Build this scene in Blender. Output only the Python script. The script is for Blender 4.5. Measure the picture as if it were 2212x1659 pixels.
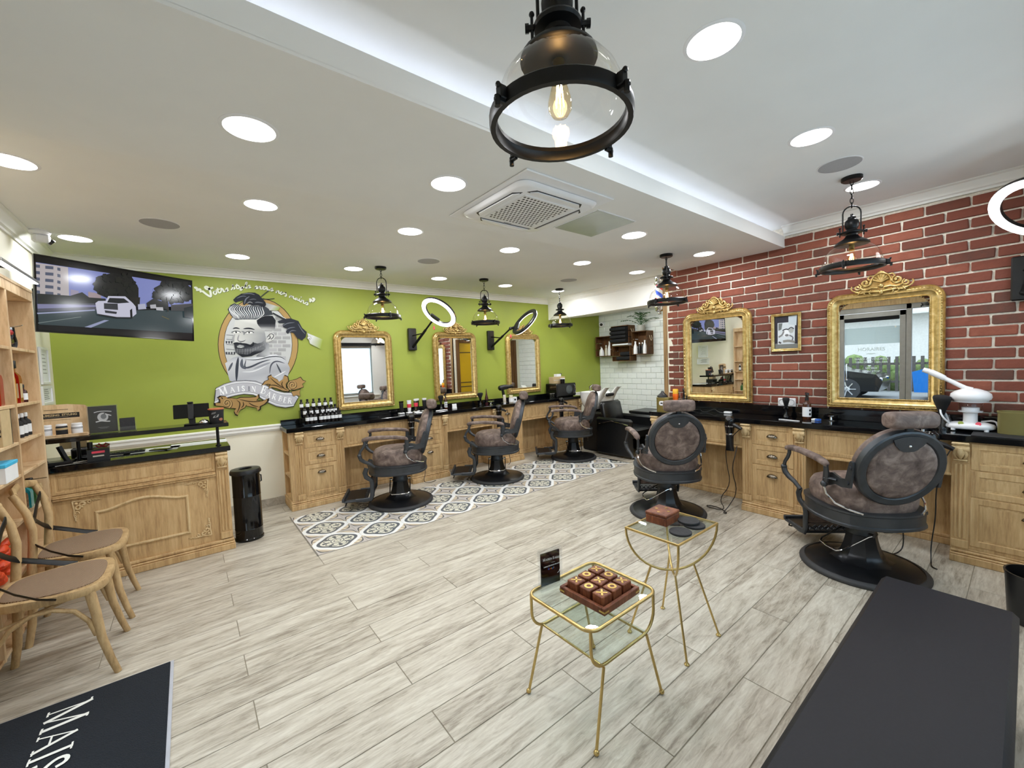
import bpy, bmesh, math, random
from math import sin, cos, pi, radians as R_, sqrt, atan2
from mathutils import Vector as V, Matrix, Quaternion
from mathutils.geometry import tessellate_polygon
random.seed(7)
S = bpy.context.scene
for o_ in list(bpy.data.objects):
    bpy.data.objects.remove(o_)
COL = S.collection

# ---------------------------------------------------------------- camera, world, exposure
cd = bpy.data.cameras.new('camera')
cd.sensor_width = 36.0
cd.lens = 14.4469
cd.clip_start = .02
cd.clip_end = 200
cam = bpy.data.objects.new('camera', cd)
COL.objects.link(cam)
cr, cu, cf = (0.782402, -0.621663, -0.037168), (0.059562, 0.015287, 0.998108), (0.619919, 0.783135, -0.048988)
cam.matrix_world = Matrix(((cr[0], cu[0], -cf[0], 0), (cr[1], cu[1], -cf[1], 0), (cr[2], cu[2], -cf[2], 1.5), (0, 0, 0, 1)))
S.camera = cam
S.view_settings.view_transform = 'Standard'
S.view_settings.look = 'None'
S.view_settings.gamma = 1
S.view_settings.use_curve_mapping = False
S.view_settings.exposure = EXPOSURE = -0.48
try:
    S.cycles.use_denoising = True
    S.cycles.max_bounces = 8
    S.cycles.diffuse_bounces = 5
    S.cycles.glossy_bounces = 5
    S.cycles.transparent_max_bounces = 16
    S.cycles.caustics_reflective = False
    S.cycles.caustics_refractive = False
    S.cycles.sample_clamp_indirect = 6
except Exception:
    pass
w = bpy.data.worlds.new('overcast_sky')
S.world = w
w.use_nodes = True
bg = w.node_tree.nodes['Background']
_tc = w.node_tree.nodes.new('ShaderNodeTexCoord')
_ns = w.node_tree.nodes.new('ShaderNodeTexNoise')
_ns.inputs['Scale'].default_value = 2.2
_rp = w.node_tree.nodes.new('ShaderNodeValToRGB')
_rp.color_ramp.elements[0].color = (.62, .74, .92, 1)
_rp.color_ramp.elements[1].color = (.93, .96, 1, 1)
w.node_tree.links.new(_tc.outputs['Generated'], _ns.inputs['Vector'])
w.node_tree.links.new(_ns.outputs['Fac'], _rp.inputs['Fac'])
w.node_tree.links.new(_rp.outputs['Color'], bg.inputs['Color'])
bg.inputs['Strength'].default_value = 4.5
DOWN_W = 10.5       # power of each ceiling downlight
COVE_W = 2.4
COVE_C = (.58, .66, 1.0)

# ---------------------------------------------------------------- materials
MT = {}
def newmat(name):
    m = bpy.data.materials.new(name)
    m.use_nodes = True
    nt = m.node_tree
    b = nt.nodes['Principled BSDF']
    return m, nt, b
def nd(nt, t, **kw):
    n = nt.nodes.new('ShaderNode' + t)
    for k, v in kw.items():
        if k in n.inputs:
            n.inputs[k].default_value = v
        else:
            setattr(n, k, v)
    return n
def L(nt, a, b):
    nt.links.new(a, b)
def c4(c):
    return (c[0], c[1], c[2], 1)
def sr(r, g, b):            # sRGB 0-255 to linear
    def f(x):
        x /= 255
        return x / 12.92 if x <= .04045 else ((x + .055) / 1.055) ** 2.4
    return (f(r), f(g), f(b))
def ramp(nt, stops):
    r = nd(nt, 'ValToRGB')
    e = r.color_ramp.elements
    while len(e) < len(stops):
        e.new(.5)
    for i, (p, c) in enumerate(stops):
        e[i].position = p
        e[i].color = c4(c)
    return r
def coords(nt, kind='Object', scale=(1, 1, 1), rnd=0):
    tc = nd(nt, 'TexCoord')
    mp = nd(nt, 'Mapping')
    mp.inputs['Scale'].default_value = scale
    L(nt, tc.outputs[kind], mp.inputs['Vector'])
    if rnd:
        oi = nd(nt, 'ObjectInfo')
        ml = nd(nt, 'VectorMath', operation='MULTIPLY')
        L(nt, oi.outputs['Random'], ml.inputs[0])
        ml.inputs[1].default_value = (rnd, rnd * 1.7, rnd * .6)
        L(nt, ml.outputs[0], mp.inputs['Location'])
    return mp.outputs['Vector']
def bump(nt, b, h, strength=.2, dist=.01):
    bp = nd(nt, 'Bump', Strength=strength, Distance=dist)
    L(nt, h, bp.inputs['Height'])
    L(nt, bp.outputs['Normal'], b.inputs['Normal'])
def plain(name, c, rough=.5, metal=0, var=.06, scale=14, bmp=0, spec=None, coat=0):
    m, nt, b = newmat(name)
    n = nd(nt, 'TexNoise', Scale=scale, Detail=4)
    L(nt, coords(nt), n.inputs['Vector'])
    r = ramp(nt, [(.3, tuple(x * (1 - var) for x in c)), (.7, tuple(min(1, x * (1 + var)) for x in c))])
    L(nt, n.outputs['Fac'], r.inputs['Fac'])
    L(nt, r.outputs['Color'], b.inputs['Base Color'])
    b.inputs['Roughness'].default_value = rough
    b.inputs['Metallic'].default_value = metal
    if spec is not None:
        b.inputs['Specular IOR Level'].default_value = spec
    if coat:
        b.inputs['Coat Weight'].default_value = coat
    if bmp:
        bump(nt, b, n.outputs['Fac'], bmp)
    MT[name] = m
    return m
def emit(name, c, s):
    m = bpy.data.materials.new(name)
    m.use_nodes = True
    nt = m.node_tree
    nt.nodes.remove(nt.nodes['Principled BSDF'])
    e = nd(nt, 'Emission', Color=c4(c), Strength=s)
    L(nt, e.outputs[0], nt.nodes['Material Output'].inputs['Surface'])
    MT[name] = m
    return m
def wood(name, c1, c2, c3, scale=(9, 9, .9), rough=.5, rnd=7, spec=.3):
    m, nt, b = newmat(name)
    v = coords(nt, scale=scale, rnd=rnd)
    n = nd(nt, 'TexNoise', Scale=1.2, Detail=3, Distortion=.6)
    L(nt, v, n.inputs['Vector'])
    n2 = nd(nt, 'TexNoise', Scale=6, Detail=6, Roughness=.7)
    L(nt, v, n2.inputs['Vector'])
    mx = nd(nt, 'Math', operation='MULTIPLY_ADD')
    L(nt, n2.outputs['Fac'], mx.inputs[0])
    mx.inputs[1].default_value = .5
    ml = nd(nt, 'Math', operation='MULTIPLY')
    L(nt, n.outputs['Fac'], ml.inputs[0])
    ml.inputs[1].default_value = .5
    L(nt, ml.outputs[0], mx.inputs[2])
    r = ramp(nt, [(.34, c1), (.5, c2), (.66, c3)])
    L(nt, mx.outputs[0], r.inputs['Fac'])
    L(nt, r.outputs['Color'], b.inputs['Base Color'])
    b.inputs['Roughness'].default_value = rough
    b.inputs['Specular IOR Level'].default_value = spec
    bump(nt, b, mx.outputs[0], .12, .004)
    MT[name] = m
    return m
def glass(name, tint=(.97, .98, .97), refl=1.0):
    m = bpy.data.materials.new(name)
    m.use_nodes = True
    nt = m.node_tree
    nt.nodes.remove(nt.nodes['Principled BSDF'])
    t = nd(nt, 'BsdfTransparent', Color=c4(tint))
    g = nd(nt, 'BsdfGlossy', Roughness=.0)
    lw = nd(nt, 'LayerWeight', Blend=.5)
    pw = nd(nt, 'Math', operation='POWER')
    L(nt, lw.outputs['Facing'], pw.inputs[0])
    pw.inputs[1].default_value = 4.0
    fr = nd(nt, 'Math', operation='MULTIPLY_ADD')
    L(nt, pw.outputs[0], fr.inputs[0])
    fr.inputs[1].default_value = .8
    fr.inputs[2].default_value = .045
    ns = nd(nt, 'TexNoise', Scale=3)
    L(nt, coords(nt), ns.inputs['Vector'])
    ml = nd(nt, 'Math', operation='MULTIPLY')
    L(nt, fr.outputs[0], ml.inputs[0])
    mr = nd(nt, 'MapRange')
    mr.inputs['To Min'].default_value = .8 * refl
    mr.inputs['To Max'].default_value = 1.1 * refl
    L(nt, ns.outputs['Fac'], mr.inputs['Value'])
    L(nt, mr.outputs[0], ml.inputs[1])
    mx = nd(nt, 'MixShader')
    L(nt, ml.outputs[0], mx.inputs[0])
    L(nt, t.outputs[0], mx.inputs[1])
    L(nt, g.outputs[0], mx.inputs[2])
    L(nt, mx.outputs[0], nt.nodes['Material Output'].inputs['Surface'])
    MT[name] = m
    return m
plain('ceiling_paint', sr(236, 236, 234), .75, 0, .02, 3)
plain('white_paint', sr(240, 239, 234), .55, 0, .015, 4)
plain('cream_paint', sr(238, 233, 214), .6, 0, .03, 3)
plain('green_paint', sr(150, 162, 62), .55, 0, .04, 2.5, .02)
plain('grout', sr(240, 232, 216), .9, 0, .12, 60, .3)
plain('grey_grout', sr(150, 142, 126), .9, 0, .05, 40)
plain('white_grout', sr(205, 210, 206), .8, 0, .04, 30)
plain('white_tile', sr(236, 241, 238), .12, 0, .02, 9, 0, .5)
plain('black_metal', sr(24, 24, 25), .38, .5, .2, 30)
plain('black_plastic', sr(20, 20, 22), .35, 0, .2, 20)
plain('black_gloss', sr(10, 10, 12), .08, 0, .2, 20)
plain('black_cloth', sr(17, 17, 20), .9, 0, .25, 40, .3)
plain('dark_steel', sr(70, 73, 77), .42, .65, .16, 12, .05)
plain('base_steel', sr(44, 45, 48), .28, .6, .2, 8, .04)
plain('rubber', sr(46, 47, 49), .6, 0, .1, 20)
plain('chrome', sr(222, 222, 224), .08, 1, .03, 10)
plain('pewter', sr(120, 112, 100), .25, 1, .15, 30)
plain('brass', sr(205, 172, 98), .28, 1, .12, 26)
plain('pale_gold', sr(198, 172, 112), .32, .9, .14, 24)
plain('white_plastic', sr(238, 238, 240), .3, 0, .02, 10)
plain('ceramic', sr(244, 244, 242), .07, 0, .02, 4, 0, .6)
plain('gold_box', sr(168, 152, 92), .35, .8, .06, 8)
plain('gold_bin', sr(150, 140, 88), .5, .5, .06, 8)
plain('orange', sr(250, 112, 30), .35)
plain('yellow', sr(252, 190, 50), .35)
plain('red', sr(176, 40, 46), .4)
plain('rose', sr(232, 70, 90), .35)
plain('paper', sr(236, 238, 240), .7, 0, .02)
plain('blue', sr(60, 110, 200), .4)
plain('cyan_lid', sr(70, 190, 235), .4)
plain('beige', sr(196, 188, 172), .5)
plain('kraft', sr(196, 172, 130), .75, 0, .08, 20)
plain('amber_glass', sr(70, 34, 14), .1, 0, .2, 12, 0, .6)
plain('red_liquor', sr(150, 28, 18), .1, 0, .2, 12, 0, .6)
plain('honey_liquor', sr(214, 130, 40), .1, 0, .2, 12, 0, .6)
plain('teal_liquid', sr(40, 150, 160), .15, 0, .1, 12)
plain('dark_wine', sr(60, 18, 22), .15, 0, .2, 12)
plain('mat_black', sr(26, 27, 30), .7, 0, .12, 60, .2)
plain('doormat_pile', sr(20, 27, 36), .95, 0, .35, 220, .8)
plain('mat_edge', sr(176, 178, 186), .6)
plain('bench_leather', sr(26, 26, 31), .5, 0, .1, 80, .05, .25)
plain('letter_white', sr(240, 240, 238), .7)
plain('terracotta', sr(190, 110, 70), .7)
plain('leaf', sr(46, 92, 44), .5, 0, .3, 30)
plain('pot_grey', sr(176, 176, 168), .7)
plain('rope', sr(196, 178, 150), .9, 0, .2, 80, .4)
plain('hatch_gloss', sr(176, 180, 172), .12, 0, .08, 4, 0, .8)
plain('dark_glass', sr(26, 22, 22), .1, 0, .2, 20)
plain('honey_lid', sr(224, 218, 180), .4)
plain('window_smoke', sr(70, 76, 78), .15, 0, .1, 10)
plain('black_leather', sr(20, 21, 23), .3, 0, .2, 60, .1)
plain('car_glass', sr(40, 46, 54), .08, 0, .1, 4)
plain('speaker_mesh', sr(170, 169, 170), .8, 0, .05, 200)
plain('car_black', sr(16, 18, 22), .12, .3)
plain('car_blue', sr(20, 110, 190), .2, .2)
plain('asphalt', sr(150, 152, 152), .9, 0, .1, 20, .2)
plain('facade', sr(226, 224, 218), .8)
plain('facade_red', sr(170, 92, 62), .8)
plain('fence_wood', sr(90, 86, 82), .8, 0, .2, 10)
plain('hedge', sr(120, 140, 84), .9, 0, .4, 12, .6)
plain('aluminium', sr(150, 148, 142), .4, .5, .06)
plain('mustard', sr(190, 150, 10), .35, 0, .05, 3)
plain('dark_line', sr(60, 48, 20), .6)
plain('orange_bag', sr(238, 84, 40), .5, 0, .25, 30, .5)
plain('teal_bag', sr(80, 190, 190), .4, 0, .3, 30, .5)
wood('cabinet_oak', sr(168, 134, 92), sr(202, 168, 120), sr(220, 190, 142), (14, 14, 1.3), .5)
wood('carved_oak', sr(188, 158, 112), sr(214, 186, 140), sr(228, 206, 164), (10, 10, 2), .5)
wood('chair_oak', sr(146, 118, 80), sr(186, 156, 112), sr(204, 176, 132), (10, 10, 3), .5)
wood('plywood', sr(176, 140, 100), sr(214, 184, 144), sr(228, 204, 168), (5, 5, .8), .6)
wood('crate_wood', sr(62, 40, 22), sr(92, 62, 34), sr(120, 84, 50), (12, 12, 2), .65)
wood('game_wood', sr(74, 38, 24), sr(112, 62, 40), sr(150, 92, 60), (18, 18, 4), .4)
wood('door_wood', sr(72, 48, 24), sr(98, 66, 34), sr(120, 84, 46), (8, 8, .8), .5)
wood('wood_trim_mat', sr(120, 92, 60), sr(156, 124, 84), sr(176, 146, 104), (10, 10, .8), .5)
glass('clear_glass')
glass('lamp_glass', (.98, .97, .95), .9)
glass('table_glass', (.90, .95, .93), 1.2)
glass('acrylic', (.96, .97, .98), 1.0)
glass('window_glass', (.93, .97, .98), .6)
glass('bulb_glass', (1, .9, .72), .8)
emit('lamp_white', (1, .98, .95), 14)
emit('ring_white', (1, .99, .98), 9)
emit('led_strip', (.9, .95, 1), 10)
emit('filament', (1, .62, .24), 120)
emit('display_green', (.1, .6, .5), 1)
emit('exit_green', (.03, .42, .2), 1.2)
emit('pole_white', (1, 1, 1), 1.2)

def special_mats():
    # mirror
    m, nt, b = newmat('mirror_silver')
    b.inputs['Metallic'].default_value = 1
    b.inputs['Roughness'].default_value = 0
    n = nd(nt, 'TexNoise', Scale=2)
    L(nt, coords(nt), n.inputs['Vector'])
    r = ramp(nt, [(.3, (.90, .92, .91)), (.7, (.94, .95, .94))])
    L(nt, n.outputs['Fac'], r.inputs['Fac'])
    L(nt, r.outputs['Color'], b.inputs['Base Color'])
    MT['mirror_silver'] = m
    # gilt frame
    m, nt, b = newmat('gilt')
    n = nd(nt, 'TexNoise', Scale=30, Detail=3)
    L(nt, coords(nt), n.inputs['Vector'])
    r = ramp(nt, [(.3, sr(176, 146, 86)), (.52, sr(206, 176, 112)), (.75, sr(226, 204, 150))])
    L(nt, n.outputs['Fac'], r.inputs['Fac'])
    L(nt, r.outputs['Color'], b.inputs['Base Color'])
    b.inputs['Metallic'].default_value = .75
    b.inputs['Roughness'].default_value = .33
    bump(nt, b, n.outputs['Fac'], .08, .003)
    MT['gilt'] = m
    # suede-like barber chair leather, cloudy
    m, nt, b = newmat('chair_leather')
    v = coords(nt, rnd=5)
    n = nd(nt, 'TexNoise', Scale=13, Detail=7, Roughness=.62, Distortion=.5)
    L(nt, v, n.inputs['Vector'])
    r = ramp(nt, [(.30, sr(74, 62, 58)), (.5, sr(112, 96, 89)), (.68, sr(150, 133, 124))])
    L(nt, n.outputs['Fac'], r.inputs['Fac'])
    L(nt, r.outputs['Color'], b.inputs['Base Color'])
    b.inputs['Roughness'].default_value = .6
    b.inputs['Specular IOR Level'].default_value = .3
    n2 = nd(nt, 'TexNoise', Scale=160, Detail=3)
    L(nt, v, n2.inputs['Vector'])
    bump(nt, b, n2.outputs['Fac'], .12, .003)
    MT['chair_leather'] = m
    # black granite
    m, nt, b = newmat('granite')
    v = coords(nt)
    vo = nd(nt, 'TexVoronoi', Scale=260)
    L(nt, v, vo.inputs['Vector'])
    r = ramp(nt, [(0, sr(52, 54, 62)), (.16, sr(9, 10, 13)), (1, sr(6, 7, 10))])
    L(nt, vo.outputs['Distance'], r.inputs['Fac'])
    L(nt, r.outputs['Color'], b.inputs['Base Color'])
    b.inputs['Roughness'].default_value = .07
    MT['granite'] = m
    # woven seat
    m, nt, b = newmat('woven_seat')
    v = coords(nt)
    w1 = nd(nt, 'TexWave', Scale=70, Distortion=.4)
    w1.bands_direction = 'X'
    w2 = nd(nt, 'TexWave', Scale=70, Distortion=.4)
    w2.bands_direction = 'Y'
    L(nt, v, w1.inputs['Vector'])
    L(nt, v, w2.inputs['Vector'])
    mm = nd(nt, 'Math', operation='MULTIPLY')
    L(nt, w1.outputs['Fac'], mm.inputs[0])
    L(nt, w2.outputs['Fac'], mm.inputs[1])
    r = ramp(nt, [(0, sr(116, 92, 70)), (.5, sr(160, 136, 110)), (1, sr(190, 168, 140))])
    L(nt, mm.outputs[0], r.inputs['Fac'])
    L(nt, r.outputs['Color'], b.inputs['Base Color'])
    b.inputs['Roughness'].default_value = .8
    bump(nt, b, mm.outputs[0], .5, .004)
    MT['woven_seat'] = m
    # floor plank: greyed oak print on porcelain, grain along x
    m, nt, b = newmat('floor_plank')
    v = coords(nt, scale=(1.3, 9, 1), rnd=9)
    n = nd(nt, 'TexNoise', Scale=1.5, Detail=5, Roughness=.6, Distortion=1.2)
    L(nt, v, n.inputs['Vector'])
    n2 = nd(nt, 'TexNoise', Scale=7, Detail=7, Roughness=.7, Distortion=.8)
    L(nt, v, n2.inputs['Vector'])
    ad = nd(nt, 'Math', operation='ADD')
    L(nt, n.outputs['Fac'], ad.inputs[0])
    L(nt, n2.outputs['Fac'], ad.inputs[1])
    oi = nd(nt, 'ObjectInfo')
    md = nd(nt, 'Math', operation='MULTIPLY_ADD')
    L(nt, oi.outputs['Random'], md.inputs[0])
    md.inputs[1].default_value = .14
    L(nt, ad.outputs[0], md.inputs[2])
    sub = nd(nt, 'Math', operation='MULTIPLY_ADD')
    L(nt, md.outputs[0], sub.inputs[0])
    sub.inputs[1].default_value = 1.0
    sub.inputs[2].default_value = -.57
    r = ramp(nt, [(.14, sr(118, 108, 95)), (.33, sr(160, 151, 136)), (.5, sr(186, 178, 163)), (.75, sr(208, 202, 188))])
    L(nt, sub.outputs[0], r.inputs['Fac'])
    L(nt, r.outputs['Color'], b.inputs['Base Color'])
    b.inputs['Roughness'].default_value = .42
    b.inputs['Specular IOR Level'].default_value = .4
    bump(nt, b, n2.outputs['Fac'], .12, .003)
    MT['floor_plank'] = m
    # brick, one colour per brick
    m, nt, b = newmat('brick_clay')
    v = coords(nt, rnd=11)
    n = nd(nt, 'TexNoise', Scale=16, Detail=6, Roughness=.65)
    L(nt, v, n.inputs['Vector'])
    oi = nd(nt, 'ObjectInfo')
    md = nd(nt, 'Math', operation='MULTIPLY_ADD')
    L(nt, oi.outputs['Random'], md.inputs[0])
    md.inputs[1].default_value = .62
    m2 = nd(nt, 'Math', operation='MULTIPLY')
    L(nt, n.outputs['Fac'], m2.inputs[0])
    m2.inputs[1].default_value = .4
    L(nt, m2.outputs[0], md.inputs[2])
    r = ramp(nt, [(.12, sr(88, 62, 52)), (.36, sr(114, 64, 50)), (.62, sr(128, 70, 54)), (.88, sr(150, 88, 68))])
    L(nt, md.outputs[0], r.inputs['Fac'])
    L(nt, r.outputs['Color'], b.inputs['Base Color'])
    b.inputs['Roughness'].default_value = .85
    bump(nt, b, n.outputs['Fac'], .5, .012)
    MT['brick_clay'] = m
    # cement tile print: rosette every .4 x .388 m
    m, nt, b = newmat('cement_tile')
    g = nd(nt, 'NewGeometry')
    sp = nd(nt, 'SeparateXYZ')
    L(nt, g.outputs['Position'], sp.inputs[0])
    def M(op, a, b_=None, c=None):
        n_ = nd(nt, 'Math', operation=op)
        for i, x in enumerate((a, b_, c)):
            if x is None:
                continue
            if isinstance(x, (int, float)):
                n_.inputs[i].default_value = x
            else:
                L(nt, x, n_.inputs[i])
        return n_.outputs[0]
    def cell(o, off, per):
        f = M('FRACT', M('DIVIDE', M('SUBTRACT', o, off), per))
        return M('MULTIPLY', M('SUBTRACT', f, .5), 2)            # -1..1
    u = cell(sp.outputs['X'], .76, .402)
    vv = cell(sp.outputs['Y'], 3.585, .388)
    rr = M('SQRT', M('ADD', M('MULTIPLY', u, u), M('MULTIPLY', vv, vv)))
    th = M('ARCTAN2', vv, u)
    c4t = M('COSINE', M('MULTIPLY', th, 4))
    c8t = M('COSINE', M('MULTIPLY', th, 8))
    au, av = M('ABSOLUTE', u), M('ABSOLUTE', vv)
    def band(x, a, b2):
        return M('MULTIPLY', M('GREATER_THAN', x, a), M('LESS_THAN', x, b2))
    qf = M('SUBTRACT', rr, M('MULTIPLY', c4t, .07))              # quatrefoil radius, lobes on the axes
    white_ring = band(qf, .78, .96)
    dark_ring = band(qf, .64, .78)
    inner_petal = M('MULTIPLY', band(rr, .32, .62), M('GREATER_THAN', M('ABSOLUTE', M('COSINE', M('MULTIPLY', th, 4))), .86))
    petal_line = band(M('ADD', rr, M('MULTIPLY', c8t, .07)), .46, .52)
    eye = M('ADD', band(rr, .24, .29), band(rr, .12, .16))
    cu_ = M('SUBTRACT', 1, au)
    cv_ = M('SUBTRACT', 1, av)
    star = M('MULTIPLY', M('LESS_THAN', M('MULTIPLY', cu_, cv_), .025), M('LESS_THAN', M('ADD', cu_, cv_), .62))
    star_line = M('MULTIPLY', band(M('MULTIPLY', cu_, cv_), .025, .045), M('LESS_THAN', M('ADD', cu_, cv_), .7))
    outside = M('GREATER_THAN', qf, .96)
    leafy = M('MULTIPLY', outside, M('GREATER_THAN', M('SINE', M('MULTIPLY', M('ADD', u, vv), 16)), .55))
    def mixc(fac, a, bcol):
        x = nd(nt, 'Mix', data_type='RGBA')
        L(nt, fac, x.inputs[0])
        if isinstance(a, tuple):
            x.inputs[6].default_value = c4(a)
        else:
            L(nt, a, x.inputs[6])
        x.inputs[7].default_value = c4(bcol)
        return x.outputs[2]
    col = mixc(outside, sr(222, 219, 203), sr(217, 205, 184))
    col = mixc(leafy, col, sr(176, 160, 138))
    col = mixc(star_line, col, sr(84, 88, 92))
    col = mixc(star, col, sr(196, 190, 186))
    col = mixc(white_ring, col, sr(236, 237, 236))
    col = mixc(dark_ring, col, sr(96, 101, 106))
    col = mixc(inner_petal, col, sr(92, 97, 102))
    col = mixc(petal_line, col, sr(120, 122, 120))
    col = mixc(eye, col, sr(112, 116, 118))
    L(nt, col, b.inputs['Base Color'])
    b.inputs['Roughness'].default_value = .45
    MT['cement_tile'] = m
    # flat print: colours come from the mesh's own paint attribute
    m, nt, b = newmat('flat_print')
    a = nd(nt, 'Attribute', attribute_name='paint')
    L(nt, a.outputs['Color'], b.inputs['Base Color'])
    b.inputs['Roughness'].default_value = .6
    b.inputs['Specular IOR Level'].default_value = .2
    MT['flat_print'] = m
    # lit screen
    m = bpy.data.materials.new('screen_picture')
    m.use_nodes = True
    nt = m.node_tree
    b = nt.nodes['Principled BSDF']
    a = nd(nt, 'Attribute', attribute_name='paint')
    b.inputs['Base Color'].default_value = (.005, .005, .006, 1)
    b.inputs['Roughness'].default_value = .12
    L(nt, a.outputs['Color'], b.inputs['Emission Color'])
    b.inputs['Emission Strength'].default_value = .85
    MT['screen_picture'] = m
    # frosted window film
    m = bpy.data.materials.new('frosted_film')
    m.use_nodes = True
    nt = m.node_tree
    nt.nodes.remove(nt.nodes['Principled BSDF'])
    t = nd(nt, 'BsdfTranslucent', Color=(.82, .92, .95, 1))
    d = nd(nt, 'BsdfDiffuse', Color=(.85, .9, .92, 1))
    t2 = nd(nt, 'BsdfTransparent', Color=(.85, .95, .98, 1))
    x = nd(nt, 'MixShader')
    x.inputs[0].default_value = .15
    L(nt, t.outputs[0], x.inputs[1])
    L(nt, d.outputs[0], x.inputs[2])
    x2 = nd(nt, 'MixShader')
    x2.inputs[0].default_value = .45
    L(nt, x.outputs[0], x2.inputs[1])
    L(nt, t2.outputs[0], x2.inputs[2])
    L(nt, x2.outputs[0], nt.nodes['Material Output'].inputs['Surface'])
    MT['frosted_film'] = m
    # barber pole stripes
    m, nt, b = newmat('pole_stripes')
    tc = nd(nt, 'TexCoord')
    sp = nd(nt, 'SeparateXYZ')
    L(nt, tc.outputs['Object'], sp.inputs[0])
    at = nd(nt, 'Math', operation='ARCTAN2')
    L(nt, sp.outputs['Y'], at.inputs[0])
    L(nt, sp.outputs['X'], at.inputs[1])
    a1 = nd(nt, 'Math', operation='MULTIPLY_ADD')
    L(nt, at.outputs[0], a1.inputs[0])
    a1.inputs[1].default_value = 1 / (2 * pi)
    zz = nd(nt, 'Math', operation='MULTIPLY')
    L(nt, sp.outputs['Z'], zz.inputs[0])
    zz.inputs[1].default_value = 5.2
    L(nt, zz.outputs[0], a1.inputs[2])
    fr = nd(nt, 'Math', operation='FRACT')
    L(nt, a1.outputs[0], fr.inputs[0])
    r = ramp(nt, [(0, (.85, .85, .85)), (.25, sr(225, 40, 50)), (.5, (.85, .85, .85)), (.72, sr(40, 80, 200))])
    r.color_ramp.interpolation = 'CONSTANT'
    L(nt, fr.outputs[0], r.inputs['Fac'])
    L(nt, r.outputs['Color'], b.inputs['Base Color'])
    L(nt, r.outputs['Color'], b.inputs['Emission Color'])
    b.inputs['Emission Strength'].default_value = .55
    MT['pole_stripes'] = m
special_mats()

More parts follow.
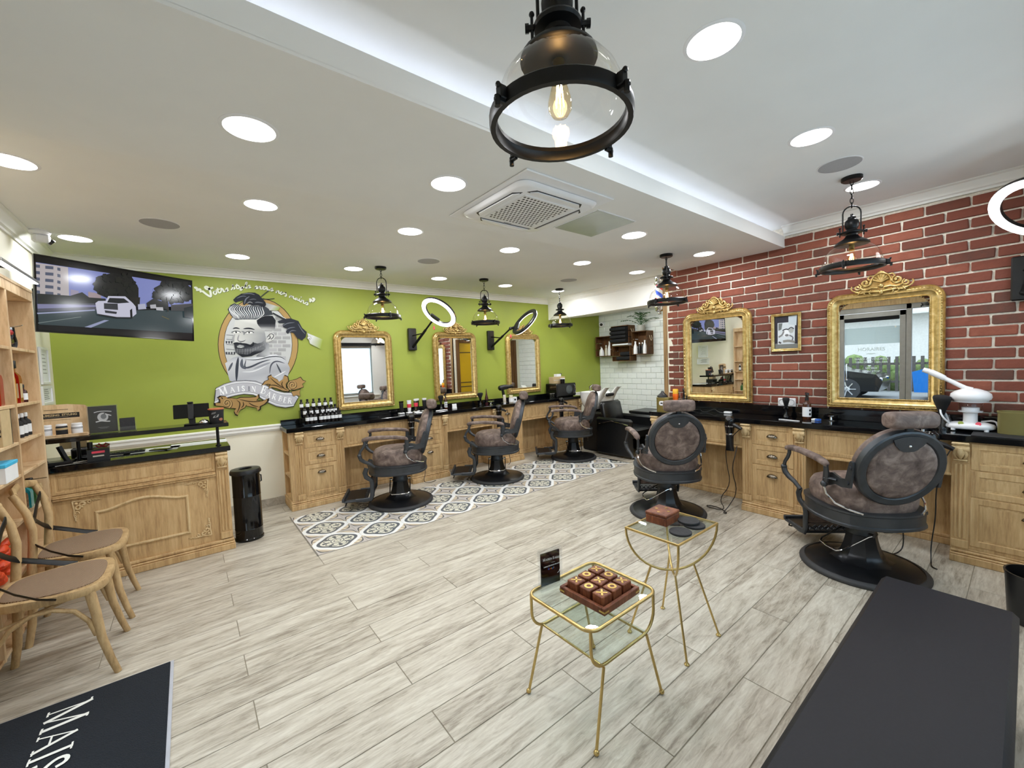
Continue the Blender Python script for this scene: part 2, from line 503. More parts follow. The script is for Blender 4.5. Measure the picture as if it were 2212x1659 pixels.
# ---------------------------------------------------------------- geometry helpers
class MB:
    """collects shapes and links them as ONE mesh object"""
    def __init__(s):
        s.v, s.f = [], []
    def add(s, vs, fs, M_=None):
        k = len(s.v)
        s.v += [tuple(M_ @ V(p)) if M_ is not None else tuple(p) for p in vs]
        s.f += [tuple(i + k for i in f) for f in fs]
        return s
    def box(s, c, d, b=0, rot=None):
        x, y, z = d[0] / 2, d[1] / 2, d[2] / 2
        M_ = Matrix.Translation(c)
        if rot is not None:
            M_ = M_ @ rot.to_4x4()
        if b <= 0:
            vs = [(i * x, j * y, k * z) for i in (-1, 1) for j in (-1, 1) for k in (-1, 1)]
            fs = [(0, 1, 3, 2), (4, 6, 7, 5), (0, 4, 5, 1), (2, 3, 7, 6), (0, 2, 6, 4), (1, 5, 7, 3)]
            return s.add(vs, fs, M_)
        b = min(b, x * .95, y * .95, z * .95)
        vs, ix = [], {}
        for i in (-1, 1):
            for j in (-1, 1):
                for k in (-1, 1):
                    for a, p in (('x', (i * x, j * (y - b), k * (z - b))), ('y', (i * (x - b), j * y, k * (z - b))), ('z', (i * (x - b), j * (y - b), k * z))):
                        ix[(i, j, k, a)] = len(vs)
                        vs.append(p)
        g = lambda i, j, k, a: ix[(i, j, k, a)]
        fs = []
        for i in (-1, 1):
            q = [g(i, -1, -1, 'x'), g(i, 1, -1, 'x'), g(i, 1, 1, 'x'), g(i, -1, 1, 'x')]
            fs.append(q if i > 0 else q[::-1])
            q = [g(-1, i, -1, 'y'), g(-1, i, 1, 'y'), g(1, i, 1, 'y'), g(1, i, -1, 'y')]
            fs.append(q if i > 0 else q[::-1])
            q = [g(-1, -1, i, 'z'), g(1, -1, i, 'z'), g(1, 1, i, 'z'), g(-1, 1, i, 'z')]
            fs.append(q if i > 0 else q[::-1])
            for j in (-1, 1):
                q = [g(i, j, -1, 'x'), g(i, j, 1, 'x'), g(i, j, 1, 'y'), g(i, j, -1, 'y')]
                fs.append(q if i * j < 0 else q[::-1])
                q = [g(i, -1, j, 'x'), g(i, 1, j, 'x'), g(i, 1, j, 'z'), g(i, -1, j, 'z')]
                fs.append(q if i * j > 0 else q[::-1])
                q = [g(-1, i, j, 'y'), g(1, i, j, 'y'), g(1, i, j, 'z'), g(-1, i, j, 'z')]
                fs.append(q if i * j < 0 else q[::-1])
                for k in (-1, 1):
                    t = [g(i, j, k, 'x'), g(i, j, k, 'y'), g(i, j, k, 'z')]
                    fs.append(t if i * j * k > 0 else t[::-1])
        return s.add(vs, fs, M_)
    def bx(s, x0, x1, y0, y1, z0, z1, b=0):
        return s.box(((x0 + x1) / 2, (y0 + y1) / 2, (z0 + z1) / 2), (abs(x1 - x0), abs(y1 - y0), abs(z1 - z0)), b)
    def tube(s, pts, r, n=8, closed=False, flat=1.0, caps=True, up=None):
        pts = [V(p) for p in pts]
        m = len(pts)
        rs = r if isinstance(r, (list, tuple)) else [r] * m
        k = len(s.v)
        prev = None
        for i, p in enumerate(pts):
            if closed:
                t = pts[(i + 1) % m] - pts[i - 1]
            else:
                t = pts[min(i + 1, m - 1)] - pts[max(i - 1, 0)]
            if t.length < 1e-9:
                t = V((0, 0, 1))
            t.normalize()
            if prev is None:
                a = V(up) if up else (V((0, 0, 1)) if abs(t.z) < .9 else V((1, 0, 0)))
                nx = (a - t * a.dot(t)).normalized()
            else:
                nx = prev - t * prev.dot(t)
                nx = nx.normalized() if nx.length > 1e-6 else t.orthogonal().normalized()
            prev = nx
            ny = t.cross(nx)
            for j in range(n):
                a = 2 * pi * j / n
                s.v.append(tuple(p + (nx * cos(a) * flat + ny * sin(a)) * rs[i]))
        e = m if closed else m - 1
        for i in range(e):
            for j in range(n):
                a, b = k + i * n + j, k + i * n + (j + 1) % n
                c, d = k + ((i + 1) % m) * n + (j + 1) % n, k + ((i + 1) % m) * n + j
                s.f.append((a, b, c, d))
        if caps and not closed:
            s.f.append(tuple(k + j for j in range(n))[::-1])
            s.f.append(tuple(k + (m - 1) * n + j for j in range(n)))
        return s
    def cyl(s, p0, p1, r, n=16, r1=None):
        return s.tube([p0, p1], [r, r if r1 is None else r1], n)
    def lathe(s, prof, n=24, c=(0, 0, 0), M_=None, close=True, squash=1.0):
        k0 = len(s.v)
        vs, fs = [], []
        for r, z in prof:
            for j in range(n):
                a = 2 * pi * j / n
                vs.append((r * cos(a) + c[0], r * sin(a) * squash + c[1], z + c[2]))
        for i in range(len(prof) - 1):
            for j in range(n):
                fs.append((i * n + j, i * n + (j + 1) % n, (i + 1) * n + (j + 1) % n, (i + 1) * n + j))
        if close:
            if prof[0][0] > 1e-5:
                fs.append(tuple(range(n))[::-1])
            if prof[-1][0] > 1e-5:
                fs.append(tuple((len(prof) - 1) * n + j for j in range(n)))
        return s.add(vs, fs, M_)
    def ball(s, c, r, n=12, m=7, sc=(1, 1, 1)):
        prof = [(max(1e-4, sin(pi * i / m)) * 1, -cos(pi * i / m)) for i in range(m + 1)]
        return s.lathe([(a * r, b * r) for a, b in prof], n, (0, 0, 0), Matrix.Translation(c) @ Matrix.Diagonal((sc[0], sc[1], sc[2], 1)), False)
    def prism(s, poly, h0, h1, M_=None):
        """2D polygon (x, y) extruded from h0 to h1 along z, then moved by M_"""
        n = len(poly)
        vs = [(p[0], p[1], h0) for p in poly] + [(p[0], p[1], h1) for p in poly]
        fs = [(i, (i + 1) % n, n + (i + 1) % n, n + i) for i in range(n)]
        tri = tessellate_polygon([[V((p[0], p[1], 0)) for p in poly]])
        fs += [tuple(t)[::-1] for t in tri] + [tuple(i + n for i in t) for t in tri]
        return s.add(vs, fs, M_)
    def sweep(s, path, prof, closed=True, M_=None):
        """profile of (inset, height) swept along a 2D path with mitred corners"""
        n, m = len(path), len(prof)
        vs, fs = [], []
        for i in range(n):
            p = V(path[i])
            if closed or 0 < i < n - 1:
                a = (V(path[i]) - V(path[i - 1])).normalized()
                b = (V(path[(i + 1) % n]) - V(path[i])).normalized()
            elif i == 0:
                a = b = (V(path[1]) - V(path[0])).normalized()
            else:
                a = b = (V(path[-1]) - V(path[-2])).normalized()
            na, nb = V((-a.y, a.x)), V((-b.y, b.x))
            q = (na + nb)
            q = q / max(.2, q.dot(na)) if q.length > 1e-6 else na
            for d, h in prof:
                vs.append((p.x + q.x * d, p.y + q.y * d, h))
        for i in range(n if closed else n - 1):
            for j in range(m - 1):
                k = (i + 1) % n
                fs.append((i * m + j, k * m + j, k * m + j + 1, i * m + j + 1))
        return s.add(vs, fs, M_)
    def build(s, name, mat, parent=None, loc=None, rot=None, smooth=35, kind=None):
        me = bpy.data.meshes.new(name)
        me.from_pydata(s.v, [], s.f)
        me.validate()
        bm = bmesh.new()
        bm.from_mesh(me)
        bmesh.ops.recalc_face_normals(bm, faces=bm.faces)
        bm.to_mesh(me)
        bm.free()
        if smooth:
            me.shade_smooth()
            me.set_sharp_from_angle(angle=R_(smooth))
        me.materials.append(MT[mat])
        return link(name, me, parent, loc, rot, kind)
def link(name, me, parent=None, loc=None, rot=None, kind=None):
    o = bpy.data.objects.new(name, me)
    COL.objects.link(o)
    if parent is not None:
        o.parent = parent
    if loc is not None:
        o.location = loc
    if rot is not None:
        o.rotation_euler = rot
    if kind:
        o['kind'] = kind
    return o
def tag(o, label, cat, group=None):
    o['label'] = label
    o['category'] = cat
    if group:
        o['group'] = group
    return o
def thing(name, label, cat, loc=(0, 0, 0), rz=0, group=None):
    o = bpy.data.objects.new(name, None)
    o.empty_display_size = .1
    COL.objects.link(o)
    o.location = loc
    o.rotation_euler = (0, 0, rz)
    return tag(o, label, cat, group)
def copy_tree(o, parent=None):
    c = o.copy()
    COL.objects.link(c)
    if parent is not None:
        c.parent = parent
    for ch in list(o.children):
        copy_tree(ch, c)
    return c
def dup(o, label, loc, rz=None, group=None):
    c = copy_tree(o)
    c.location = loc
    if rz is not None:
        c.rotation_euler = (0, 0, rz)
    c['label'] = label
    if group:
        c['group'] = group
    return c
def bw(mb, name, mat, t, parent=None, **kw):
    """builds shapes given in room coordinates as a part of an unrotated thing"""
    l = t.location
    mb.v = [(x - l.x, y - l.y, z - l.z) for x, y, z in mb.v]
    return mb.build(name, mat, parent or t, **kw)
def struct(o):
    o['kind'] = 'structure'
    return o
def frame3(origin, ex, ey):
    """matrix that puts a 2D drawing's x along ex, y along ey, height along ex x ey"""
    ex, ey = V(ex).normalized(), V(ey).normalized()
    ez = ex.cross(ey)
    return Matrix(((ex.x, ey.x, ez.x, origin[0]), (ex.y, ey.y, ez.y, origin[1]), (ex.z, ey.z, ez.z, origin[2]), (0, 0, 0, 1)))
class Flat:
    """layered flat print: polygons and strokes with their own colours, in one mesh"""
    def __init__(s, step=.00025):
        s.v, s.f, s.c, s.h, s.step = [], [], [], 0, step
    def poly(s, pts, col):
        k = len(s.v)
        s.h += s.step
        cols = col if isinstance(col, list) else [col] * len(pts)
        s.v += [(p[0], p[1], s.h) for p in pts]
        s.c += cols
        for t in tessellate_polygon([[V((p[0], p[1], 0)) for p in pts]]):
            s.f.append(tuple(i + k for i in t))
        return s
    def quad_grid(s, rows, cols):
        """rows of points with colours, a shaded strip"""
        s.h += s.step
        k = len(s.v)
        n = len(rows[0])
        for r_, c_ in zip(rows, cols):
            s.v += [(p[0], p[1], s.h) for p in r_]
            s.c += list(c_)
        for i in range(len(rows) - 1):
            for j in range(n - 1):
                s.f.append((k + i * n + j, k + i * n + j + 1, k + (i + 1) * n + j + 1, k + (i + 1) * n + j))
        return s
    def stroke(s, pts, wd, col, smooth=0, taper=False):
        pts = [V((p[0], p[1])) for p in pts]
        for _ in range(smooth):
            q = [pts[0]]
            for a, b in zip(pts, pts[1:]):
                q += [a * .75 + b * .25, a * .25 + b * .75]
            pts = q + [pts[-1]]
        s.h += s.step
        k, n = len(s.v), len(pts)
        for i, p in enumerate(pts):
            t = pts[min(i + 1, n - 1)] - pts[max(i - 1, 0)]
            t = t.normalized() if t.length > 1e-9 else V((1, 0))
            hw = wd / 2
            if taper:
                hw *= max(.12, sin(pi * min(1, max(0, i / (n - 1)))))
            if i == 0 and not taper:
                p = p - t * hw * .5
            if i == n - 1 and not taper:
                p = p + t * hw * .5
            nn = V((-t.y, t.x)) * hw
            s.v += [(p.x + nn.x, p.y + nn.y, s.h), (p.x - nn.x, p.y - nn.y, s.h)]
            s.c += [col, col]
        for i in range(n - 1):
            s.f.append((k + 2 * i, k + 2 * i + 1, k + 2 * i + 3, k + 2 * i + 2))
        return s
    def disc(s, c, r, col, n=20, ry=None):
        ry = ry or r
        return s.poly([(c[0] + r * cos(2 * pi * i / n), c[1] + ry * sin(2 * pi * i / n)) for i in range(n)], col)
    def build(s, name, parent=None, M_=None, mat='flat_print', kind=None):
        me = bpy.data.meshes.new(name)
        vs = [tuple(M_ @ V(p)) for p in s.v] if M_ is not None else s.v
        me.from_pydata(vs, [], s.f)
        at = me.color_attributes.new('paint', 'FLOAT_COLOR', 'POINT')
        for i, c in enumerate(s.c):
            at.data[i].color = c4(c)
        me.materials.append(MT[mat])
        return link(name, me, parent, kind=kind)
def rgb(h):
    return sr(*[int(x) for x in h.split()])
def draw(data, layers):
    """paint data: layer letter + kind | colours | points in mm | stroke settings"""
    for ln in data.strip().splitlines():
        q = ln.split('|')
        v = [int(x) / 1000 for x in q[2].split()]
        pts = list(zip(v[::2], v[1::2]))
        who, what = q[0].split()
        f = layers[who]
        if what == 'poly':
            c = [rgb(x) for x in q[1].split(',')]
            f.poly(pts, c if len(c) > 1 else c[0])
        elif what == 'stroke':
            wd, sm, tp = [int(x) for x in q[3].split()]
            f.stroke(pts, wd / 1e4, rgb(q[1]), sm, bool(tp))
        else:
            f.disc(pts[0], int(q[3]) / 1e4, rgb(q[1]), 20)
def text(name, body, size, mat, parent, M_, bold=0, shear=0, align='CENTER', sx=1):
    cu = bpy.data.curves.new(name, 'FONT')
    cu.body = body
    cu.size = size
    cu.align_x = align
    cu.align_y = 'CENTER'
    cu.offset = bold
    cu.shear = shear
    cu.materials.append(MT[mat])
    tmp = bpy.data.objects.new('lettering_curve', cu)
    COL.objects.link(tmp)
    bpy.context.view_layer.update()
    me = bpy.data.meshes.new_from_object(tmp)
    bpy.data.objects.remove(tmp)
    bpy.data.curves.remove(cu)
    o = link(name, me, parent)
    o.matrix_local = M_ @ Matrix.Diagonal((sx, 1, 1, 1))
    return o
# serif capitals as strokes: (points, thick?) in a box of cap height 1
SERIF = {
 'M': (1.05, [([(.1, 0), (.16, 1)], 0), ([(.14, 1), (.5, 0)], 1), ([(.5, 0), (.88, 1)], 0), ([(.88, 1), (.94, 0)], 1), ([(0, 0), (.22, 0)], 2), ([(.8, 0), (1.05, 0)], 2), ([(.02, 1), (.2, 1)], 2), ([(.84, 1), (1.0, 1)], 2)]),
 'A': (.9, [([(.08, 0), (.45, 1)], 0), ([(.45, 1), (.82, 0)], 1), ([(.2, .36), (.7, .36)], 0), ([(0, 0), (.2, 0)], 2), ([(.68, 0), (.92, 0)], 2)]),
 'I': (.36, [([(.18, 0), (.18, 1)], 1), ([(.02, 0), (.34, 0)], 2), ([(.02, 1), (.34, 1)], 2)]),
 'S': (.56, [([(.48, .78), (.42, .95), (.28, 1), (.12, .94), (.07, .78), (.14, .62), (.4, .42), (.5, .25), (.44, .06), (.26, 0), (.1, .05), (.05, .24)], 1)]),
 'O': (.86, [([(.43, 1), (.18, .92), (.06, .68), (.05, .4), (.16, .1), (.43, 0), (.7, .1), (.81, .4), (.8, .68), (.68, .92), (.43, 1)], 1)]),
 'N': (.86, [([(.14, 0), (.14, 1)], 0), ([(.14, 1), (.74, 0)], 1), ([(.74, 0), (.74, 1)], 0), ([(.02, 0), (.26, 0)], 2), ([(.62, 1), (.86, 1)], 2), ([(.0, 1), (.16, 1)], 2)]),
 'B': (.64, [([(.14, 0), (.14, 1)], 1), ([(.02, 1), (.34, 1), (.5, .9), (.5, .66), (.34, .54), (.16, .54)], 0), ([(.34, .54), (.56, .44), (.6, .24), (.5, .06), (.32, 0), (.02, 0)], 0)]),
 'R': (.72, [([(.14, 0), (.14, 1)], 1), ([(.02, 1), (.36, 1), (.54, .9), (.54, .62), (.36, .5), (.16, .5)], 0), ([(.34, .5), (.7, 0)], 1), ([(.02, 0), (.28, 0)], 2), ([(.62, 0), (.76, 0)], 2)]),
 'E': (.58, [([(.14, 0), (.14, 1)], 1), ([(.02, 1), (.52, 1), (.53, .84)], 0), ([(.14, .52), (.42, .52)], 0), ([(.02, 0), (.54, 0), (.56, .18)], 0)]),
}
def serif(fl, word, x, y, h, col, cap=None, gap=.12, curve=None, thick=.16):
    """draws capitals with their left foot at x, y; curve maps (x, y) to another place"""
    for i, ch in enumerate(word):
        if ch == ' ':
            x += h * .35
            continue
        hh = cap if (cap and (i == 0 or word[i - 1] == ' ')) else h
        wd, strokes = SERIF[ch]
        for pts, t in strokes:
            q = [(x + px * hh, y + py * hh) for px, py in pts]
            if curve:
                q = [curve(*p) for p in q]
            fl.stroke(q, hh * (thick * .45, thick, thick * .4)[t], col, 1 if len(pts) > 3 else 0)
        x += (wd + gap) * hh
    return x

# ================================================================ the room
XL, XR, YF, YN = -.905, 4.55, 5.30, -.45        # left wall, brick wall, green wall, window wall
XA, YA, ZA = 6.43, 2.76, 2.245                    # alcove: tiled wall, side wall, ceiling
# floor: slab with every plank laid on it
fl = struct(MB().bx(XL - .1, XA + .1, YN - .1, YF + .1, -.08, -.003).build('floor', 'grey_grout'))
pm = {}
def plank_mesh(lx, ly):
    k = (round(lx, 3), round(ly, 3))
    if k not in pm:
        o = MB().box((0, 0, -.005), (lx, ly, .010), .0012).build('plank', 'floor_plank', smooth=0)
        pm[k] = o.data
        bpy.data.objects.remove(o)
    return pm[k]
RUG = (.76, 4.925, 3.585, 4.69)
def lay(x0, x1, y0, y1):
    if x1 - x0 < .03 or y1 - y0 < .02:
        return
    link('plank', plank_mesh(x1 - x0 - .004, y1 - y0 - .004), fl, ((x0 + x1) / 2, (y0 + y1) / 2, 0))
for k in range(-10, 20):
    y0 = 1.404 + .198 * k
    y1 = y0 + .198
    y0, y1 = max(y0, YN), min(y1, YF)
    if y1 <= y0:
        continue
    xs = .754 + (0 if k % 2 == 0 else .6) - 2.4
    while xs < XA:
        a, b = max(xs, XL), min(xs + 1.2, XA)
        xs += 1.2
        if b <= a or (a > XR + .1 and y1 < YA):
            continue
        if y1 <= RUG[2] + .01 or y0 >= RUG[3] or b <= RUG[0] or a >= RUG[1]:
            lay(a, b, y0, y1)
            continue
        if a < RUG[0]:
            lay(a, RUG[0], y0, y1)
        if b > RUG[1]:
            lay(RUG[1], b, y0, y1)
        if y1 > RUG[3] + .02:
            lay(max(a, RUG[0]), min(b, RUG[1]), RUG[3], y1)
t_ = MB().box((0, 0, -.005), (.1990, .1920, .010), .0012).build('patterned_tile', 'cement_tile', smooth=0)
tm = t_.data
bpy.data.objects.remove(t_)
for i in range(21):
    for j in range(6):
        x, y = .76 + .1005 + .201 * i, 3.585 + .097 + .194 * j
        if x > RUG[1]:
            continue
        if j < 5:
            link('patterned_tile', tm, fl, (x, y, 0))
th_ = MB().box((0, 0, -.005), (.1990, .1330, .010), .0012).build('patterned_tile', 'cement_tile', smooth=0)
for i in range(21):
    link('patterned_tile', th_.data, fl, (.76 + .1005 + .201 * i, RUG[3] - .0675, 0))
bpy.data.objects.remove(th_)
MB().bx(RUG[0] - .012, RUG[0], RUG[2] - .008, RUG[3], -.008, .0012).build('tile_edge_strip', 'aluminium', fl)
MB().bx(RUG[0] - .012, RUG[1], RUG[2] - .010, RUG[2], -.008, .0012).build('tile_edge_strip', 'aluminium', fl)

# green wall with cream lower part, rail and skirting
wf = struct(MB().bx(XL - .1, XA + .1, YF, YF + .12, .87, 2.75).build('wall_far', 'green_paint'))
MB().bx(XL - .1, XA + .1, YF, YF + .12, 0, .87).build('lower_wall', 'cream_paint', wf)
rail = MB()
RP = [(0, 0), (.008, 0), (.012, .012), (.020, .022), (.020, .048), (.026, .056), (.026, .068), (.0, .075)]
def run_x(mb, x0, x1, y, prof, z, sgn=-1):
    n = len(prof)
    vs = [(x, y + sgn * p[0], z + p[1]) for x in (x0, x1) for p in prof]
    mb.add(vs, [(i, i + 1, n + i + 1, n + i) for i in range(n - 1)] + [tuple(range(n)), tuple(range(n, 2 * n))[::-1]])
def run_y(mb, y0, y1, x, prof, z, sgn):
    n = len(prof)
    vs = [(x + sgn * p[0], y, z + p[1]) for y in (y0, y1) for p in prof]
    mb.add(vs, [(i, i + 1, n + i + 1, n + i) for i in range(n - 1)] + [tuple(range(n)), tuple(range(n, 2 * n))[::-1]])
run_x(rail, XL, XA, YF, RP, .845)
struct(rail.build('trim_1', 'white_paint'))
bb = struct(MB().bx(XL, .80, YF - .012, YF, 0, .09, .002).build('baseboard_far', 'floor_plank'))
# cornices
CP = [(0, 0), (.012, 0), (.016, .014), (.030, .022), (.036, .040), (.060, .058), (.066, .070), (.085, .076), (.085, .085), (0, .085)]
c_ = MB()
run_x(c_, XL, 5.07, YF, CP, 2.515)
struct(c_.build('trim_2', 'white_paint'))
c_ = MB()
run_y(c_, YA, YF, 5.07, CP, 2.515, -1)
struct(c_.build('trim_3', 'white_paint'))
c_ = MB()
run_y(c_, YN, 1.475, XR - .002, CP, 2.615, -1)
struct(c_.build('trim_4', 'white_paint'))
c_ = MB()
run_y(c_, 2.56, YF, XL, CP, 2.515, 1)
run_y(c_, YN, 1.475, XL, CP, 2.615, 1)
struct(c_.build('trim_5', 'white_paint'))

# ceilings: high part by the window, dropped middle band with a light cove, main part
ce = MB()
ce.bx(XL - .1, XR + .1, YN - .1, 1.86, 2.70, 2.80)
ce.bx(XL - .1, XR + .1, 1.82, 2.56, 2.508, 2.75)
ce.bx(XL - .1, XR + .1, 1.475, 1.83, 2.508, 2.522)
ce.bx(XL - .1, XR + .1, 1.475, 1.487, 2.520, 2.615)
ce.bx(XL - .1, XA + .1, 2.56, YF + .1, 2.60, 2.75)
struct(ce.build('ceiling', 'ceiling_paint', smooth=0))
la = bpy.data.lights.new('cove_light', 'AREA')
la.shape = 'RECTANGLE'
la.size, la.size_y = 5.3, .02
la.energy = COVE_W
la.color = COVE_C
lo = bpy.data.objects.new('cove_light', la)
COL.objects.link(lo)
lo.location = ((XL + XR) / 2, 1.60, 2.537)
lo.rotation_euler = (R_(150), 0, 0)
st = MB().bx(XL, XR, 1.592, 1.604, 2.523, 2.531).build('led_strip', 'led_strip')
tag(st, 'bluish white LED strip lying in the ceiling cove', 'led strip')

# brick wall
wr = struct(MB().bx(XR + .012, XR + .15, YN, YA - .05, 0, 2.75).build('wall_right', 'grout', smooth=0))
MB().bx(XR + .02, XR + .15, YA - .06, YA, 0, 2.6).build('wall_end', 'grout', wr)
bricks = []
for q in range(5):
    m_ = MB().box((0, 0, 0), (.020, .2270, .0655), .004)
    rnd = random.Random(q)
    m_.v = [(x + rnd.uniform(-.0012, .0012), y + rnd.uniform(-.003, .003), z + rnd.uniform(-.0018, .0018)) for x, y, z in m_.v]
    o = m_.build('brick', 'brick_clay', smooth=25)
    bricks.append(o.data)
    bpy.data.objects.remove(o)
Z0 = 1.0137
for r in range(0, 22):
    zc = Z0 + .0793 * (r + .5)
    top = 2.60
    off = (.297 if r % 2 else .168) + random.uniform(-.014, .014) - .2405 * 3
    y = off
    while y < YA:
        a, b = max(y, -.40), min(y + .2405, YA - .052)
        y += .2405
        if b - a < .03:
            continue
        if zc + .035 > 2.52 and a > 1.46 and b < 2.55:
            if zc > 2.52:
                continue
        if zc + .03 > (2.62 if a < 1.47 else 2.60):
            continue
        o = link('brick', random.choice(bricks), wr, (XR + .008 + random.uniform(-.002, .002), (a + b) / 2, zc))
        ln = b - a
        if ln < .235:
            o.scale = (1, max(.1, (ln - .013) / .2275), 1)
b0 = MB()
y = -.3
while y < YA - .06:
    b0.bx(XR - .002, XR + .012, y, min(y + .228, YA - .055), .992, 1.0105, .002)
    y += .2405
b0.build('brick_ledge_row', 'brick_clay', wr)
t6 = MB().bx(XR - .012, XR + .05, YA - .05, YA + .0, 0, 2.60, .004)
struct(t6.build('trim_6', 'wood_trim_mat'))

# alcove behind the brick wall: bulkhead, side wall with doors, tiled back wall
bh = MB().bx(5.07, 5.2, YA, YF, ZA, 2.62)
bh.prism([(5.12, ZA + .0051), (XA + .1, ZA + .145), (XA + .1, ZA + .3), (5.12, ZA + .3)], -YF - .05, -YA + .1, Matrix(((1, 0, 0, 0), (0, 0, -1, 0), (0, 1, 0, 0), (0, 0, 0, 1))))
struct(bh.build('bulkhead', 'white_paint', smooth=0))
ws = struct(MB().bx(XR, XA + .1, YA - .12, YA - .001, 0, 2.6).build('wall_near_alcove', 'cream_paint', smooth=0))
def closet_door(name, x0, x1, z1, mat, lines, label_mat):
    d = struct(MB().bx(x0, x1, YA, YA + .03, 0, z1, .003).build(name, mat))
    fr = MB()
    fr.bx(x0 - .07, x0, YA, YA + .05, 0, z1 + .07, .004).bx(x1, x1 + .07, YA, YA + .05, 0, z1 + .07, .004).bx(x0, x1, YA, YA + .05, z1, z1 + .07, .004)
    fr.build('door_frame', label_mat, d)
    for z in lines:
        MB().bx(x0 + .005, x1 - .005, YA + .028, YA + .036, z, z + .018, .002).build('groove', 'dark_line', d)
    MB().tube([(x1 - .08, YA + .03, 1.0), (x1 - .08, YA + .07, 1.0), (x1 - .2, YA + .07, 1.0)], .009, 8).build('door_handle', 'chrome', d)
closet_door('door_2', 4.72, 5.62, 2.0, 'mustard', (1.78, 1.12, 1.03, .9), 'door_wood')
closet_door('door_3', 5.80, 6.25, 2.0, 'door_wood', (), 'door_wood')
wb = struct(MB().bx(XA + .010, XA + .1, YA, YF, 0, 2.42).build('wall_back', 'white_grout', smooth=0))
tl = {}
def tile(w_):
    k = round(w_, 3)
    if k not in tl:
        o = MB().box((0, 0, 0), (.012, w_ - .004, .096), .005).build('wall_tile', 'white_tile', smooth=0)
        tl[k] = o.data
        bpy.data.objects.remove(o)
    return tl[k]
for r in range(19):
    y = YA - (.1 if r % 2 else 0)
    while y < YF:
        a, b = max(y, YA), min(y + .2, YF)
        y += .2
        if b - a > .03:
            link('wall_tile', tile(b - a), wb, (XA + .006, (a + b) / 2, .50 + .10 * r))
# window wall behind the camera
wn = MB()
wn.bx(XL - .1, .55, YN - .15, YN, 0, 2.8).bx(3.95, XR + .1, YN - .15, YN, 0, 2.8).bx(.55, 3.95, YN - .15, YN, 0, .82).bx(.55, 3.95, YN - .15, YN, 2.12, 2.8)
struct(wn.build('wall_near', 'white_paint', smooth=0))
wi = MB()
for x in (.55, 1.4, 2.25, 3.1, 3.93):
    wi.bx(x, x + .05, YN - .10, YN - .03, .82, 2.12, .004)
wi.bx(.55, 3.98, YN - .10, YN - .03, .82, .88, .004).bx(.55, 3.98, YN - .10, YN - .03, 2.06, 2.12, .004)
w1 = struct(wi.build('window_1', 'aluminium'))
for x in (.6, 1.45, 2.3, 3.15):
    MB().bx(x, x + .8, YN - .07, YN - .064, .88, 2.06).build('window_pane', 'frosted_film', w1, smooth=0)
MB().bx(.45, 4.1, YN - .02, YN + .07, .79, .82, .005).build('window_sill', 'white_paint', w1)
MB().bx(.6, 3.95, YN + .005, YN + .06, 2.12, 2.2, .01).build('roller_blind', 'black_cloth', w1)
# left wall with the glazed entrance
DY0, DY1, DZ = 1.02, 2.40, 2.30
wl = MB()
wl.bx(XL - .12, XL, YN - .1, DY0, 0, 2.8).bx(XL - .12, XL, DY1, YF + .1, 0, 2.8).bx(XL - .12, XL, DY0, DY1, DZ, 2.8)
struct(wl.build('wall_left', 'cream_paint', smooth=0))
fd = MB()
for y in (DY0, 1.30, DY1 - .07):
    fd.bx(XL - .10, XL - .02, y, y + .07, 0, DZ, .004)
fd.bx(XL - .10, XL - .02, DY0, DY1, DZ - .09, DZ, .004).bx(XL - .10, XL - .02, DY0, 1.37, 0, .12, .004)
d1 = struct(fd.build('door_1', 'aluminium'))
lf = MB()
lf.bx(XL - .085, XL - .035, 1.375, 1.455, .02, DZ - .1, .004).bx(XL - .085, XL - .035, 2.245, 2.325, .02, DZ - .1, .004)
lf.bx(XL - .085, XL - .035, 1.375, 2.325, .02, .14, .004).bx(XL - .085, XL - .035, 1.375, 2.325, DZ - .19, DZ - .1, .004)
lf.build('door_leaf', 'aluminium', d1)
MB().bx(XL - .064, XL - .058, 1.455, 2.245, .14, DZ - .19).build('door_pane', 'window_glass', d1, smooth=0)
MB().bx(XL - .064, XL - .058, 1.09, 1.30, .12, DZ - .09).build('side_pane', 'window_glass', d1, smooth=0)
MB().tube([(XL - .03, 2.20, .95), (XL + .03, 2.20, .95), (XL + .03, 2.20, 1.25), (XL - .03, 2.20, 1.25)], .011, 8).build('door_handle', 'chrome', d1)
MB().tube([(XL - .045, 1.465, DZ - .22), (XL - .045, 2.235, DZ - .22)], .035, 12).build('roller_blind', 'black_cloth', d1)
MB().bx(XL - .01, XL + .012, DY0 - .08, DY1 + .08, DZ, DZ + .11, .004).build('lintel_board', 'cabinet_oak', d1)
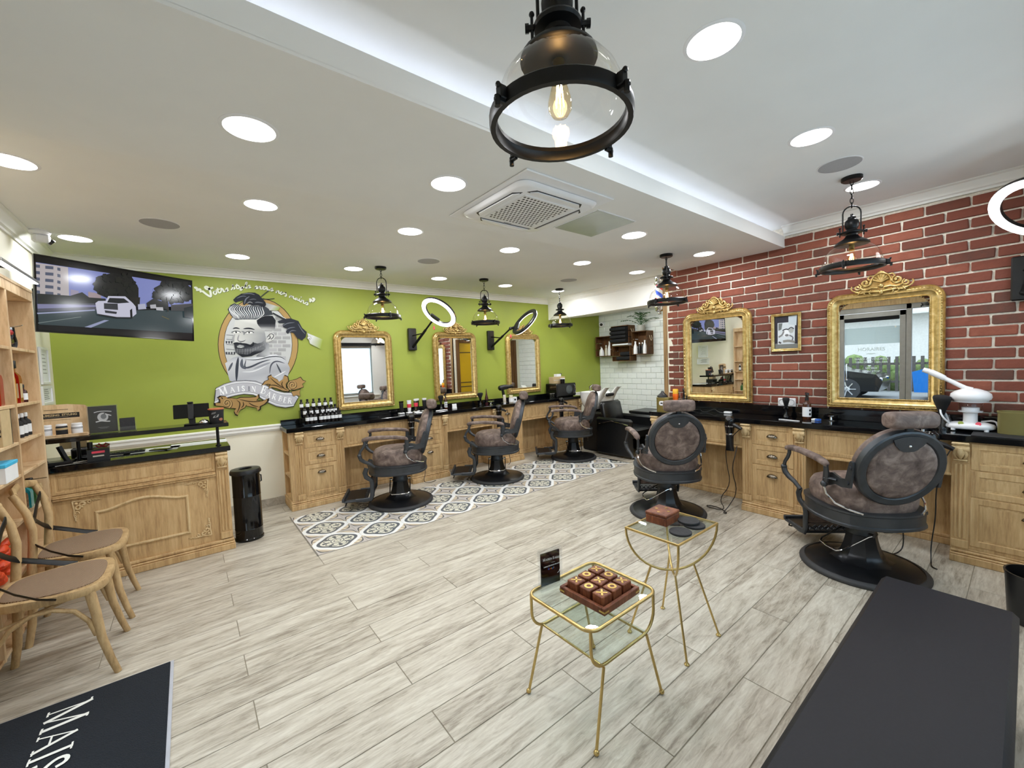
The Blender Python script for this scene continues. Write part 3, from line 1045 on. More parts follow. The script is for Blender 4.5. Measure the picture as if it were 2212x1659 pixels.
# lettering on the glass, readable from the street (reversed from inside)
MD = frame3((XL - .068, 1.85, 0), (0, -1, 0), (0, 0, 1))
st_ = Flat()
st_.poly([(-.39, 1.62), (.39, 1.62), (.39, 1.93), (-.39, 1.93)], sr(232, 240, 244))
for i in range(40):
    a = random.uniform(-.37, .37)
    b = random.choice((1.645, 1.9)) + random.uniform(-.02, .02)
    st_.stroke([(a, b), (a + .025, b + .012)], .008, sr(168, 184, 192))
def word(fl_, pts_list, M2, wd, col):
    for p in pts_list:
        fl_.stroke([(M2[0] + x * M2[2], M2[1] + y * M2[2]) for x, y in p], wd, col, 2)
WEL = [[(0, 1), (.05, .3), (.15, 0), (.3, .6), (.42, 0), (.6, .6), (.7, 1.05)], [(.72, .25), (.95, .35), (.98, .55), (.82, .6), (.75, .3), (.88, .02), (1.08, .2)], [(1.08, .2), (1.3, .7), (1.28, 1.05), (1.17, .9), (1.18, .1), (1.36, .15)], [(1.7, .5), (1.52, .6), (1.42, .3), (1.52, .02), (1.72, .18)], [(1.95, .6), (1.8, .3), (1.92, .02), (2.08, .3), (1.97, .6), (2.15, .5)], [(2.2, .55), (2.22, 0), (2.25, .4), (2.38, .58), (2.42, 0), (2.46, .42), (2.6, .56), (2.64, .05), (2.78, .2)], [(2.78, .25), (3.02, .35), (3.03, .55), (2.88, .6), (2.8, .3), (2.95, .02), (3.2, .25)]]
word(st_, WEL, (-.28, 1.72, .175), .016, sr(120, 150, 168))
st_.build('welcome_sticker', d1, MD)
for body, z, sz in (('HORAIRES', 1.52, .085), ('MARDI AU VENDREDI', 1.34, .05), ('10H-13H ET 14H-19H', 1.28, .05), ('SAMEDI', 1.17, .05), ('NON STOP', 1.11, .05)):
    text('lettering', body, sz, 'letter_white', d1, MD @ Matrix.Translation((0, z, .001)), .0012)
mo = Flat()
mo.stroke([(-.07, 1.425), (-.05, 1.445), (0, 1.435), (.05, 1.445), (.07, 1.425)], .02, sr(240, 240, 238), 2, True)
mo.build('moustache_sticker', d1, MD)

# ================================================================ cabinets, worktops
def panel_front(w_, h_, b=.045, d=.020):
    """framed drawer or panel front, centre at origin, facing -y; dark bead groove and recessed field"""
    m = MB()
    P = [(-w_ / 2, -h_ / 2), (w_ / 2, -h_ / 2), (w_ / 2, h_ / 2), (-w_ / 2, h_ / 2)]
    m.sweep(P, [(0, -d), (0, -.002), (.002, 0), (b - .004, 0), (b, -.006), (b + .003, -.012), (b + .009, -.012), (b + .013, -.006), (b + .02, -.005)])
    q = b + .02
    m.add([(-w_ / 2 + q, -h_ / 2 + q, -.005), (w_ / 2 - q, -h_ / 2 + q, -.005), (w_ / 2 - q, h_ / 2 - q, -.005), (-w_ / 2 + q, h_ / 2 - q, -.005)], [(0, 1, 2, 3)])
    M_ = Matrix(((1, 0, 0, 0), (0, 0, -1, 0), (0, 1, 0, 0), (0, 0, 0, 1)))
    m.v = [tuple(M_ @ V(p)) for p in m.v]
    return m
def cup_handle():
    m = MB()
    n, k = 12, 5
    vs, fs = [], []
    for sc in (1, .9):
        for i in range(n + 1):
            a = pi * i / n
            for j in range(k + 1):
                b = pi / 2 * j / k
                vs.append((-.046 * cos(a) * sc, -.026 * sin(a) * cos(b) * sc, .030 * sin(a) * sin(b) * sc - .012))
    q = (n + 1) * (k + 1)
    for i in range(n):
        for j in range(k):
            f = (i * (k + 1) + j, (i + 1) * (k + 1) + j, (i + 1) * (k + 1) + j + 1, i * (k + 1) + j + 1)
            fs += [f, tuple(x + q for x in f)[::-1]]
        fs.append((i * (k + 1), (i + 1) * (k + 1), q + (i + 1) * (k + 1), q + i * (k + 1)))
    m.add(vs, fs)
    return m
HANDLE = cup_handle().build('handle', 'pewter', smooth=50).data
bpy.data.objects.remove(bpy.data.objects['handle'])
def corbel_mesh():
    """small carved acanthus bracket: cap, leaf, two scrolls"""
    m = MB()
    m.box((0, -.021, .118), (.084, .058, .014), .004).box((0, -.018, .108), (.076, .050, .010), .004)
    m.lathe([(.001, -.04), (.022, -.038), (.026, 0), (.022, .038), (.001, .04)], 10, (0, 0, 0), Matrix.Translation((0, -.024, .082)) @ Matrix.Rotation(pi / 2, 4, 'Y'))
    for s_ in (-1, 1):
        m.lathe([(.001, -.008), (.017, -.007), (.020, 0), (.017, .007), (.001, .008)], 10, (0, 0, 0), Matrix.Translation((s_ * .036, -.026, .082)) @ Matrix.Rotation(pi / 2, 4, 'Y'))
        m.tube([(s_ * .022, -.036, .07), (s_ * .028, -.03, .045), (s_ * .022, -.020, .022), (s_ * .012, -.012, .006)], [.009, .010, .008, .004], 6)
    m.tube([(0, -.048, .088), (0, -.044, .06), (0, -.034, .034), (0, -.020, .012)], [.010, .016, .013, .007], 8, flat=1.1)
    m.tube([(-.010, -.044, .078), (-.014, -.038, .05), (-.010, -.026, .024)], [.006, .009, .005], 6)
    m.tube([(.010, -.044, .078), (.014, -.038, .05), (.010, -.026, .024)], [.006, .009, .005], 6)
    m.box((0, -.012, .0), (.066, .022, .012), .003)
    return m
CORBEL = corbel_mesh().build('corbel', 'carved_oak', smooth=60).data
bpy.data.objects.remove(bpy.data.objects['corbel'])
def pilaster(x, h, y=0):
    m = MB()
    m.bx(x - .042, x + .042, y - .004, y + .02, .10, h, .002)
    z0, z1 = .17, h - .16
    for dx in (-.022, 0, .022):
        m.tube([(x + dx, y - .005, z0), (x + dx, y - .005, z1)], .008, 8)
    m.bx(x - .040, x + .040, y - .010, y, h - .15, h - .138, .002)
    m.bx(x - .042, x + .042, y - .012, y + .01, .10, .155, .003)
    return m
def plinth(m, w_, d=.36, x0=0):
    m.bx(x0, w_, -.030, d, 0, .05, .004)
    m.bx(x0, w_, -.024, d, .05, .064, .005)
    m.bx(x0, w_, -.014, d, .066, .086, .006)
    m.bx(x0, w_, -.006, d, .086, .10, .003)
    return m
HZ = .85
def drawer_unit(name, label, w_, loc, rz, group, niche=False, right_p=True):
    t = thing(name, label, 'cabinet', loc, rz, group)
    c = MB()
    x0 = .075 if niche else 0
    c.bx(x0, w_, 0, .37, .10, HZ, .002)
    if niche:
        c.bx(0, .08, 0, .055, .10, HZ, .002).bx(0, .08, .33, .37, .10, HZ, .002)
        for z in (.10, .345, .59, .83):
            c.bx(0, .08, .05, .34, z, z + .018, .001)
    c.build('carcass', 'cabinet_oak', t)
    plinth(MB(), w_, .37, -.012 if niche else 0).build('plinth', 'cabinet_oak', t)
    px = [(.098 if niche else .045)] + ([w_ - .045] if right_p else [])
    for x in px:
        p = pilaster(x, HZ).build('pilaster', 'cabinet_oak', t)
        link('corbel', CORBEL, p, (x, -.004, HZ - .130))
    a, b = px[0] + .048, (w_ - .092 if right_p else w_ - .01)
    for z0, z1 in ((.658, .838), (.472, .650), (.126, .462)):
        d = panel_front(b - a, z1 - z0, .042).build('drawer', 'cabinet_oak', t, ((a + b) / 2, -.006, (z0 + z1) / 2))
        link('handle', HANDLE, d, (0, -.004, (z1 - z0) / 2 - (.085 if z1 - z0 > .2 else (z1 - z0) / 2)))
    return t
def apron_unit(name, label, w_, loc, rz, group):
    t = thing(name, label, 'cabinet', loc, rz, group)
    MB().bx(0, w_, .012, .04, .60, HZ, .002).bx(0, w_, .0, .05, .598, .616, .004).build('apron', 'cabinet_oak', t)
    panel_front(w_ - .06, .20, .03, .012).build('apron_panel', 'cabinet_oak', t, (w_ / 2, .008, .728))
    MB().bx(0, w_, .31, .34, .05, HZ, .002).build('back_panel', 'cabinet_oak', t)
    MB().bx(0, w_, .285, .33, 0, .05, .004).bx(0, w_, .292, .33, .05, .075, .006).build('skirting', 'cabinet_oak', t)
    return t
GL = 'cabinets under the green wall mirrors'
drawer_unit('drawer_cabinet', 'oak drawer cabinet nearest the black bin, with open side niche of small bottles', .57, (.82, 4.93, 0), 0, GL, True)
apron_unit('kneehole_panel', 'oak kneehole panel between first and second drawer cabinets, under left mirror', .81, (1.39, 4.93, 0), 0, GL)
drawer_unit('drawer_cabinet', 'oak drawer cabinet second from the black bin on green wall', .55, (2.20, 4.93, 0), 0, GL)
apron_unit('kneehole_panel', 'oak kneehole panel behind the middle left barber chair', .75, (2.75, 4.93, 0), 0, GL)
drawer_unit('drawer_cabinet', 'oak drawer cabinet third from the black bin on green wall', .58, (3.50, 4.93, 0), 0, GL)
apron_unit('kneehole_panel', 'oak kneehole panel under the farthest green wall mirror', .77, (4.08, 4.93, 0), 0, GL)
drawer_unit('drawer_cabinet', 'oak drawer cabinet at the far end of green wall counter', .60, (4.85, 4.93, 0), 0, GL)
GR = 'cabinets under the brick wall mirrors'
QZ = -pi / 2
t_ = thing('end_panel', 'narrow oak end post beside the tiled washing alcove', 'cabinet', (4.18, 2.70, 0), QZ, GR)
MB().bx(0, .09, 0, .37, .10, HZ, .002).build('carcass', 'cabinet_oak', t_)
plinth(MB(), .09, .37).build('plinth', 'cabinet_oak', t_)
p_ = pilaster(.045, HZ).build('pilaster', 'cabinet_oak', t_)
link('corbel', CORBEL, p_, (.045, -.004, HZ - .130))
apron_unit('kneehole_panel', 'oak kneehole panel behind the barber chair by the small brick wall mirror', .885, (4.18, 2.61, 0), QZ, GR)
drawer_unit('drawer_cabinet', 'oak three drawer cabinet between the two brick wall barber chairs', .525, (4.18, 1.725, 0), QZ, GR)
apron_unit('kneehole_panel', 'oak kneehole panel behind the nearest barber chair', .87, (4.18, 1.20, 0), QZ, GR)
drawer_unit('drawer_cabinet', 'oak three drawer cabinet at the right edge, under white steamer', .72, (4.18, .335, 0), QZ, GR)

t_ = thing('worktop', 'long black granite worktop with upstand along the green wall', 'worktop', (0, 0, 0))
MB().bx(.80, 5.47, 4.895, 5.298, .85, .895, .004).build('slab', 'granite', t_)
MB().bx(.81, 5.46, 5.272, 5.298, .895, .957, .003).build('upstand', 'granite', t_)
t_ = thing('worktop', 'black granite worktop with upstand along the brick wall', 'worktop', (0, 0, 0))
MB().bx(4.145, 4.548, -.42, 2.72, .85, .895, .004).build('slab', 'granite', t_)
MB().bx(4.525, 4.550, -.42, 2.70, .895, .992, .003).build('upstand', 'granite', t_)
m_ = MB().bx(4.15, 4.45, -.40, .245, .896, .901, .002).build('rubber_mat', 'mat_black')
tag(m_, 'matt black mat on the worktop under the gold green bin', 'mat')

# ---------------------------------------------------------------- gilt mirrors
MW, MH = .735, .985
def mirror_path(w_, h_, r, n=8):
    p = [(-w_ / 2, 0), (w_ / 2, 0)]
    for i in range(n + 1):
        a = pi / 2 * i / n
        p.append((w_ / 2 - r + r * cos(a), h_ - r + r * sin(a)))
    for i in range(n + 1):
        a = pi / 2 + pi / 2 * i / n
        p.append((-w_ / 2 + r + r * cos(a), h_ - r + r * sin(a)))
    return p
UP = Matrix(((1, 0, 0, 0), (0, 0, -1, 0), (0, 1, 0, 0), (0, 0, 0, 1)))      # drawing plane -> upright, facing -y
def scroll(c, r0, a0, turns, s_=1, n=16):
    return [(c[0] + s_ * r0 * (1 - .8 * i / n) * cos(a0 + turns * 2 * pi * i / n), c[1] + r0 * (1 - .8 * i / n) * sin(a0 + turns * 2 * pi * i / n)) for i in range(n + 1)]
def crest_mesh():
    m = MB()
    def tb(pts, r0, r1, z=.03, fl=1):
        n = len(pts)
        m.tube([(p[0], p[1], z) for p in pts], [r0 + (r1 - r0) * i / (n - 1) for i in range(n)], 7)
    for s_ in (-1, 1):
        tb(scroll((s_ * .098, .052), .034, pi * .9, 1.2, s_), .008, .012)
        tb(scroll((s_ * .150, .022), .026, pi * .6, 1.25, s_), .006, .010)
        tb([(s_ * .01, -.03), (s_ * .05, -.025), (s_ * .09, -.02), (s_ * .13, -.028), (s_ * .165, -.012)], .012, .006, .028)
        tb([(s_ * .02, .0), (s_ * .06, .008), (s_ * .085, -.004), (s_ * .115, .0), (s_ * .135, .02)], .010, .006, .034)
        tb([(s_ * .045, .1), (s_ * .07, .105), (s_ * .085, .085), (s_ * .07, .07)], .006, .008)
        tb([(s_ * .165, -.012), (s_ * .185, .002), (s_ * .195, .022), (s_ * .185, .036)], .006, .007)
        for q in range(3):
            tb([(s_ * (.06 + .035 * q), -.012), (s_ * (.075 + .035 * q), -.034), (s_ * (.066 + .035 * q), -.05 + .008 * q)], .009, .003, .030)
    for q in range(7):                                             # shell
        a = pi * (.12 + .76 * q / 6)
        tb([(0, .045), (.045 * cos(a) * .6, .045 + .05 * sin(a) * .6), (.052 * cos(a), .045 + .062 * sin(a))], .006, .010, .040)
    tb([(.062 * cos(a), .045 + .075 * sin(a)) for a in [pi * i / 14 for i in range(15)]], .007, .007, .034)
    tb([(-.02, .122), (0, .132), (.02, .122)], .006, .006, .034)
    m.ball((0, .015, .04), .018, 10, 6, (1, 1, .6))
    m.ball((0, -.035, .032), .016, 8, 5, (1, 1.3, .6))
    m.prism([(-.17, -.02), (-.05, -.035), (.05, -.035), (.17, -.02), (.12, .04), (.06, .09), (0, .12), (-.06, .09), (-.12, .04)], .0, .018)
    m.v = [tuple(UP @ V(p)) for p in m.v]
    return m
def make_mirror(label, loc, rz, group):
    t = thing('gilt_mirror', label, 'mirror', loc, rz, group)
    P = mirror_path(MW, MH, .105)
    fr = MB().sweep(P, [(0, .0), (0, .022), (.004, .028), (.010, .024), (.014, .030), (.026, .036), (.034, .034), (.042, .040), (.050, .034), (.062, .024), (.074, .022), (.080, .028), (.086, .026), (.088, .012), (.088, .004)], True, UP)
    fr.build('frame', 'gilt', t, smooth=40)
    q = [(x * (1 - .086 * 2 / MW), .086 + y * (1 - .172 / MH)) for x, y in P]
    MB().prism(q, .004, .009, UP).build('mirror_glass', 'mirror_silver', t, smooth=0)
    be = MB()
    q2 = [(x * (1 - .083 * 2 / MW), .083 + y * (1 - .166 / MH)) for x, y in P]
    ln = 0
    for a, b in zip(q2, q2[1:] + q2[:1]):
        a, b = V(a), V(b)
        d = (b - a).length
        n = max(1, int(d / .013))
        for i in range(n):
            c = a.lerp(b, i / n)
            be.add([(c.x + dx, c.y + dy, .030 + dz) for dx, dy, dz in ((.005, 0, 0), (0, .005, 0), (-.005, 0, 0), (0, -.005, 0), (0, 0, .005))], [(0, 1, 4), (1, 2, 4), (2, 3, 4), (3, 0, 4)], UP)
    o = be.build('beading', 'gilt', t, smooth=0)
    lf = MB()                                                       # carved vine in the outer channel
    q3 = [(x * (1 - .019 * 2 / MW), .019 + y * (1 - .038 / MH)) for x, y in P]
    for a, b in zip(q3, q3[1:] + q3[:1]):
        a, b = V(a), V(b)
        n = max(1, int((b - a).length / .020))
        dr = (b - a).normalized()
        nn = V((-dr.y, dr.x))
        for i in range(n):
            c = a.lerp(b, i / n)
            s_ = 1 if i % 2 else -1
            e = c + dr * .010 + nn * s_ * .006
            g = c + dr * .016
            lf.add([(c.x, c.y, .033), (e.x, e.y, .0365), (g.x, g.y, .033), ((c + dr * .009).x, (c + dr * .009).y, .040)], [(0, 1, 3), (1, 2, 3), (2, 0, 3)], UP)
    lf.build('carved_vine', 'gilt', t, smooth=0)
    c = crest_mesh().build('crest', 'gilt', t, (0, -.012, MH + .018), smooth=60)
    return t
MG = 'gilt barber mirrors'
mi = make_mirror('gilt mirror on green wall nearest the painted portrait, reflecting a window', (1.797, YF - .004, 1.006), 0, MG)
mi.rotation_euler = (R_(.0), 0, 0)
dup(mi, 'middle gilt mirror of the three on the green wall, reflecting mustard panels', (3.135, YF - .004, 1.010), 0, MG)
dup(mi, 'gilt mirror farthest along green wall, beside black towel steriliser', (4.447, YF - .004, 1.006), 0, MG)
dup(mi, 'gilt mirror on brick wall beside the tiled alcove, reflecting shelves', (XR - .006, 2.130, 1.006), QZ, MG)
dup(mi, 'gilt mirror on brick wall nearest the viewer, reflecting the glass entrance', (XR - .006, .770, 1.008), QZ, MG)

# ================================================================ barber chairs (forward is +y)
def se_poly(rx, ry, e, n=28, rot=0):
    out = []
    for i in range(n):
        a = 2 * pi * i / n + rot
        c, s = cos(a), sin(a)
        out.append((rx * abs(c) ** (2 / e) * (1 if c >= 0 else -1), ry * abs(s) ** (2 / e) * (1 if s >= 0 else -1)))
    return out
def loft(m, rings, caps=True):
    """rings: lists of 3D points, equal length"""
    n = len(rings[0])
    vs = [p for r in rings for p in r]
    fs = []
    for i in range(len(rings) - 1):
        for j in range(n):
            fs.append((i * n + j, i * n + (j + 1) % n, (i + 1) * n + (j + 1) % n, (i + 1) * n + j))
    if caps:
        fs.append(tuple(range(n))[::-1])
        fs.append(tuple((len(rings) - 1) * n + j for j in range(n)))
    return m.add(vs, fs)
def cushion(m, rx, ry, e, prof, n=28, cx=0, cy=0):
    return loft(m, [[(cx + x * s, cy + y * s, z) for x, y in se_poly(rx, ry, e, n)] for s, z in prof])
CHAIR_GROUP = 'grey brown barber chairs'
def make_barber_chair(label, loc, rz):
    t = thing('barber_chair', label, 'barber chair', loc, rz, CHAIR_GROUP)
    b = MB().lathe([(.345, 0), (.350, .008), (.348, .020), (.335, .030), (.312, .034), (.306, .036), (.25, .046), (.17, .062)], 48).build('base_plate', 'base_steel', t, smooth=40)
    MB().lathe([(.340, .001), (.352, .004), (.354, .016), (.345, .028), (.322, .0345)], 48, close=False).build('rubber_rim', 'rubber', b, smooth=50)
    m = MB()
    loft(m, [[(r * cos(2 * pi * (i + .5) / 8), r * sin(2 * pi * (i + .5) / 8), z) for i in range(8)] for r, z in ((.205, .052), (.175, .062), (.140, .085), (.116, .120), (.100, .165), (.090, .21), (.084, .245))])
    m.v = [(x, y, z) for x, y, z in m.v]
    m.build('pedestal', 'base_steel', t, smooth=28)
    MB().lathe([(.084, .245), (.088, .25), (.082, .262), (.078, .27), (.078, .315), (.074, .322), (.03, .322)], 24).build('collar', 'dark_steel', t)
    MB().cyl((0, 0, .32), (0, 0, .36), .028, 16).build('piston', 'chrome', t)
    lv = MB()
    lv.tube([(0, .115, .262), (0, .085, .262)], .012, 10).tube([(0, -.115, .262), (0, -.085, .262)], .012, 10)
    lv.tube([(0, -.108, .262), (-.03, -.108, .255), (-.19, -.105, .165), (-.215, -.085, .152), (-.225, 0, .15), (-.215, .085, .152), (-.19, .105, .165), (-.03, .108, .255), (0, .108, .262)], .0055, 8)
    lv.build('pump_lever', 'chrome', t)
    m = MB().bx(-.13, .13, -.20, .18, .345, .372, .006).bx(-.03, .03, -.235, -.15, .335, .35, .004)
    m.cyl((-.16, -.19, .352), (.16, -.19, .352), .010, 8)
    m.build('underframe', 'black_metal', t)
    P = [(x, y + (.0 if y < 0 else .028 * (y / .305))) for x, y in se_poly(.305, .305, 2.5, 32)]
    P = [(x * (1.012 if i % 4 == 0 else 1), y * (1.012 if i % 4 == 0 else 1)) for i, (x, y) in enumerate(P)]
    fr = MB()
    loft(fr, [[(x * s, (y - .0) * s, z) for x, y in P] for s, z in ((.86, .362), (.95, .362), (.985, .368), (.985, .382), (.96, .388), (.965, .45), (.985, .456), (.985, .468), (.93, .470))])
    fr.build('seat_frame', 'dark_steel', t, smooth=20)
    s = MB()
    cushion(s, .268, .270, 2.6, [(.80, .462), (.97, .468), (1.0, .50), (1.01, .535), (.985, .575), (.92, .605), (.78, .622), (.5, .632), (.15, .636)], 32, 0, .01)
    st_ = s.build('seat_cushion', 'chair_leather', t, smooth=60)
    MB().tube([(-.10, -.248, .535), (-.115, -.15, .627), (-.14, 0, .632), (-.22, .13, .602), (-.255, .145, .545)], .004, 6).build('seam', 'chair_leather', st_)
    # backrest built flat, then leaned back
    tilt = R_(15)
    BM = Matrix.Translation((0, -.300, .775)) @ Matrix.Rotation(tilt, 4, 'X') @ Matrix(((1, 0, 0, 0), (0, 0, 1, 0), (0, 1, 0, 0), (0, 0, 0, 1)))
    def lat(prof, n=36, z=0, sq=1.03):
        m_ = MB().lathe(prof, n, (0, 0, z), None, True, sq)
        m_.v = [tuple(BM @ V((p[0], p[1], p[2]))) for p in m_.v]
        return m_
    # z of the lathe axis = local forward
    bf = lat([(.001, -.020), (.195, -.022), (.203, -.032), (.236, -.034), (.246, -.026), (.250, -.005), (.247, .012), (.20, .016), (.001, .016)]).build('back_frame', 'dark_steel', t, smooth=40)
    lat([(.001, -.034), (.10, -.035), (.17, -.034), (.192, -.030), (.197, -.020)]).build('back_panel', 'chair_leather', bf, smooth=60)
    lat([(.243, .010), (.247, .030), (.238, .055), (.20, .074), (.12, .083), (.001, .086)]).build('back_cushion', 'chair_leather', t, smooth=60)
    tb = MB().prism([(-.095, .205), (-.075, .165), (-.058, .150), (-.05, .138), (-.03, .128), (0, .125), (.03, .128), (.05, .138), (.058, .150), (.075, .165), (.095, .205), (.05, .222), (0, .228), (-.05, .222)], -.040, -.030)
    tb.v = [tuple(BM @ V(p)) for p in tb.v]
    tb_ = tb.build('top_plate', 'dark_steel', bf)
    sc = MB().ball((0, .165, -.041), .009, 10, 6)
    sc.v = [tuple(BM @ V(p)) for p in sc.v]
    sc.build('screw', 'chrome', t)
    hr = MB()
    loft(hr, [[(x, y * s_, z * s_) for y, z in se_poly(.056, .050, 3, 20)] for x, s_ in ((-.128, .55), (-.124, .82), (-.112, .96), (-.09, 1), (.09, 1), (.112, .96), (.124, .82), (.128, .55))])
    hr.v = [(x, y - .382, z + 1.082) for x, y, z in hr.v]
    h_ = hr.build('headrest', 'chair_leather', t, smooth=60)
    MB().bx(-.02, .02, -.385, -.365, 1.0, 1.06, .003).build('headrest_post', 'black_metal', h_)
    for s_ in (-1, 1):
        am = MB()
        loft(am, [[(s_ * .292 + x * k, y, z + q * k) for x, q in se_poly(.029, .020, 3, 14)] for y, z, k in ((.350, .770, .5), (.342, .772, .9), (.30, .782, 1), (.16, .786, 1), (.0, .776, .98), (-.08, .762, .9), (-.105, .752, .7), (-.112, .745, .4))])
        am.build('armrest', 'chair_leather', t, smooth=50)
        su = MB()
        su.tube([(s_ * .292, .325, .762), (s_ * .294, .322, .735), (s_ * .298, .335, .70), (s_ * .302, .366, .66), (s_ * .304, .378, .62)], [.016, .015, .015, .014, .016], 10, flat=.8)
        su.ball((s_ * .304, .378, .615), .022, 10, 6)
        su.tube([(s_ * .304, .376, .605), (s_ * .300, .368, .575), (s_ * .290, .335, .545), (s_ * .275, .29, .52), (s_ * .26, .24, .475)], [.020, .020, .018, .016, .014], 10)
        su.build('arm_support', 'dark_steel', t, smooth=50)
        br = MB()
        br.tube([(s_ * .290, -.095, .75), (s_ * .288, -.098, .70), (s_ * .286, -.09, .655), (s_ * .286, -.075, .615)], [.020, .024, .026, .018], 10, flat=.55, up=(1, 0, 0))
        MY = Matrix(((0, 0, 1, 0), (1, 0, 0, 0), (0, 1, 0, 0), (0, 0, 0, 1)))
        br.prism([(-.075, .60), (-.06, .685), (-.115, .70), (-.19, .68), (-.235, .69), (-.27, .80), (-.282, .815), (-.30, .81), (-.305, .78), (-.275, .64), (-.20, .625), (-.14, .63)], s_ * .246, s_ * .262, MY)
        br.ball((s_ * .290, -.078, .613), .022, 10, 6)
        br.tube([(s_ * .288, -.085, .655), (s_ * .27, -.12, .66), (s_ * .256, -.16, .66)], .018, 8, flat=.5)
        br.cyl((s_ * .24, -.262, .67), (s_ * .270, -.262, .67), .012, 10).cyl((s_ * .24, -.285, .77), (s_ * .270, -.285, .77), .011, 10)
        br.build('side_bracket', 'dark_steel', t, smooth=40)
        MB().tube([(s_ * .290, -.078, .60), (s_ * .288, -.10, .55), (s_ * .27, -.16, .505), (s_ * .22, -.225, .48), (s_ * .17, -.262, .466)], .008, 8).build('back_rail', 'chrome', t)
        le = MB()
        le.tube([(s_ * .215, .325, .46), (s_ * .215, .345, .41), (s_ * .212, .335, .365), (s_ * .205, .285, .325), (s_ * .20, .280, .28), (s_ * .20, .285, .16), (s_ * .20, .30, .125), (s_ * .20, .36, .118), (s_ * .20, .45, .122)], [.024, .026, .026, .024, .023, .023, .024, .022, .018], 8, flat=.6, up=(1, 0, 0))
        le.build('leg_strut', 'dark_steel', t, smooth=40)
    MB().bx(-.19, .19, .275, .30, .20, .34, .006).build('calf_panel', 'chair_leather', t)
    gr = MB()
    for i in range(9):
        x = -.17 + .0425 * i
        gr.tube([(x - .018, .29, .16), (x, .288, .18), (x + .018, .29, .16), (x, .292, .14), (x - .018, .29, .16)], .005, 6)
    gr.bx(-.195, .195, .283, .297, .196, .204, .001).bx(-.195, .195, .283, .297, .118, .138, .001)
    gr.build('pierced_panel', 'dark_steel', t)
    fp = MB()
    fp.bx(-.20, .20, .34, .57, .106, .122, .004)
    fp.bx(-.20, .20, .565, .59, .112, .150, .004)
    for i in range(6):
        fp.bx(-.17 + .068 * i - .022, -.17 + .068 * i + .022, .36, .55, .122, .128, .002)
    f_ = fp.build('footrest', 'dark_steel', t)
    MB().bx(-.185, .185, .37, .55, .122, .132, .004).build('footrest_pad', 'black_plastic', f_)
    MB().tube([(-.17, .55, .106), (-.17, .56, .07), (-.15, .565, .062), (.15, .565, .062), (.17, .56, .07), (.17, .55, .106)], .006, 8).build('towel_bar', 'black_metal', f_)
    return t
bc = make_barber_chair('barber chair on patterned tiles nearest the reception desk, seen from the side', (1.816, 4.38, 0), R_(155 - 90))
dup(bc, 'middle barber chair of the three on the patterned tiles', (3.154, 4.365, 0), R_(143 - 90))
dup(bc, 'farthest barber chair on the patterned tiles, beside the washing alcove', (4.673, 4.42, 0), R_(140 - 90))
dup(bc, 'barber chair seen from behind, beyond the small glass side table', (3.599, 2.18, 0), R_(48 - 90))
dup(bc, 'large barber chair seen from behind at right, next to black bench', (3.60, .71, 0), R_(46 - 90))

# ================================================================ side tables
def make_table_one():
    t = thing('side_table', 'low gold wire side table with two glass levels, holding the noughts and crosses set', 'side table', (1.36, 1.20, 0), 0)
    X, Y, Z = .2225, .186, .47
    def rr(x, y, r, z, n=6):
        out = []
        for cx, cy, a0 in ((x - r, y - r, 0), (-x + r, y - r, 90), (-x + r, -y + r, 180), (x - r, -y + r, 270)):
            for i in range(n + 1):
                a = R_(a0 + 90 * i / n)
                out.append((cx + r * cos(a), cy + r * sin(a), z))
        return out
    MB().tube(rr(X, Y, .05, Z), .0075, 10, True).build('top_ring', 'pale_gold', t, smooth=60)
    for s in (-1, 1):
        X2, YS = X - .013, (Y - .014)
        pts = [(-X2, s * YS, Z)] + [(-X2 + .085 * (1 - cos(R_(a))), s * YS, .385 - .085 * sin(R_(a))) for a in range(0, 91, 15)] + [(X2 - .085 * (1 - cos(R_(a))), s * YS, .385 - .085 * sin(R_(a))) for a in range(90, -1, -15)] + [(X2, s * YS, Z)]
        MB().tube(pts, .0065, 10).build('hoop', 'pale_gold', t, smooth=60)
    for s in (-1, 1):
        MB().tube([(s * .145, -Y + .014, .300), (s * .145, Y - .014, .300)], .005, 8).build('shelf_rail', 'pale_gold', t)
    MB().prism([(p[0] * .985, p[1] * .985) for p in rr(X, Y, .05, 0)], Z - .004, Z + .003).build('glass_top', 'table_glass', t, smooth=0)
    MB().bx(-.150, .150, -Y + .008, Y - .008, .304, .310).build('glass_shelf', 'table_glass', t, smooth=0)
    for sx in (-1, 1):
        for sy in (-1, 1):
            l = MB().tube([(sx * .145, sy * .178, .298), (sx * .222, sy * .196, .012)], [.0062, .0062], 10).build('leg', 'pale_gold', t)
            MB().ball((sx * .223, sy * .197, .011), .0115, 12, 8).build('foot', 'pale_gold', l)
    return t
make_table_one()
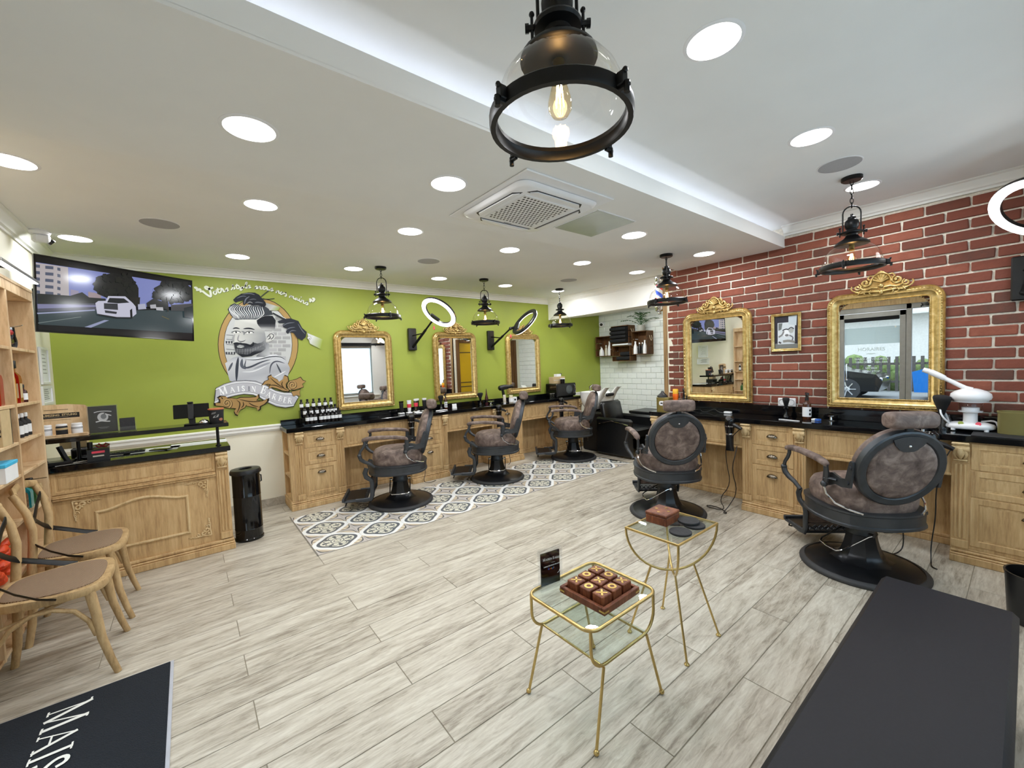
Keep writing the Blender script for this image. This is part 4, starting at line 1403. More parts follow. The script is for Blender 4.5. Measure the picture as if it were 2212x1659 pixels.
def make_table_two():
    t = thing('side_table', 'taller gold wire side table with crossed hoops, holding wooden box and black coasters', 'side table', (1.995, 1.185, 0), 0)
    X, Y, Z = .197, .150, .60
    C4 = [(X, Y, Z), (-X, Y, Z), (-X, -Y, Z), (X, -Y, Z)]
    MB().tube(C4, .007, 8, True).build('top_ring', 'pale_gold', t)
    MB().bx(-X + .004, X - .004, -Y + .004, Y - .004, Z - .003, Z + .004).build('glass_top', 'table_glass', t, smooth=0)
    R = sqrt(X * X + Y * Y)
    for s in (-1, 1):
        pts = [(X * cos(R_(a)), s * Y * cos(R_(a)), Z - R * .98 * sin(R_(a))) for a in range(0, 181, 9)]
        MB().tube(pts, .006, 10).build('hoop', 'pale_gold', t, smooth=60)
    for sx in (-1, 1):
        for sy in (-1, 1):
            a = R_(62)
            p = (sx * X * cos(a), sy * Y * cos(a), Z - R * .98 * sin(a))
            l = MB().tube([p, (sx * .164, sy * .165, .012)], [.0055, .0055], 10).build('leg', 'pale_gold', t)
            MB().lathe([(.002, 0), (.0125, .001), (.0125, .006), (.007, .012), (.004, .018)], 12, (sx * .164, sy * .165, 0)).build('foot', 'pale_gold', l)
    return t
make_table_two()
# noughts and crosses
gx, gy, gz = 1.376, 1.171, .4735
ga = R_(1.5)
g = thing('game_tray', 'dark wooden noughts and crosses tray with brass corners on low side table', 'tray', (gx, gy, gz), ga)
m = MB().bx(-.116, .116, -.116, .116, 0, .010, .002)
for s in (-1, 1):
    m.bx(-.123, .123, s * .115 - .008, s * .115 + .008, 0, .030, .002).bx(s * .115 - .008, s * .115 + .008, -.107, .107, 0, .030, .002)
m.build('tray', 'game_wood', g)
for sx in (-1, 1):
    for sy in (-1, 1):
        MB().bx(sx * .095, sx * .1238, sy * .1220, sy * .1238, .010, .017).bx(sx * .1220, sx * .1238, sy * .095, sy * .1238, .010, .017).build('corner_inlay', 'brass', g, smooth=0)
GRID = ['X', 'O', 'X', 'O', 'X', 'O', 'X', 'O', 'X']
where = {(-1, -1): 'at left of the tray', (0, -1): 'in front row middle', (1, -1): 'nearest corner', (-1, 0): 'left of centre', (0, 0): 'in the centre', (1, 0): 'right of centre', (-1, 1): 'at the far corner', (0, 1): 'in the back row middle', (1, 1): 'at right of the tray'}
for i in (-1, 0, 1):
    for j in (-1, 0, 1):
        px, py = i * .070, j * .070
        wx, wy = gx + px * cos(ga) - py * sin(ga), gy + px * sin(ga) + py * cos(ga)
        isx = (i + j) % 2 == 0
        c = thing('game_block', 'small wooden block with brass %s, %s' % ('cross' if isx else 'ring', where[(i, j)]), 'game piece', (wx, wy, gz + .010), ga + R_(random.uniform(-5, 5)), 'noughts and crosses blocks')
        MB().bx(-.029, .029, -.029, .029, 0, .048, .003).build('block', 'game_wood', c)
        if isx:
            k = MB()
            for a in (45, -45):
                k.box((0, 0, .0484), (.046, .008, .0016), 0, Matrix.Rotation(R_(a), 3, 'Z'))
            k.build('cross_inlay', 'brass', c, smooth=0)
        else:
            MB().lathe([(.0100, .0475), (.0100, .0494), (.0195, .0494), (.0195, .0475)], 20, close=False).build('ring_inlay', 'brass', c)
# acrylic sign
s_ = thing('sign_holder', 'clear acrylic stand with a small black shop notice on low side table', 'sign', (1.262, 1.352, .4735), R_(-8))
MB().bx(-.062, .062, .000, .006, .004, .172, .001).bx(-.062, .062, .016, .022, .004, .172, .001).bx(-.075, .075, -.022, .048, 0, .005, .001).build('acrylic_frame', 'acrylic', s_, smooth=0)
MB().bx(-.052, .052, .008, .014, .006, .156).build('card', 'black_gloss', s_, smooth=0)
SM = Matrix.Translation((0, -.0012, 0)) @ UP
SF = Flat()
x1 = serif(Flat(), 'MAISON BARBER', 0, 0, .0085, (1, 1, 1), .011)
serif(SF, 'MAISON BARBER', -x1 / 2, .128, .0085, sr(235, 235, 235), .011)
SF.stroke([(-.01, .118), (.01, .118)], .0008, sr(200, 200, 200))
SF.stroke([(.022, .062), (.032, .066), (.035, .075)], .002, sr(235, 235, 235), 1)
SF.build('print', s_, SM)
text('lettering', '5 MINUTES POUR UN AVIS', .0075, 'letter_white', s_, SM @ Matrix.Translation((0, .098, .0006)), .0001)
for ch, x, col in (('G', -.017, 'blue'), ('o', -.010, 'red'), ('o', -.003, 'yellow'), ('g', .004, 'blue'), ('l', .0095, 'teal_bag'), ('e', .014, 'red')):
    text('lettering', ch, .012, col, s_, SM @ Matrix.Translation((x, .085, .0006)))
# wooden dice box and coasters on table two
b_ = thing('wooden_box', 'small square reddish wooden puzzle box on taller side table', 'box', (2.01, 1.247, .6042), R_(2))
MB().bx(-.070, .070, -.062, .062, 0, .045, .004).build('body', 'game_wood', b_)
MB().bx(-.072, .072, -.064, .064, .045, .062, .004).build('lid', 'game_wood', b_)
for i, j in ((-1, 0), (1, 0), (0, -1), (0, 1)):
    MB().cyl((i * .040, j * .036, .0615), (i * .040, j * .036, .0630), .008, 12).build('peg', 'brass', b_)
def coaster(label, x, y, z):
    return tag(MB().lathe([(.002, 0), (.052, 0), (.055, .002), (.055, .010), (.053, .012), (.030, .012), (.002, .0122)], 32).build('coaster', 'mat_black', None, (x, y, z)), label, 'coaster', 'black coasters')
coaster('round black coaster lying nearest on taller side table', 1.930, 1.098, .6042)
coaster('lower black coaster of the two behind the nearest one', 2.062, 1.095, .6042)
coaster('upper black coaster overlapping another on taller side table', 2.066, 1.127, .6167)

# ================================================================ cafe chairs
def make_cafe_chair(label, loc, rz):
    t = thing('cafe_chair', label, 'chair', loc, rz, 'oak cross back chairs')
    P = [(-.165, -.165), (-.20, -.09), (-.232, .02), (-.235, .12), (-.21, .19), (-.15, .228), (0, .238), (.15, .228), (.21, .19), (.235, .12), (.232, .02), (.20, -.09), (.165, -.165), (.08, -.182), (-.08, -.182)][::-1]
    q = []
    for a, b in zip(P, P[1:] + P[:1]):
        q += [(a[0] * .75 + b[0] * .25, a[1] * .75 + b[1] * .25), (a[0] * .25 + b[0] * .75, a[1] * .25 + b[1] * .75)]
    m = MB()
    loft(m, [[(x * s, y * s, z) for x, y in q] for s, z in ((.94, .432), (.985, .436), (1, .448), (1, .462), (.985, .472), (.88, .474), (.84, .470))])
    m.build('seat_frame', 'chair_oak', t, smooth=50)
    m = MB()
    loft(m, [[(x * s, y * s + .004, z) for x, y in q] for s, z in ((.855, .462), (.85, .477), (.80, .482), (.5, .483), (.1, .483))])
    m.build('woven_seat', 'woven_seat', t, smooth=50)
    for s in (-1, 1):
        MB().tube([(s * .195, .165, .44), (s * .200, .18, .34), (s * .206, .195, .20), (s * .212, .222, .08), (s * .216, .245, 0)], [.021, .020, .018, .016, .0145], 12).build('front_leg', 'chair_oak', t)
        MB().tube([(s * .196, -.190, 0), (s * .188, -.172, .12), (s * .180, -.160, .28), (s * .174, -.155, .44), (s * .172, -.145, .56), (s * .176, -.140, .66), (s * .184, -.155, .76), (s * .192, -.185, .84), (s * .194, -.20, .875)], [.016, .018, .019, .020, .0195, .019, .018, .017, .016], 12).build('back_post', 'chair_oak', t)
        MB().tube([(s * .190, -.165, .18), (s * .200, -.150, .28), (s * .208, -.10, .36), (s * .212, -.03, .405), (s * .214, .04, .405), (s * .21, .11, .37), (s * .205, .155, .30), (s * .206, .178, .22)], .0105, 10).build('side_brace', 'chair_oak', t)
        x = s
        MB().tube([(x * .180, -.165, .80), (x * .12, -.172, .75), (0, -.166, .675), (-x * .11, -.155, .61), (-x * .178, -.130, .565), (-x * .218, -.07, .525), (-x * .240, .0, .485), (-x * .244, .06, .462)], [.017] * 8, 8, flat=.25, up=(0, 1, .2)).build('back_strap', 'black_metal', t)
    MB().tube([(-.19, -.16, .36), (-.10, .10, .405), (0, .165, .408), (.10, .10, .405), (.19, -.16, .36)], .009, 8).build('under_brace', 'chair_oak', t)
    MB().tube([(-.196, -.188, .862), (-.12, -.212, .878), (0, -.222, .884), (.12, -.212, .878), (.196, -.188, .862)], [.020, .023, .024, .023, .020], 12, flat=.6, up=(0, 1, 0)).build('top_rail', 'chair_oak', t)
    return t
cc = make_cafe_chair('oak cross back chair nearest the doormat, woven seat and black metal straps', (-.605, 3.10, 0), -pi / 2)
dup(cc, 'oak cross back chair beside reception desk, behind the other one', (-.595, 3.69, 0), -pi / 2)

# ================================================================ bench, doormat, bins
b_ = thing('bench', 'long black upholstered waiting bench in the right foreground', 'bench', (1.70, .215, 0), 0)
m = MB().bx(-.80, .812, -.205, .203, .30, .45, .018)
m.build('seat_cushion', 'bench_leather', b_, smooth=40)
MB().bx(-.79, .80, -.195, .19, .06, .30, .01).build('base', 'black_plastic', b_)
for x in (-.7, .7):
    MB().bx(x - .04, x + .04, -.15, .15, 0, .06, .004).build('foot', 'black_plastic', b_)
d_ = thing('doormat', 'black doormat with white shop lettering and pale edge, in front of entrance', 'doormat', (0, 0, 0), 0)
MB().bx(-.88, -.152, 1.45, 2.785, .0005, .008, .003).build('pile', 'doormat_pile', d_)
MB().bx(-.153, -.138, 1.445, 2.79, .0005, .006, .002).bx(-.88, -.152, 2.785, 2.790, .0005, .005, .001).build('edging', 'mat_edge', d_)
DF = Flat()
serif(DF, 'MAISON BARBER', 0, 0, .118, sr(232, 232, 226), .138, .15, None, .13)
DF.build('lettering', d_, frame3((-.572, 2.722, .0083), (0, -1, 0), (1, 0, 0)))
n_ = thing('waste_bin', 'tall black cylindrical metal bin between reception desk and drawer cabinets', 'bin', (.372, 4.415, 0), R_(15))
MB().lathe([(.108, 0), (.113, .004), (.113, .02), (.108, .026), (.108, .10), (.110, .104), (.108, .108), (.108, .395), (.110, .4), (.108, .405), (.108, .60)], 32).build('body', 'black_gloss', n_)
top = MB().lathe([(.050, .60), (.112, .60), (.122, .603), (.122, .622), (.114, .640), (.055, .645), (.050, .640), (.050, .60)], 32, close=False).build('lid', 'black_plastic', n_, smooth=40)
MB().lathe([(.002, .60), (.052, .60)], 24, close=False).build('bin_opening', 'mat_black', n_)
MB().tube([(.111, .0, .56), (.125, 0, .555), (.126, 0, .50), (.111, 0, .495)], .006, 8).build('handle', 'black_metal', n_)
n_ = thing('waste_bin', 'small round black bin behind the bench at the right edge', 'bin', (3.50, -.045, 0), 0)
MB().lathe([(.10, 0), (.105, .005), (.118, .26), (.122, .262), (.122, .27), (.114, .27), (.10, .01)], 28).build('body', 'black_plastic', n_)

# ================================================================ reception desk
dk = thing('reception_desk', 'carved oak reception desk with black granite top and raised granite shelf', 'reception desk', (-.32, 4.50, 0), 0)
DX0, DX1, DY = -.875, .240, 4.269
bw(MB().bx(DX0, DX1, DY + .012, 4.76, .05, .848, .003), 'body', 'cabinet_oak', dk)
m = MB()
m.bx(DX0, DX1 + .012, DY - .030, 4.77, 0, .05, .004).bx(DX0, DX1 + .008, DY - .022, 4.765, .05, .066, .006).bx(DX0, DX1 + .004, DY - .012, 4.76, .068, .092, .006)
bw(m, 'plinth', 'cabinet_oak', dk)
m = MB().bx(-.79, .150, DY - .004, DY + .014, .672, .682, .002).bx(-.79, .150, DY - .014, DY + .014, .660, .672, .004).bx(-.79, .150, DY - .008, DY + .014, .646, .658, .003)
bw(m, 'frieze_moulding', 'cabinet_oak', dk)
f = panel_front(.94, .155, .022, .012).build('frieze_panel', 'cabinet_oak', dk, (-.32 - dk.location.x, DY + .004 - dk.location.y, .765))
for x in (-.832, .195):
    p = bw(pilaster(0, .85), 'pilaster', 'cabinet_oak', dk) if False else None
    q = pilaster(x, .848, DY)
    p = bw(q, 'pilaster', 'cabinet_oak', dk)
    link('corbel', CORBEL, p, (x - dk.location.x, DY - .004 - dk.location.y, .718))
# serpentine-topped panel moulding
cx, hw = -.315, .262
top = [(cx - hw + 2 * hw * t, .518 + .050 * sin(pi * min(1, max(0, (t - .06) / .88))) ** 1.6) for t in [i / 22 for i in range(23)]]
P = [(cx - hw, .217), (cx + hw, .217)] + top[::-1]
m = MB().sweep(P, [(-.011, 0), (-.009, .008), (0, .013), (.009, .008), (.011, 0)], True, Matrix.Translation((0, DY + .012, 0)) @ UP)
bw(m, 'panel_moulding', 'carved_oak', dk)
def applique(x, z, sx, sz):
    m = MB()
    def tb(pts, r0, r1):
        n = len(pts)
        m.tube([(x + sx * p[0], DY + .008, z + sz * p[1]) for p in pts], [r0 + (r1 - r0) * i / (n - 1) for i in range(n)], 6)
    for fl_ in (0, 1):
        sw = (lambda p: (p[1], p[0])) if fl_ else (lambda p: p)
        tb([sw(p) for p in scroll((.052, .028), .022, pi * .5, 1.1)], .0045, .007)
        tb([sw(p) for p in scroll((.088, .016), .014, pi * .4, 1.0)], .0035, .005)
        tb([sw(p) for p in [(.0, .0), (.03, .002), (.06, .006), (.10, .002), (.135, .010), (.150, .004)]], .006, .002)
        for k in range(3):
            tb([sw((.10 + .017 * k, .004)), sw((.108 + .017 * k, .014)), sw((.118 + .017 * k, .012))], .004, .002)
    m.ball((x + sx * .018, DY + .006, z + sz * .018), .010, 8, 5)
    return bw(m, 'scroll_applique', 'carved_oak', dk)
applique(-.695, .625, 1, -1)
applique(.090, .625, -1, -1)
applique(.090, .155, -1, 1)
applique(-.695, .155, 1, 1)
bw(MB().bx(-.898, .262, DY - .022, 4.80, .850, .892, .004), 'counter_top', 'granite', dk)
for x, y in ((.185, 4.345), (-.66, 4.42), (-.86, 4.33)):
    m = MB().cyl((x, y, .892), (x, y, 1.058), .011, 14).lathe([(.020, 0), (.020, .006), (.011, .010)], 14, (x, y, .892))
    bw(m, 'shelf_post', 'black_metal', dk)
bw(MB().bx(-.900, .262, DY - .012, 4.50, 1.058, 1.090, .003), 'raised_shelf', 'granite', dk)

# things on the raised shelf
ZS = 1.090
t = thing('product_display', 'pale wood product display board reading volumizing styling on desk shelf', 'display stand', (-.76, 4.37, ZS), R_(3))
m = MB()
pp = [(-.165, 0), (.165, 0), (.165, .185)] + [(.165 - .03 * (1 - cos(R_(a))), .185 + .03 * sin(R_(a))) for a in (30, 60, 90)] + [(.06, .226), (-.06, .226)] + [(-.135 - .03 * sin(R_(a)), .185 + .03 * cos(R_(a))) for a in (0, 30, 60, 90)]
m.prism(pp, -.006, .006, Matrix.Translation((0, .085, .008)) @ Matrix.Rotation(R_(-6), 4, 'X') @ UP)
m.build('backboard', 'plywood', t)
m = MB().bx(-.170, .170, -.075, .10, 0, .014, .003).bx(-.170, .170, -.075, -.066, .014, .024, .002)
m.build('base_tray', 'plywood', t)
DBM = Matrix.Translation((0, .0785, .008)) @ Matrix.Rotation(R_(-6), 4, 'X') @ UP
DBF = Flat()
DBF.poly([(-.118, .125), (.118, .125), (.118, .162), (-.118, .162)], sr(46, 42, 40))
DBF.stroke([(-.06, .135), (.06, .135)], .002, sr(150, 140, 125))
DBF.stroke([(-.07, .112), (.07, .112)], .0025, sr(140, 125, 100))
DBF.stroke([(-.06, .188), (.06, .188)], .005, sr(140, 120, 95))
DBF.build('label_print', t, DBM)
text('lettering', 'VOLUMIZING  STYLING', .020, 'kraft', t, DBM @ Matrix.Translation((0, .148, .0015)), .0006)
def jar(label, dx, dark):
    o = thing('styling_jar', label, 'jar', (-.76 + dx * cos(R_(3)), 4.335 + dx * sin(R_(3)), ZS + .0142), R_(random.uniform(-10, 10)), 'hair powder jars')
    MB().lathe([(.001, 0), (.028, 0), (.030, .003), (.030, .062), (.027, .068), (.024, .069)], 20).build('body', 'mat_black' if dark else 'white_plastic', o)
    MB().lathe([(.024, .069), (.029, .070), (.029, .080), (.026, .083), (.001, .083)], 20).build('lid', 'white_plastic', o)
    MB().lathe([(.0303, .042), (.0303, .056)], 20, close=False).build('label_band', 'kraft' if dark else 'speaker_mesh', o)
for i, (dk_, lb) in enumerate(((1, 'black jar at the left end of product display board'), (0, 'white jar second from left on product display board'), (1, 'black jar third from left on product display board'), (0, 'white jar at the right end of product display board'))):
    jar(lb, -.115 + .076 * i, dk_)
t = thing('sign_holder', 'clear acrylic stand with dark portrait leaflet on the desk shelf', 'sign', (-.512, 4.375, ZS), R_(3))
MB().bx(-.084, .084, 0, .003, .004, .212).bx(-.084, .084, .010, .013, .004, .212).bx(-.084, .084, -.02, .05, 0, .004).build('acrylic_frame', 'acrylic', t, smooth=0)
MB().bx(-.078, .078, .004, .009, .006, .206).build('leaflet', 'base_steel', t, smooth=0)
lf = Flat()
lf.stroke([(-.045, .160), (-.02, .167), (.02, .166), (.048, .160)], .005, sr(225, 225, 225), 1)
lf.disc((0, .122), .030, sr(200, 200, 200), 18, .034).disc((.004, .126), .016, sr(120, 122, 124), 14, .020).poly([(.006, .140), (.018, .150), (.008, .152)], sr(60, 60, 62))
lf.stroke([(.022, .140), (.045, .130)], .007, sr(220, 220, 220))
lf.stroke([(-.038, .088), (-.01, .095), (.015, .088), (.036, .086)], .008, sr(210, 210, 210), 1)
lf.stroke([(-.03, .045), (.03, .045)], .002, sr(150, 150, 150))
lf.stroke([(-.02, .038), (.02, .038)], .002, sr(150, 150, 150))
lf.build('print', t, Matrix.Translation((0, .0034, 0)) @ UP)
t = thing('card_holder', 'small acrylic holder of black visiting cards beside the leaflet stand', 'card holder', (-.375, 4.335, ZS), R_(4))
MB().bx(-.050, .050, -.022, -.019, 0, .040).bx(-.050, .050, .030, .033, 0, .075).bx(-.050, .050, -.022, .033, 0, .004).bx(-.050, -.047, -.022, .033, 0, .05).bx(.047, .050, -.022, .033, 0, .05).build('acrylic_frame', 'acrylic', t, smooth=0)
m = MB()
for i in range(5):
    m.box((0, -.010 + .008 * i, .055), (.088, .0045, .098), .0005, Matrix.Rotation(R_(-12), 3, 'X'))
c_ = m.build('cards', 'mat_black', t, smooth=0)
c_['kind'] = 'stuff'
t = thing('tablet_stand', 'black tablet on a pivoting stand, seen from behind on desk shelf', 'tablet', (.02, 4.375, ZS), R_(-4))
MB().bx(-.055, .055, -.045, .045, 0, .010, .004).bx(-.022, .022, -.012, .012, .008, .070, .004).build('stand', 'black_plastic', t)
MB().box((0, .0, .055), (.022, .004, .020), .001, None).build('port', 'beige', t)
TR = Matrix.Rotation(R_(-14), 3, 'X')
MB().box((0, -.004, .115), (.240, .010, .118), .004, TR).build('tablet', 'black_gloss', t)
MB().box((-.005, -.018, .115), (.040, .012, .140), .004, TR).box((-.005, -.012, .186), (.040, .034, .010), .003, TR).build('clamp', 'black_plastic', t)
t = thing('counter_bell', 'small chrome service bell on desk shelf', 'bell', (.098, 4.33, ZS), 0)
MB().lathe([(.042, 0), (.042, .006), (.034, .010)], 24).build('base', 'black_plastic', t)
MB().lathe([(.036, .012), (.035, .020), (.028, .032), (.014, .039), (.001, .040)], 24).build('dome', 'chrome', t, smooth=60)
MB().cyl((0, 0, .040), (0, 0, .048), .004, 10).build('striker', 'chrome', t)
t = thing('pencil_tin', 'black tin with terracotta rim at the right end of desk shelf', 'tin', (.185, 4.345, ZS), R_(20))
MB().lathe([(.048, 0), (.050, .004), (.055, .118), (.052, .118), (.046, .006)], 28).build('body', 'mat_black', t)
MB().lathe([(.055, .112), (.058, .116), (.057, .124), (.001, .124)], 28).build('rim', 'terracotta', t)
tf = Flat(0)
def on_cyl(fl_, pts, col, r=.0545):
    k = len(fl_.v)
    fl_.v += [(r * cos(a), r * sin(a), z) for a, z in pts]
    fl_.c += [col] * len(pts)
    fl_.f.append(tuple(range(k, k + len(pts))))
on_cyl(tf, [(R_(-140), .045), (R_(-100), .052), (R_(-92), .075), (R_(-130), .062)], sr(150, 150, 148), .0558)
on_cyl(tf, [(R_(-150), .075), (R_(-118), .082), (R_(-112), .098), (R_(-145), .090)], sr(110, 110, 110), .0565)
on_cyl(tf, [(R_(-78 + 16 * cos(R_(a))), .030 + .012 * sin(R_(a))) for a in range(0, 360, 30)], sr(170, 110, 90), .0548)
tf.build('printed_badge', t)
# things on the desk top
ZD = .892
t = thing('phone_dock', 'black metal angled phone dock at the left end of desk top', 'dock', (-.775, 4.34, ZD), R_(0))
for x in (-.055, .055):
    MB().tube([(x - .025, -.01, .135), (x, 0, .05), (x + .015, .01, .015)], .016, 4, flat=.5, up=(0, 1, 0)).build('arm', 'black_plastic', t)
MB().bx(-.065, .095, -.05, .06, 0, .028, .006).build('base', 'black_plastic', t)
t = thing('label_printer', 'small black receipt printer with pink display on desk top', 'printer', (-.555, 4.385, ZD), R_(8))
MB().prism([(-.055, 0), (.055, 0), (.055, .055), (.02, .085), (-.055, .085)], -.06, .06, Matrix(((0, 0, 1, 0), (1, 0, 0, 0), (0, 1, 0, 0), (0, 0, 0, 1)))).build('body', 'black_plastic', t)
MB().bx(-.035, .035, -.0575, -.054, .056, .072).build('display', 'rose', t)
MB().bx(-.03, .03, -.058, -.054, .030, .040).build('badge', 'beige', t)
MB().cyl((-.04, .03, .08), (-.04, .03, .135), .016, 12).build('roll_tower', 'black_plastic', t)
t = thing('red_ribbon', 'dark red bow on the label printer', 'bow', (-.53, 4.40, ZD + .087), 0)
for s in (-1, 1):
    MB().tube([(0, 0, .01), (s * .02, 0, .03), (s * .038, 0, .02), (s * .02, 0, .004), (0, 0, .01)], .006, 6).build('loop', 'red', t)
t = thing('keyboard', 'flat dark keyboard lying behind the printer on desk', 'keyboard', (-.50, 4.56, ZD), R_(2))
MB().bx(-.20, .20, -.06, .06, 0, .016, .004).build('case', 'black_plastic', t)
m = MB()
for i in range(14):
    for j in range(4):
        m.bx(-.188 + .027 * i, -.166 + .027 * i, -.05 + .026 * j, -.030 + .026 * j, .016, .020, .001)
k_ = m.build('keys', 'base_steel', t)
k_['kind'] = 'stuff'
t = thing('cash_drawer', 'low black cash box on the desk top', 'cash box', (-.63, 4.66, ZD), 0)
MB().bx(-.10, .10, -.07, .09, 0, .075, .005).build('body', 'black_plastic', t)
MB().bx(-.095, .095, -.073, -.069, .01, .065, .003).build('drawer_front', 'base_steel', t)
tag(MB().bx(-.035, .035, -.07, .07, 0, .009, .004).build('mobile_phone', 'black_gloss', None, (-.20, 4.50, ZD + .0012), (0, 0, R_(60))), 'black mobile phone lying on papers on the desk', 'phone')
tag(MB().bx(-.105, .105, -.148, .148, 0, .001).build('paper_sheet', 'paper', None, (-.23, 4.56, ZD), (0, 0, R_(84))), 'white paper sheet under the mobile phone on desk', 'paper')
tag(MB().bx(-.10, .10, -.20, .20, 0, .001).build('paper_sheet', 'paper', None, (.06, 4.63, ZD), (0, 0, R_(88))), 'long white paper sheet at the right end of desk top', 'paper')
tag(MB().tube([(-.06, 0, .004), (.06, 0, .004)], .004, 8).build('pen', 'chrome', None, (-.70, 4.27, ZD + .001), (0, 0, R_(10))), 'silver pen at the front left edge of desk top', 'pen')
cbm = MB().tube([(-.42, 4.40, ZD + .012), (-.48, 4.36, ZD + .02), (-.62, 4.36, ZD + .006), (-.69, 4.34, ZD + .004), (-.72, 4.30, ZD + .004)], .003, 6)
tag(cbm.build('cable', 'beige', None), 'thin pale cable trailing in front of the printer on the desk', 'cable')
bs = thing('cardboard_box', 'small kraft cardboard box under the raised desk shelf', 'box', (-.72, 4.70, ZD + .076), 0)
MB().bx(-.075, .075, -.05, .05, 0, .075, .002).build('body', 'kraft', bs)
MB().bx(-.012, .012, -.0515, -.05, 0, .075).build('tape', 'beige', bs)

# ================================================================ plywood wall shelf with its stock
SX, SD = XL + .001, -.788
sh = thing('wall_shelf', 'tall pale plywood display shelving on the left wall', 'shelving', (-.84, 3.4, 0), 0)
SY1, ST = 4.235, .02
UPR = (SY1, 3.71, 3.18, 2.65)
for y in UPR:
    bw(MB().bx(SX, SD, y - ST, y, .10, 2.04, .002), 'upright', 'plywood', sh)
bw(MB().bx(SX, SD + .004, 2.63, SY1, 2.10, 2.118, .002), 'top_board', 'plywood', sh)
bw(MB().bx(SX, SD, 2.63, SY1, 2.04, 2.10, .002), 'fascia', 'plywood', sh)
SHZ = (1.71, 1.37, 1.15, .96, .70, .42, .12)
for b in UPR[:-1]:
    a = b - .53
    for z in SHZ:
        bw(MB().bx(SX, SD - .004, a, b - ST, z - .018, z, .0015), 'shelf_board', 'plywood', sh)
    bw(MB().bx(SX, SX + .004, a, b - ST, .12, 2.04), 'back_board', 'plywood', sh)
t = thing('shelf_lamp', 'slim LED batten lamp on an arm above the plywood shelving', 'lamp', (-.72, 3.62, 2.135), 0)
MB().bx(-.018, .018, -.34, .36, -.008, .010, .003).build('housing', 'aluminium', t)
MB().bx(-.014, .014, -.33, .35, -.012, -.008).build('tube', 'led_strip', t)
MB().tube([(0, .0, .010), (-.05, 0, .02), (-.183, 0, .03)], .008, 8).build('arm', 'black_metal', t)
def bottle(name, label, cat, loc, r, h, mat, cap='black_plastic', lab=None, group=None, sq=False):
    o = thing(name, label, cat, loc, 0, group)
    n = 4 if sq else 16
    k = r * (1.25 if sq else 1)
    m = MB()
    prof = [(.001, 0), (k * .95, 0), (k, h * .03), (k, h * .56), (k * .9, h * .64), (k * .36, h * .74), (k * .34, h * .84), (.001, h * .84)]
    if sq:
        loft(m, [[(rr * cos(pi / 4 + pi / 2 * i), rr * sin(pi / 4 + pi / 2 * i), z) for i in range(4)] for rr, z in prof])
    else:
        m.lathe(prof, n)
    m.build('body', mat, o, smooth=40)
    MB().lathe([(k * .40, h * .82), (k * .42, h * .83), (k * .42, h * .98), (k * .36, h), (.001, h)], 12).build('cap', cap, o)
    if lab:
        m = MB()
        if sq:
            q = k * .7071 + .0008
            m.add([(-q * .8, -q, h * .12), (q * .8, -q, h * .12), (q * .8, -q, h * .46), (-q * .8, -q, h * .46)], [(0, 1, 2, 3)])
            m.add([(q, -q * .8, h * .12), (q, q * .8, h * .12), (q, q * .8, h * .46), (q, -q * .8, h * .46)], [(0, 1, 2, 3)])
        else:
            m.lathe([(k * 1.01, h * .14), (k * 1.01, h * .5)], n, close=False)
        m.build('label_band', lab, o)
    return o
t = thing('model_motorcycle', 'small black and red model motorcycle on an upper plywood shelf', 'model', (-.845, 3.93, 1.71), R_(86))
for x in (-.062, .062):
    w_ = MB()
    w_.tube([(x + .038 * cos(R_(a)), 0, .045 + .038 * sin(R_(a))) for a in range(0, 360, 24)], .010, 8, True)
    w_.build('wheel', 'rubber', t)
MB().tube([(-.062, 0, .045), (-.02, 0, .06), (.02, 0, .085), (.05, 0, .12)], [.010, .018, .014, .006], 8).tube([(.062, .012, .045), (.045, .012, .135)], .005, 6).tube([(.062, -.012, .045), (.045, -.012, .135)], .005, 6).build('frame', 'black_gloss', t)
MB().ball((.008, 0, .10), .026, 10, 6, (1.3, .8, .8)).build('fuel_tank', 'red', t)
MB().ball((-.045, 0, .093), .022, 8, 5, (1.7, .9, .4)).build('seat', 'black_cloth', t)
MB().tube([(.03, -.055, .148), (.045, -.02, .14), (.045, .02, .14), (.03, .055, .148)], .004, 6).ball((.055, 0, .125), .014, 8, 5).build('handlebar', 'chrome', t)
MB().box((0, 0, .045), (.05, .036, .036), .008).build('engine', 'pewter', t)
bottle('spirit_bottle', 'tall red square bottle with black stopper on the second plywood shelf', 'bottle', (-.842, 3.93, 1.37), .034, .265, 'red_liquor', 'black_plastic', 'kraft', None, True)
bottle('small_bottle', 'small dark bottle with white label beside the tall red one', 'bottle', (-.825, 4.02, 1.37), .020, .115, 'dark_wine', 'black_plastic', 'paper')
bottle('spirit_bottle', 'amber honey square bottle in the middle of the second plywood shelf', 'bottle', (-.845, 3.82, 1.37), .034, .265, 'honey_liquor', 'black_plastic', None, None, True)
bottle('spirit_bottle', 'dark red square bottle left of the amber one on the second plywood shelf', 'bottle', (-.845, 3.60, 1.37), .034, .265, 'red_liquor', 'black_plastic', None, None, True)
for i, mt in enumerate(('dark_wine', 'teal_liquid', 'leaf')):
    bottle('lotion_bottle', ('dark wine', 'teal', 'green')[i] + ' lotion bottle low down on the plywood shelving', 'bottle', (-.845, 3.85 + .11 * i, .70), .034, .17, mt, 'black_plastic', None, None, True)
for i in range(5):
    bottle('spray_can', 'black styling can %s on the middle plywood shelf' % ('at the left end', 'second from left', 'in the centre', 'second from right', 'at the right end')[i], 'can', (-.845, 3.78 + .085 * i, 1.15), .024, .15, 'mat_black', 'white_plastic', 'paper')
o = thing('lettered_box', 'upright kraft box with bold black lettering on a plywood shelf', 'box', (-.838, 3.52, 1.15), 0)
MB().bx(-.045, .045, -.075, .075, 0, .20, .002).build('carton', 'kraft', o)
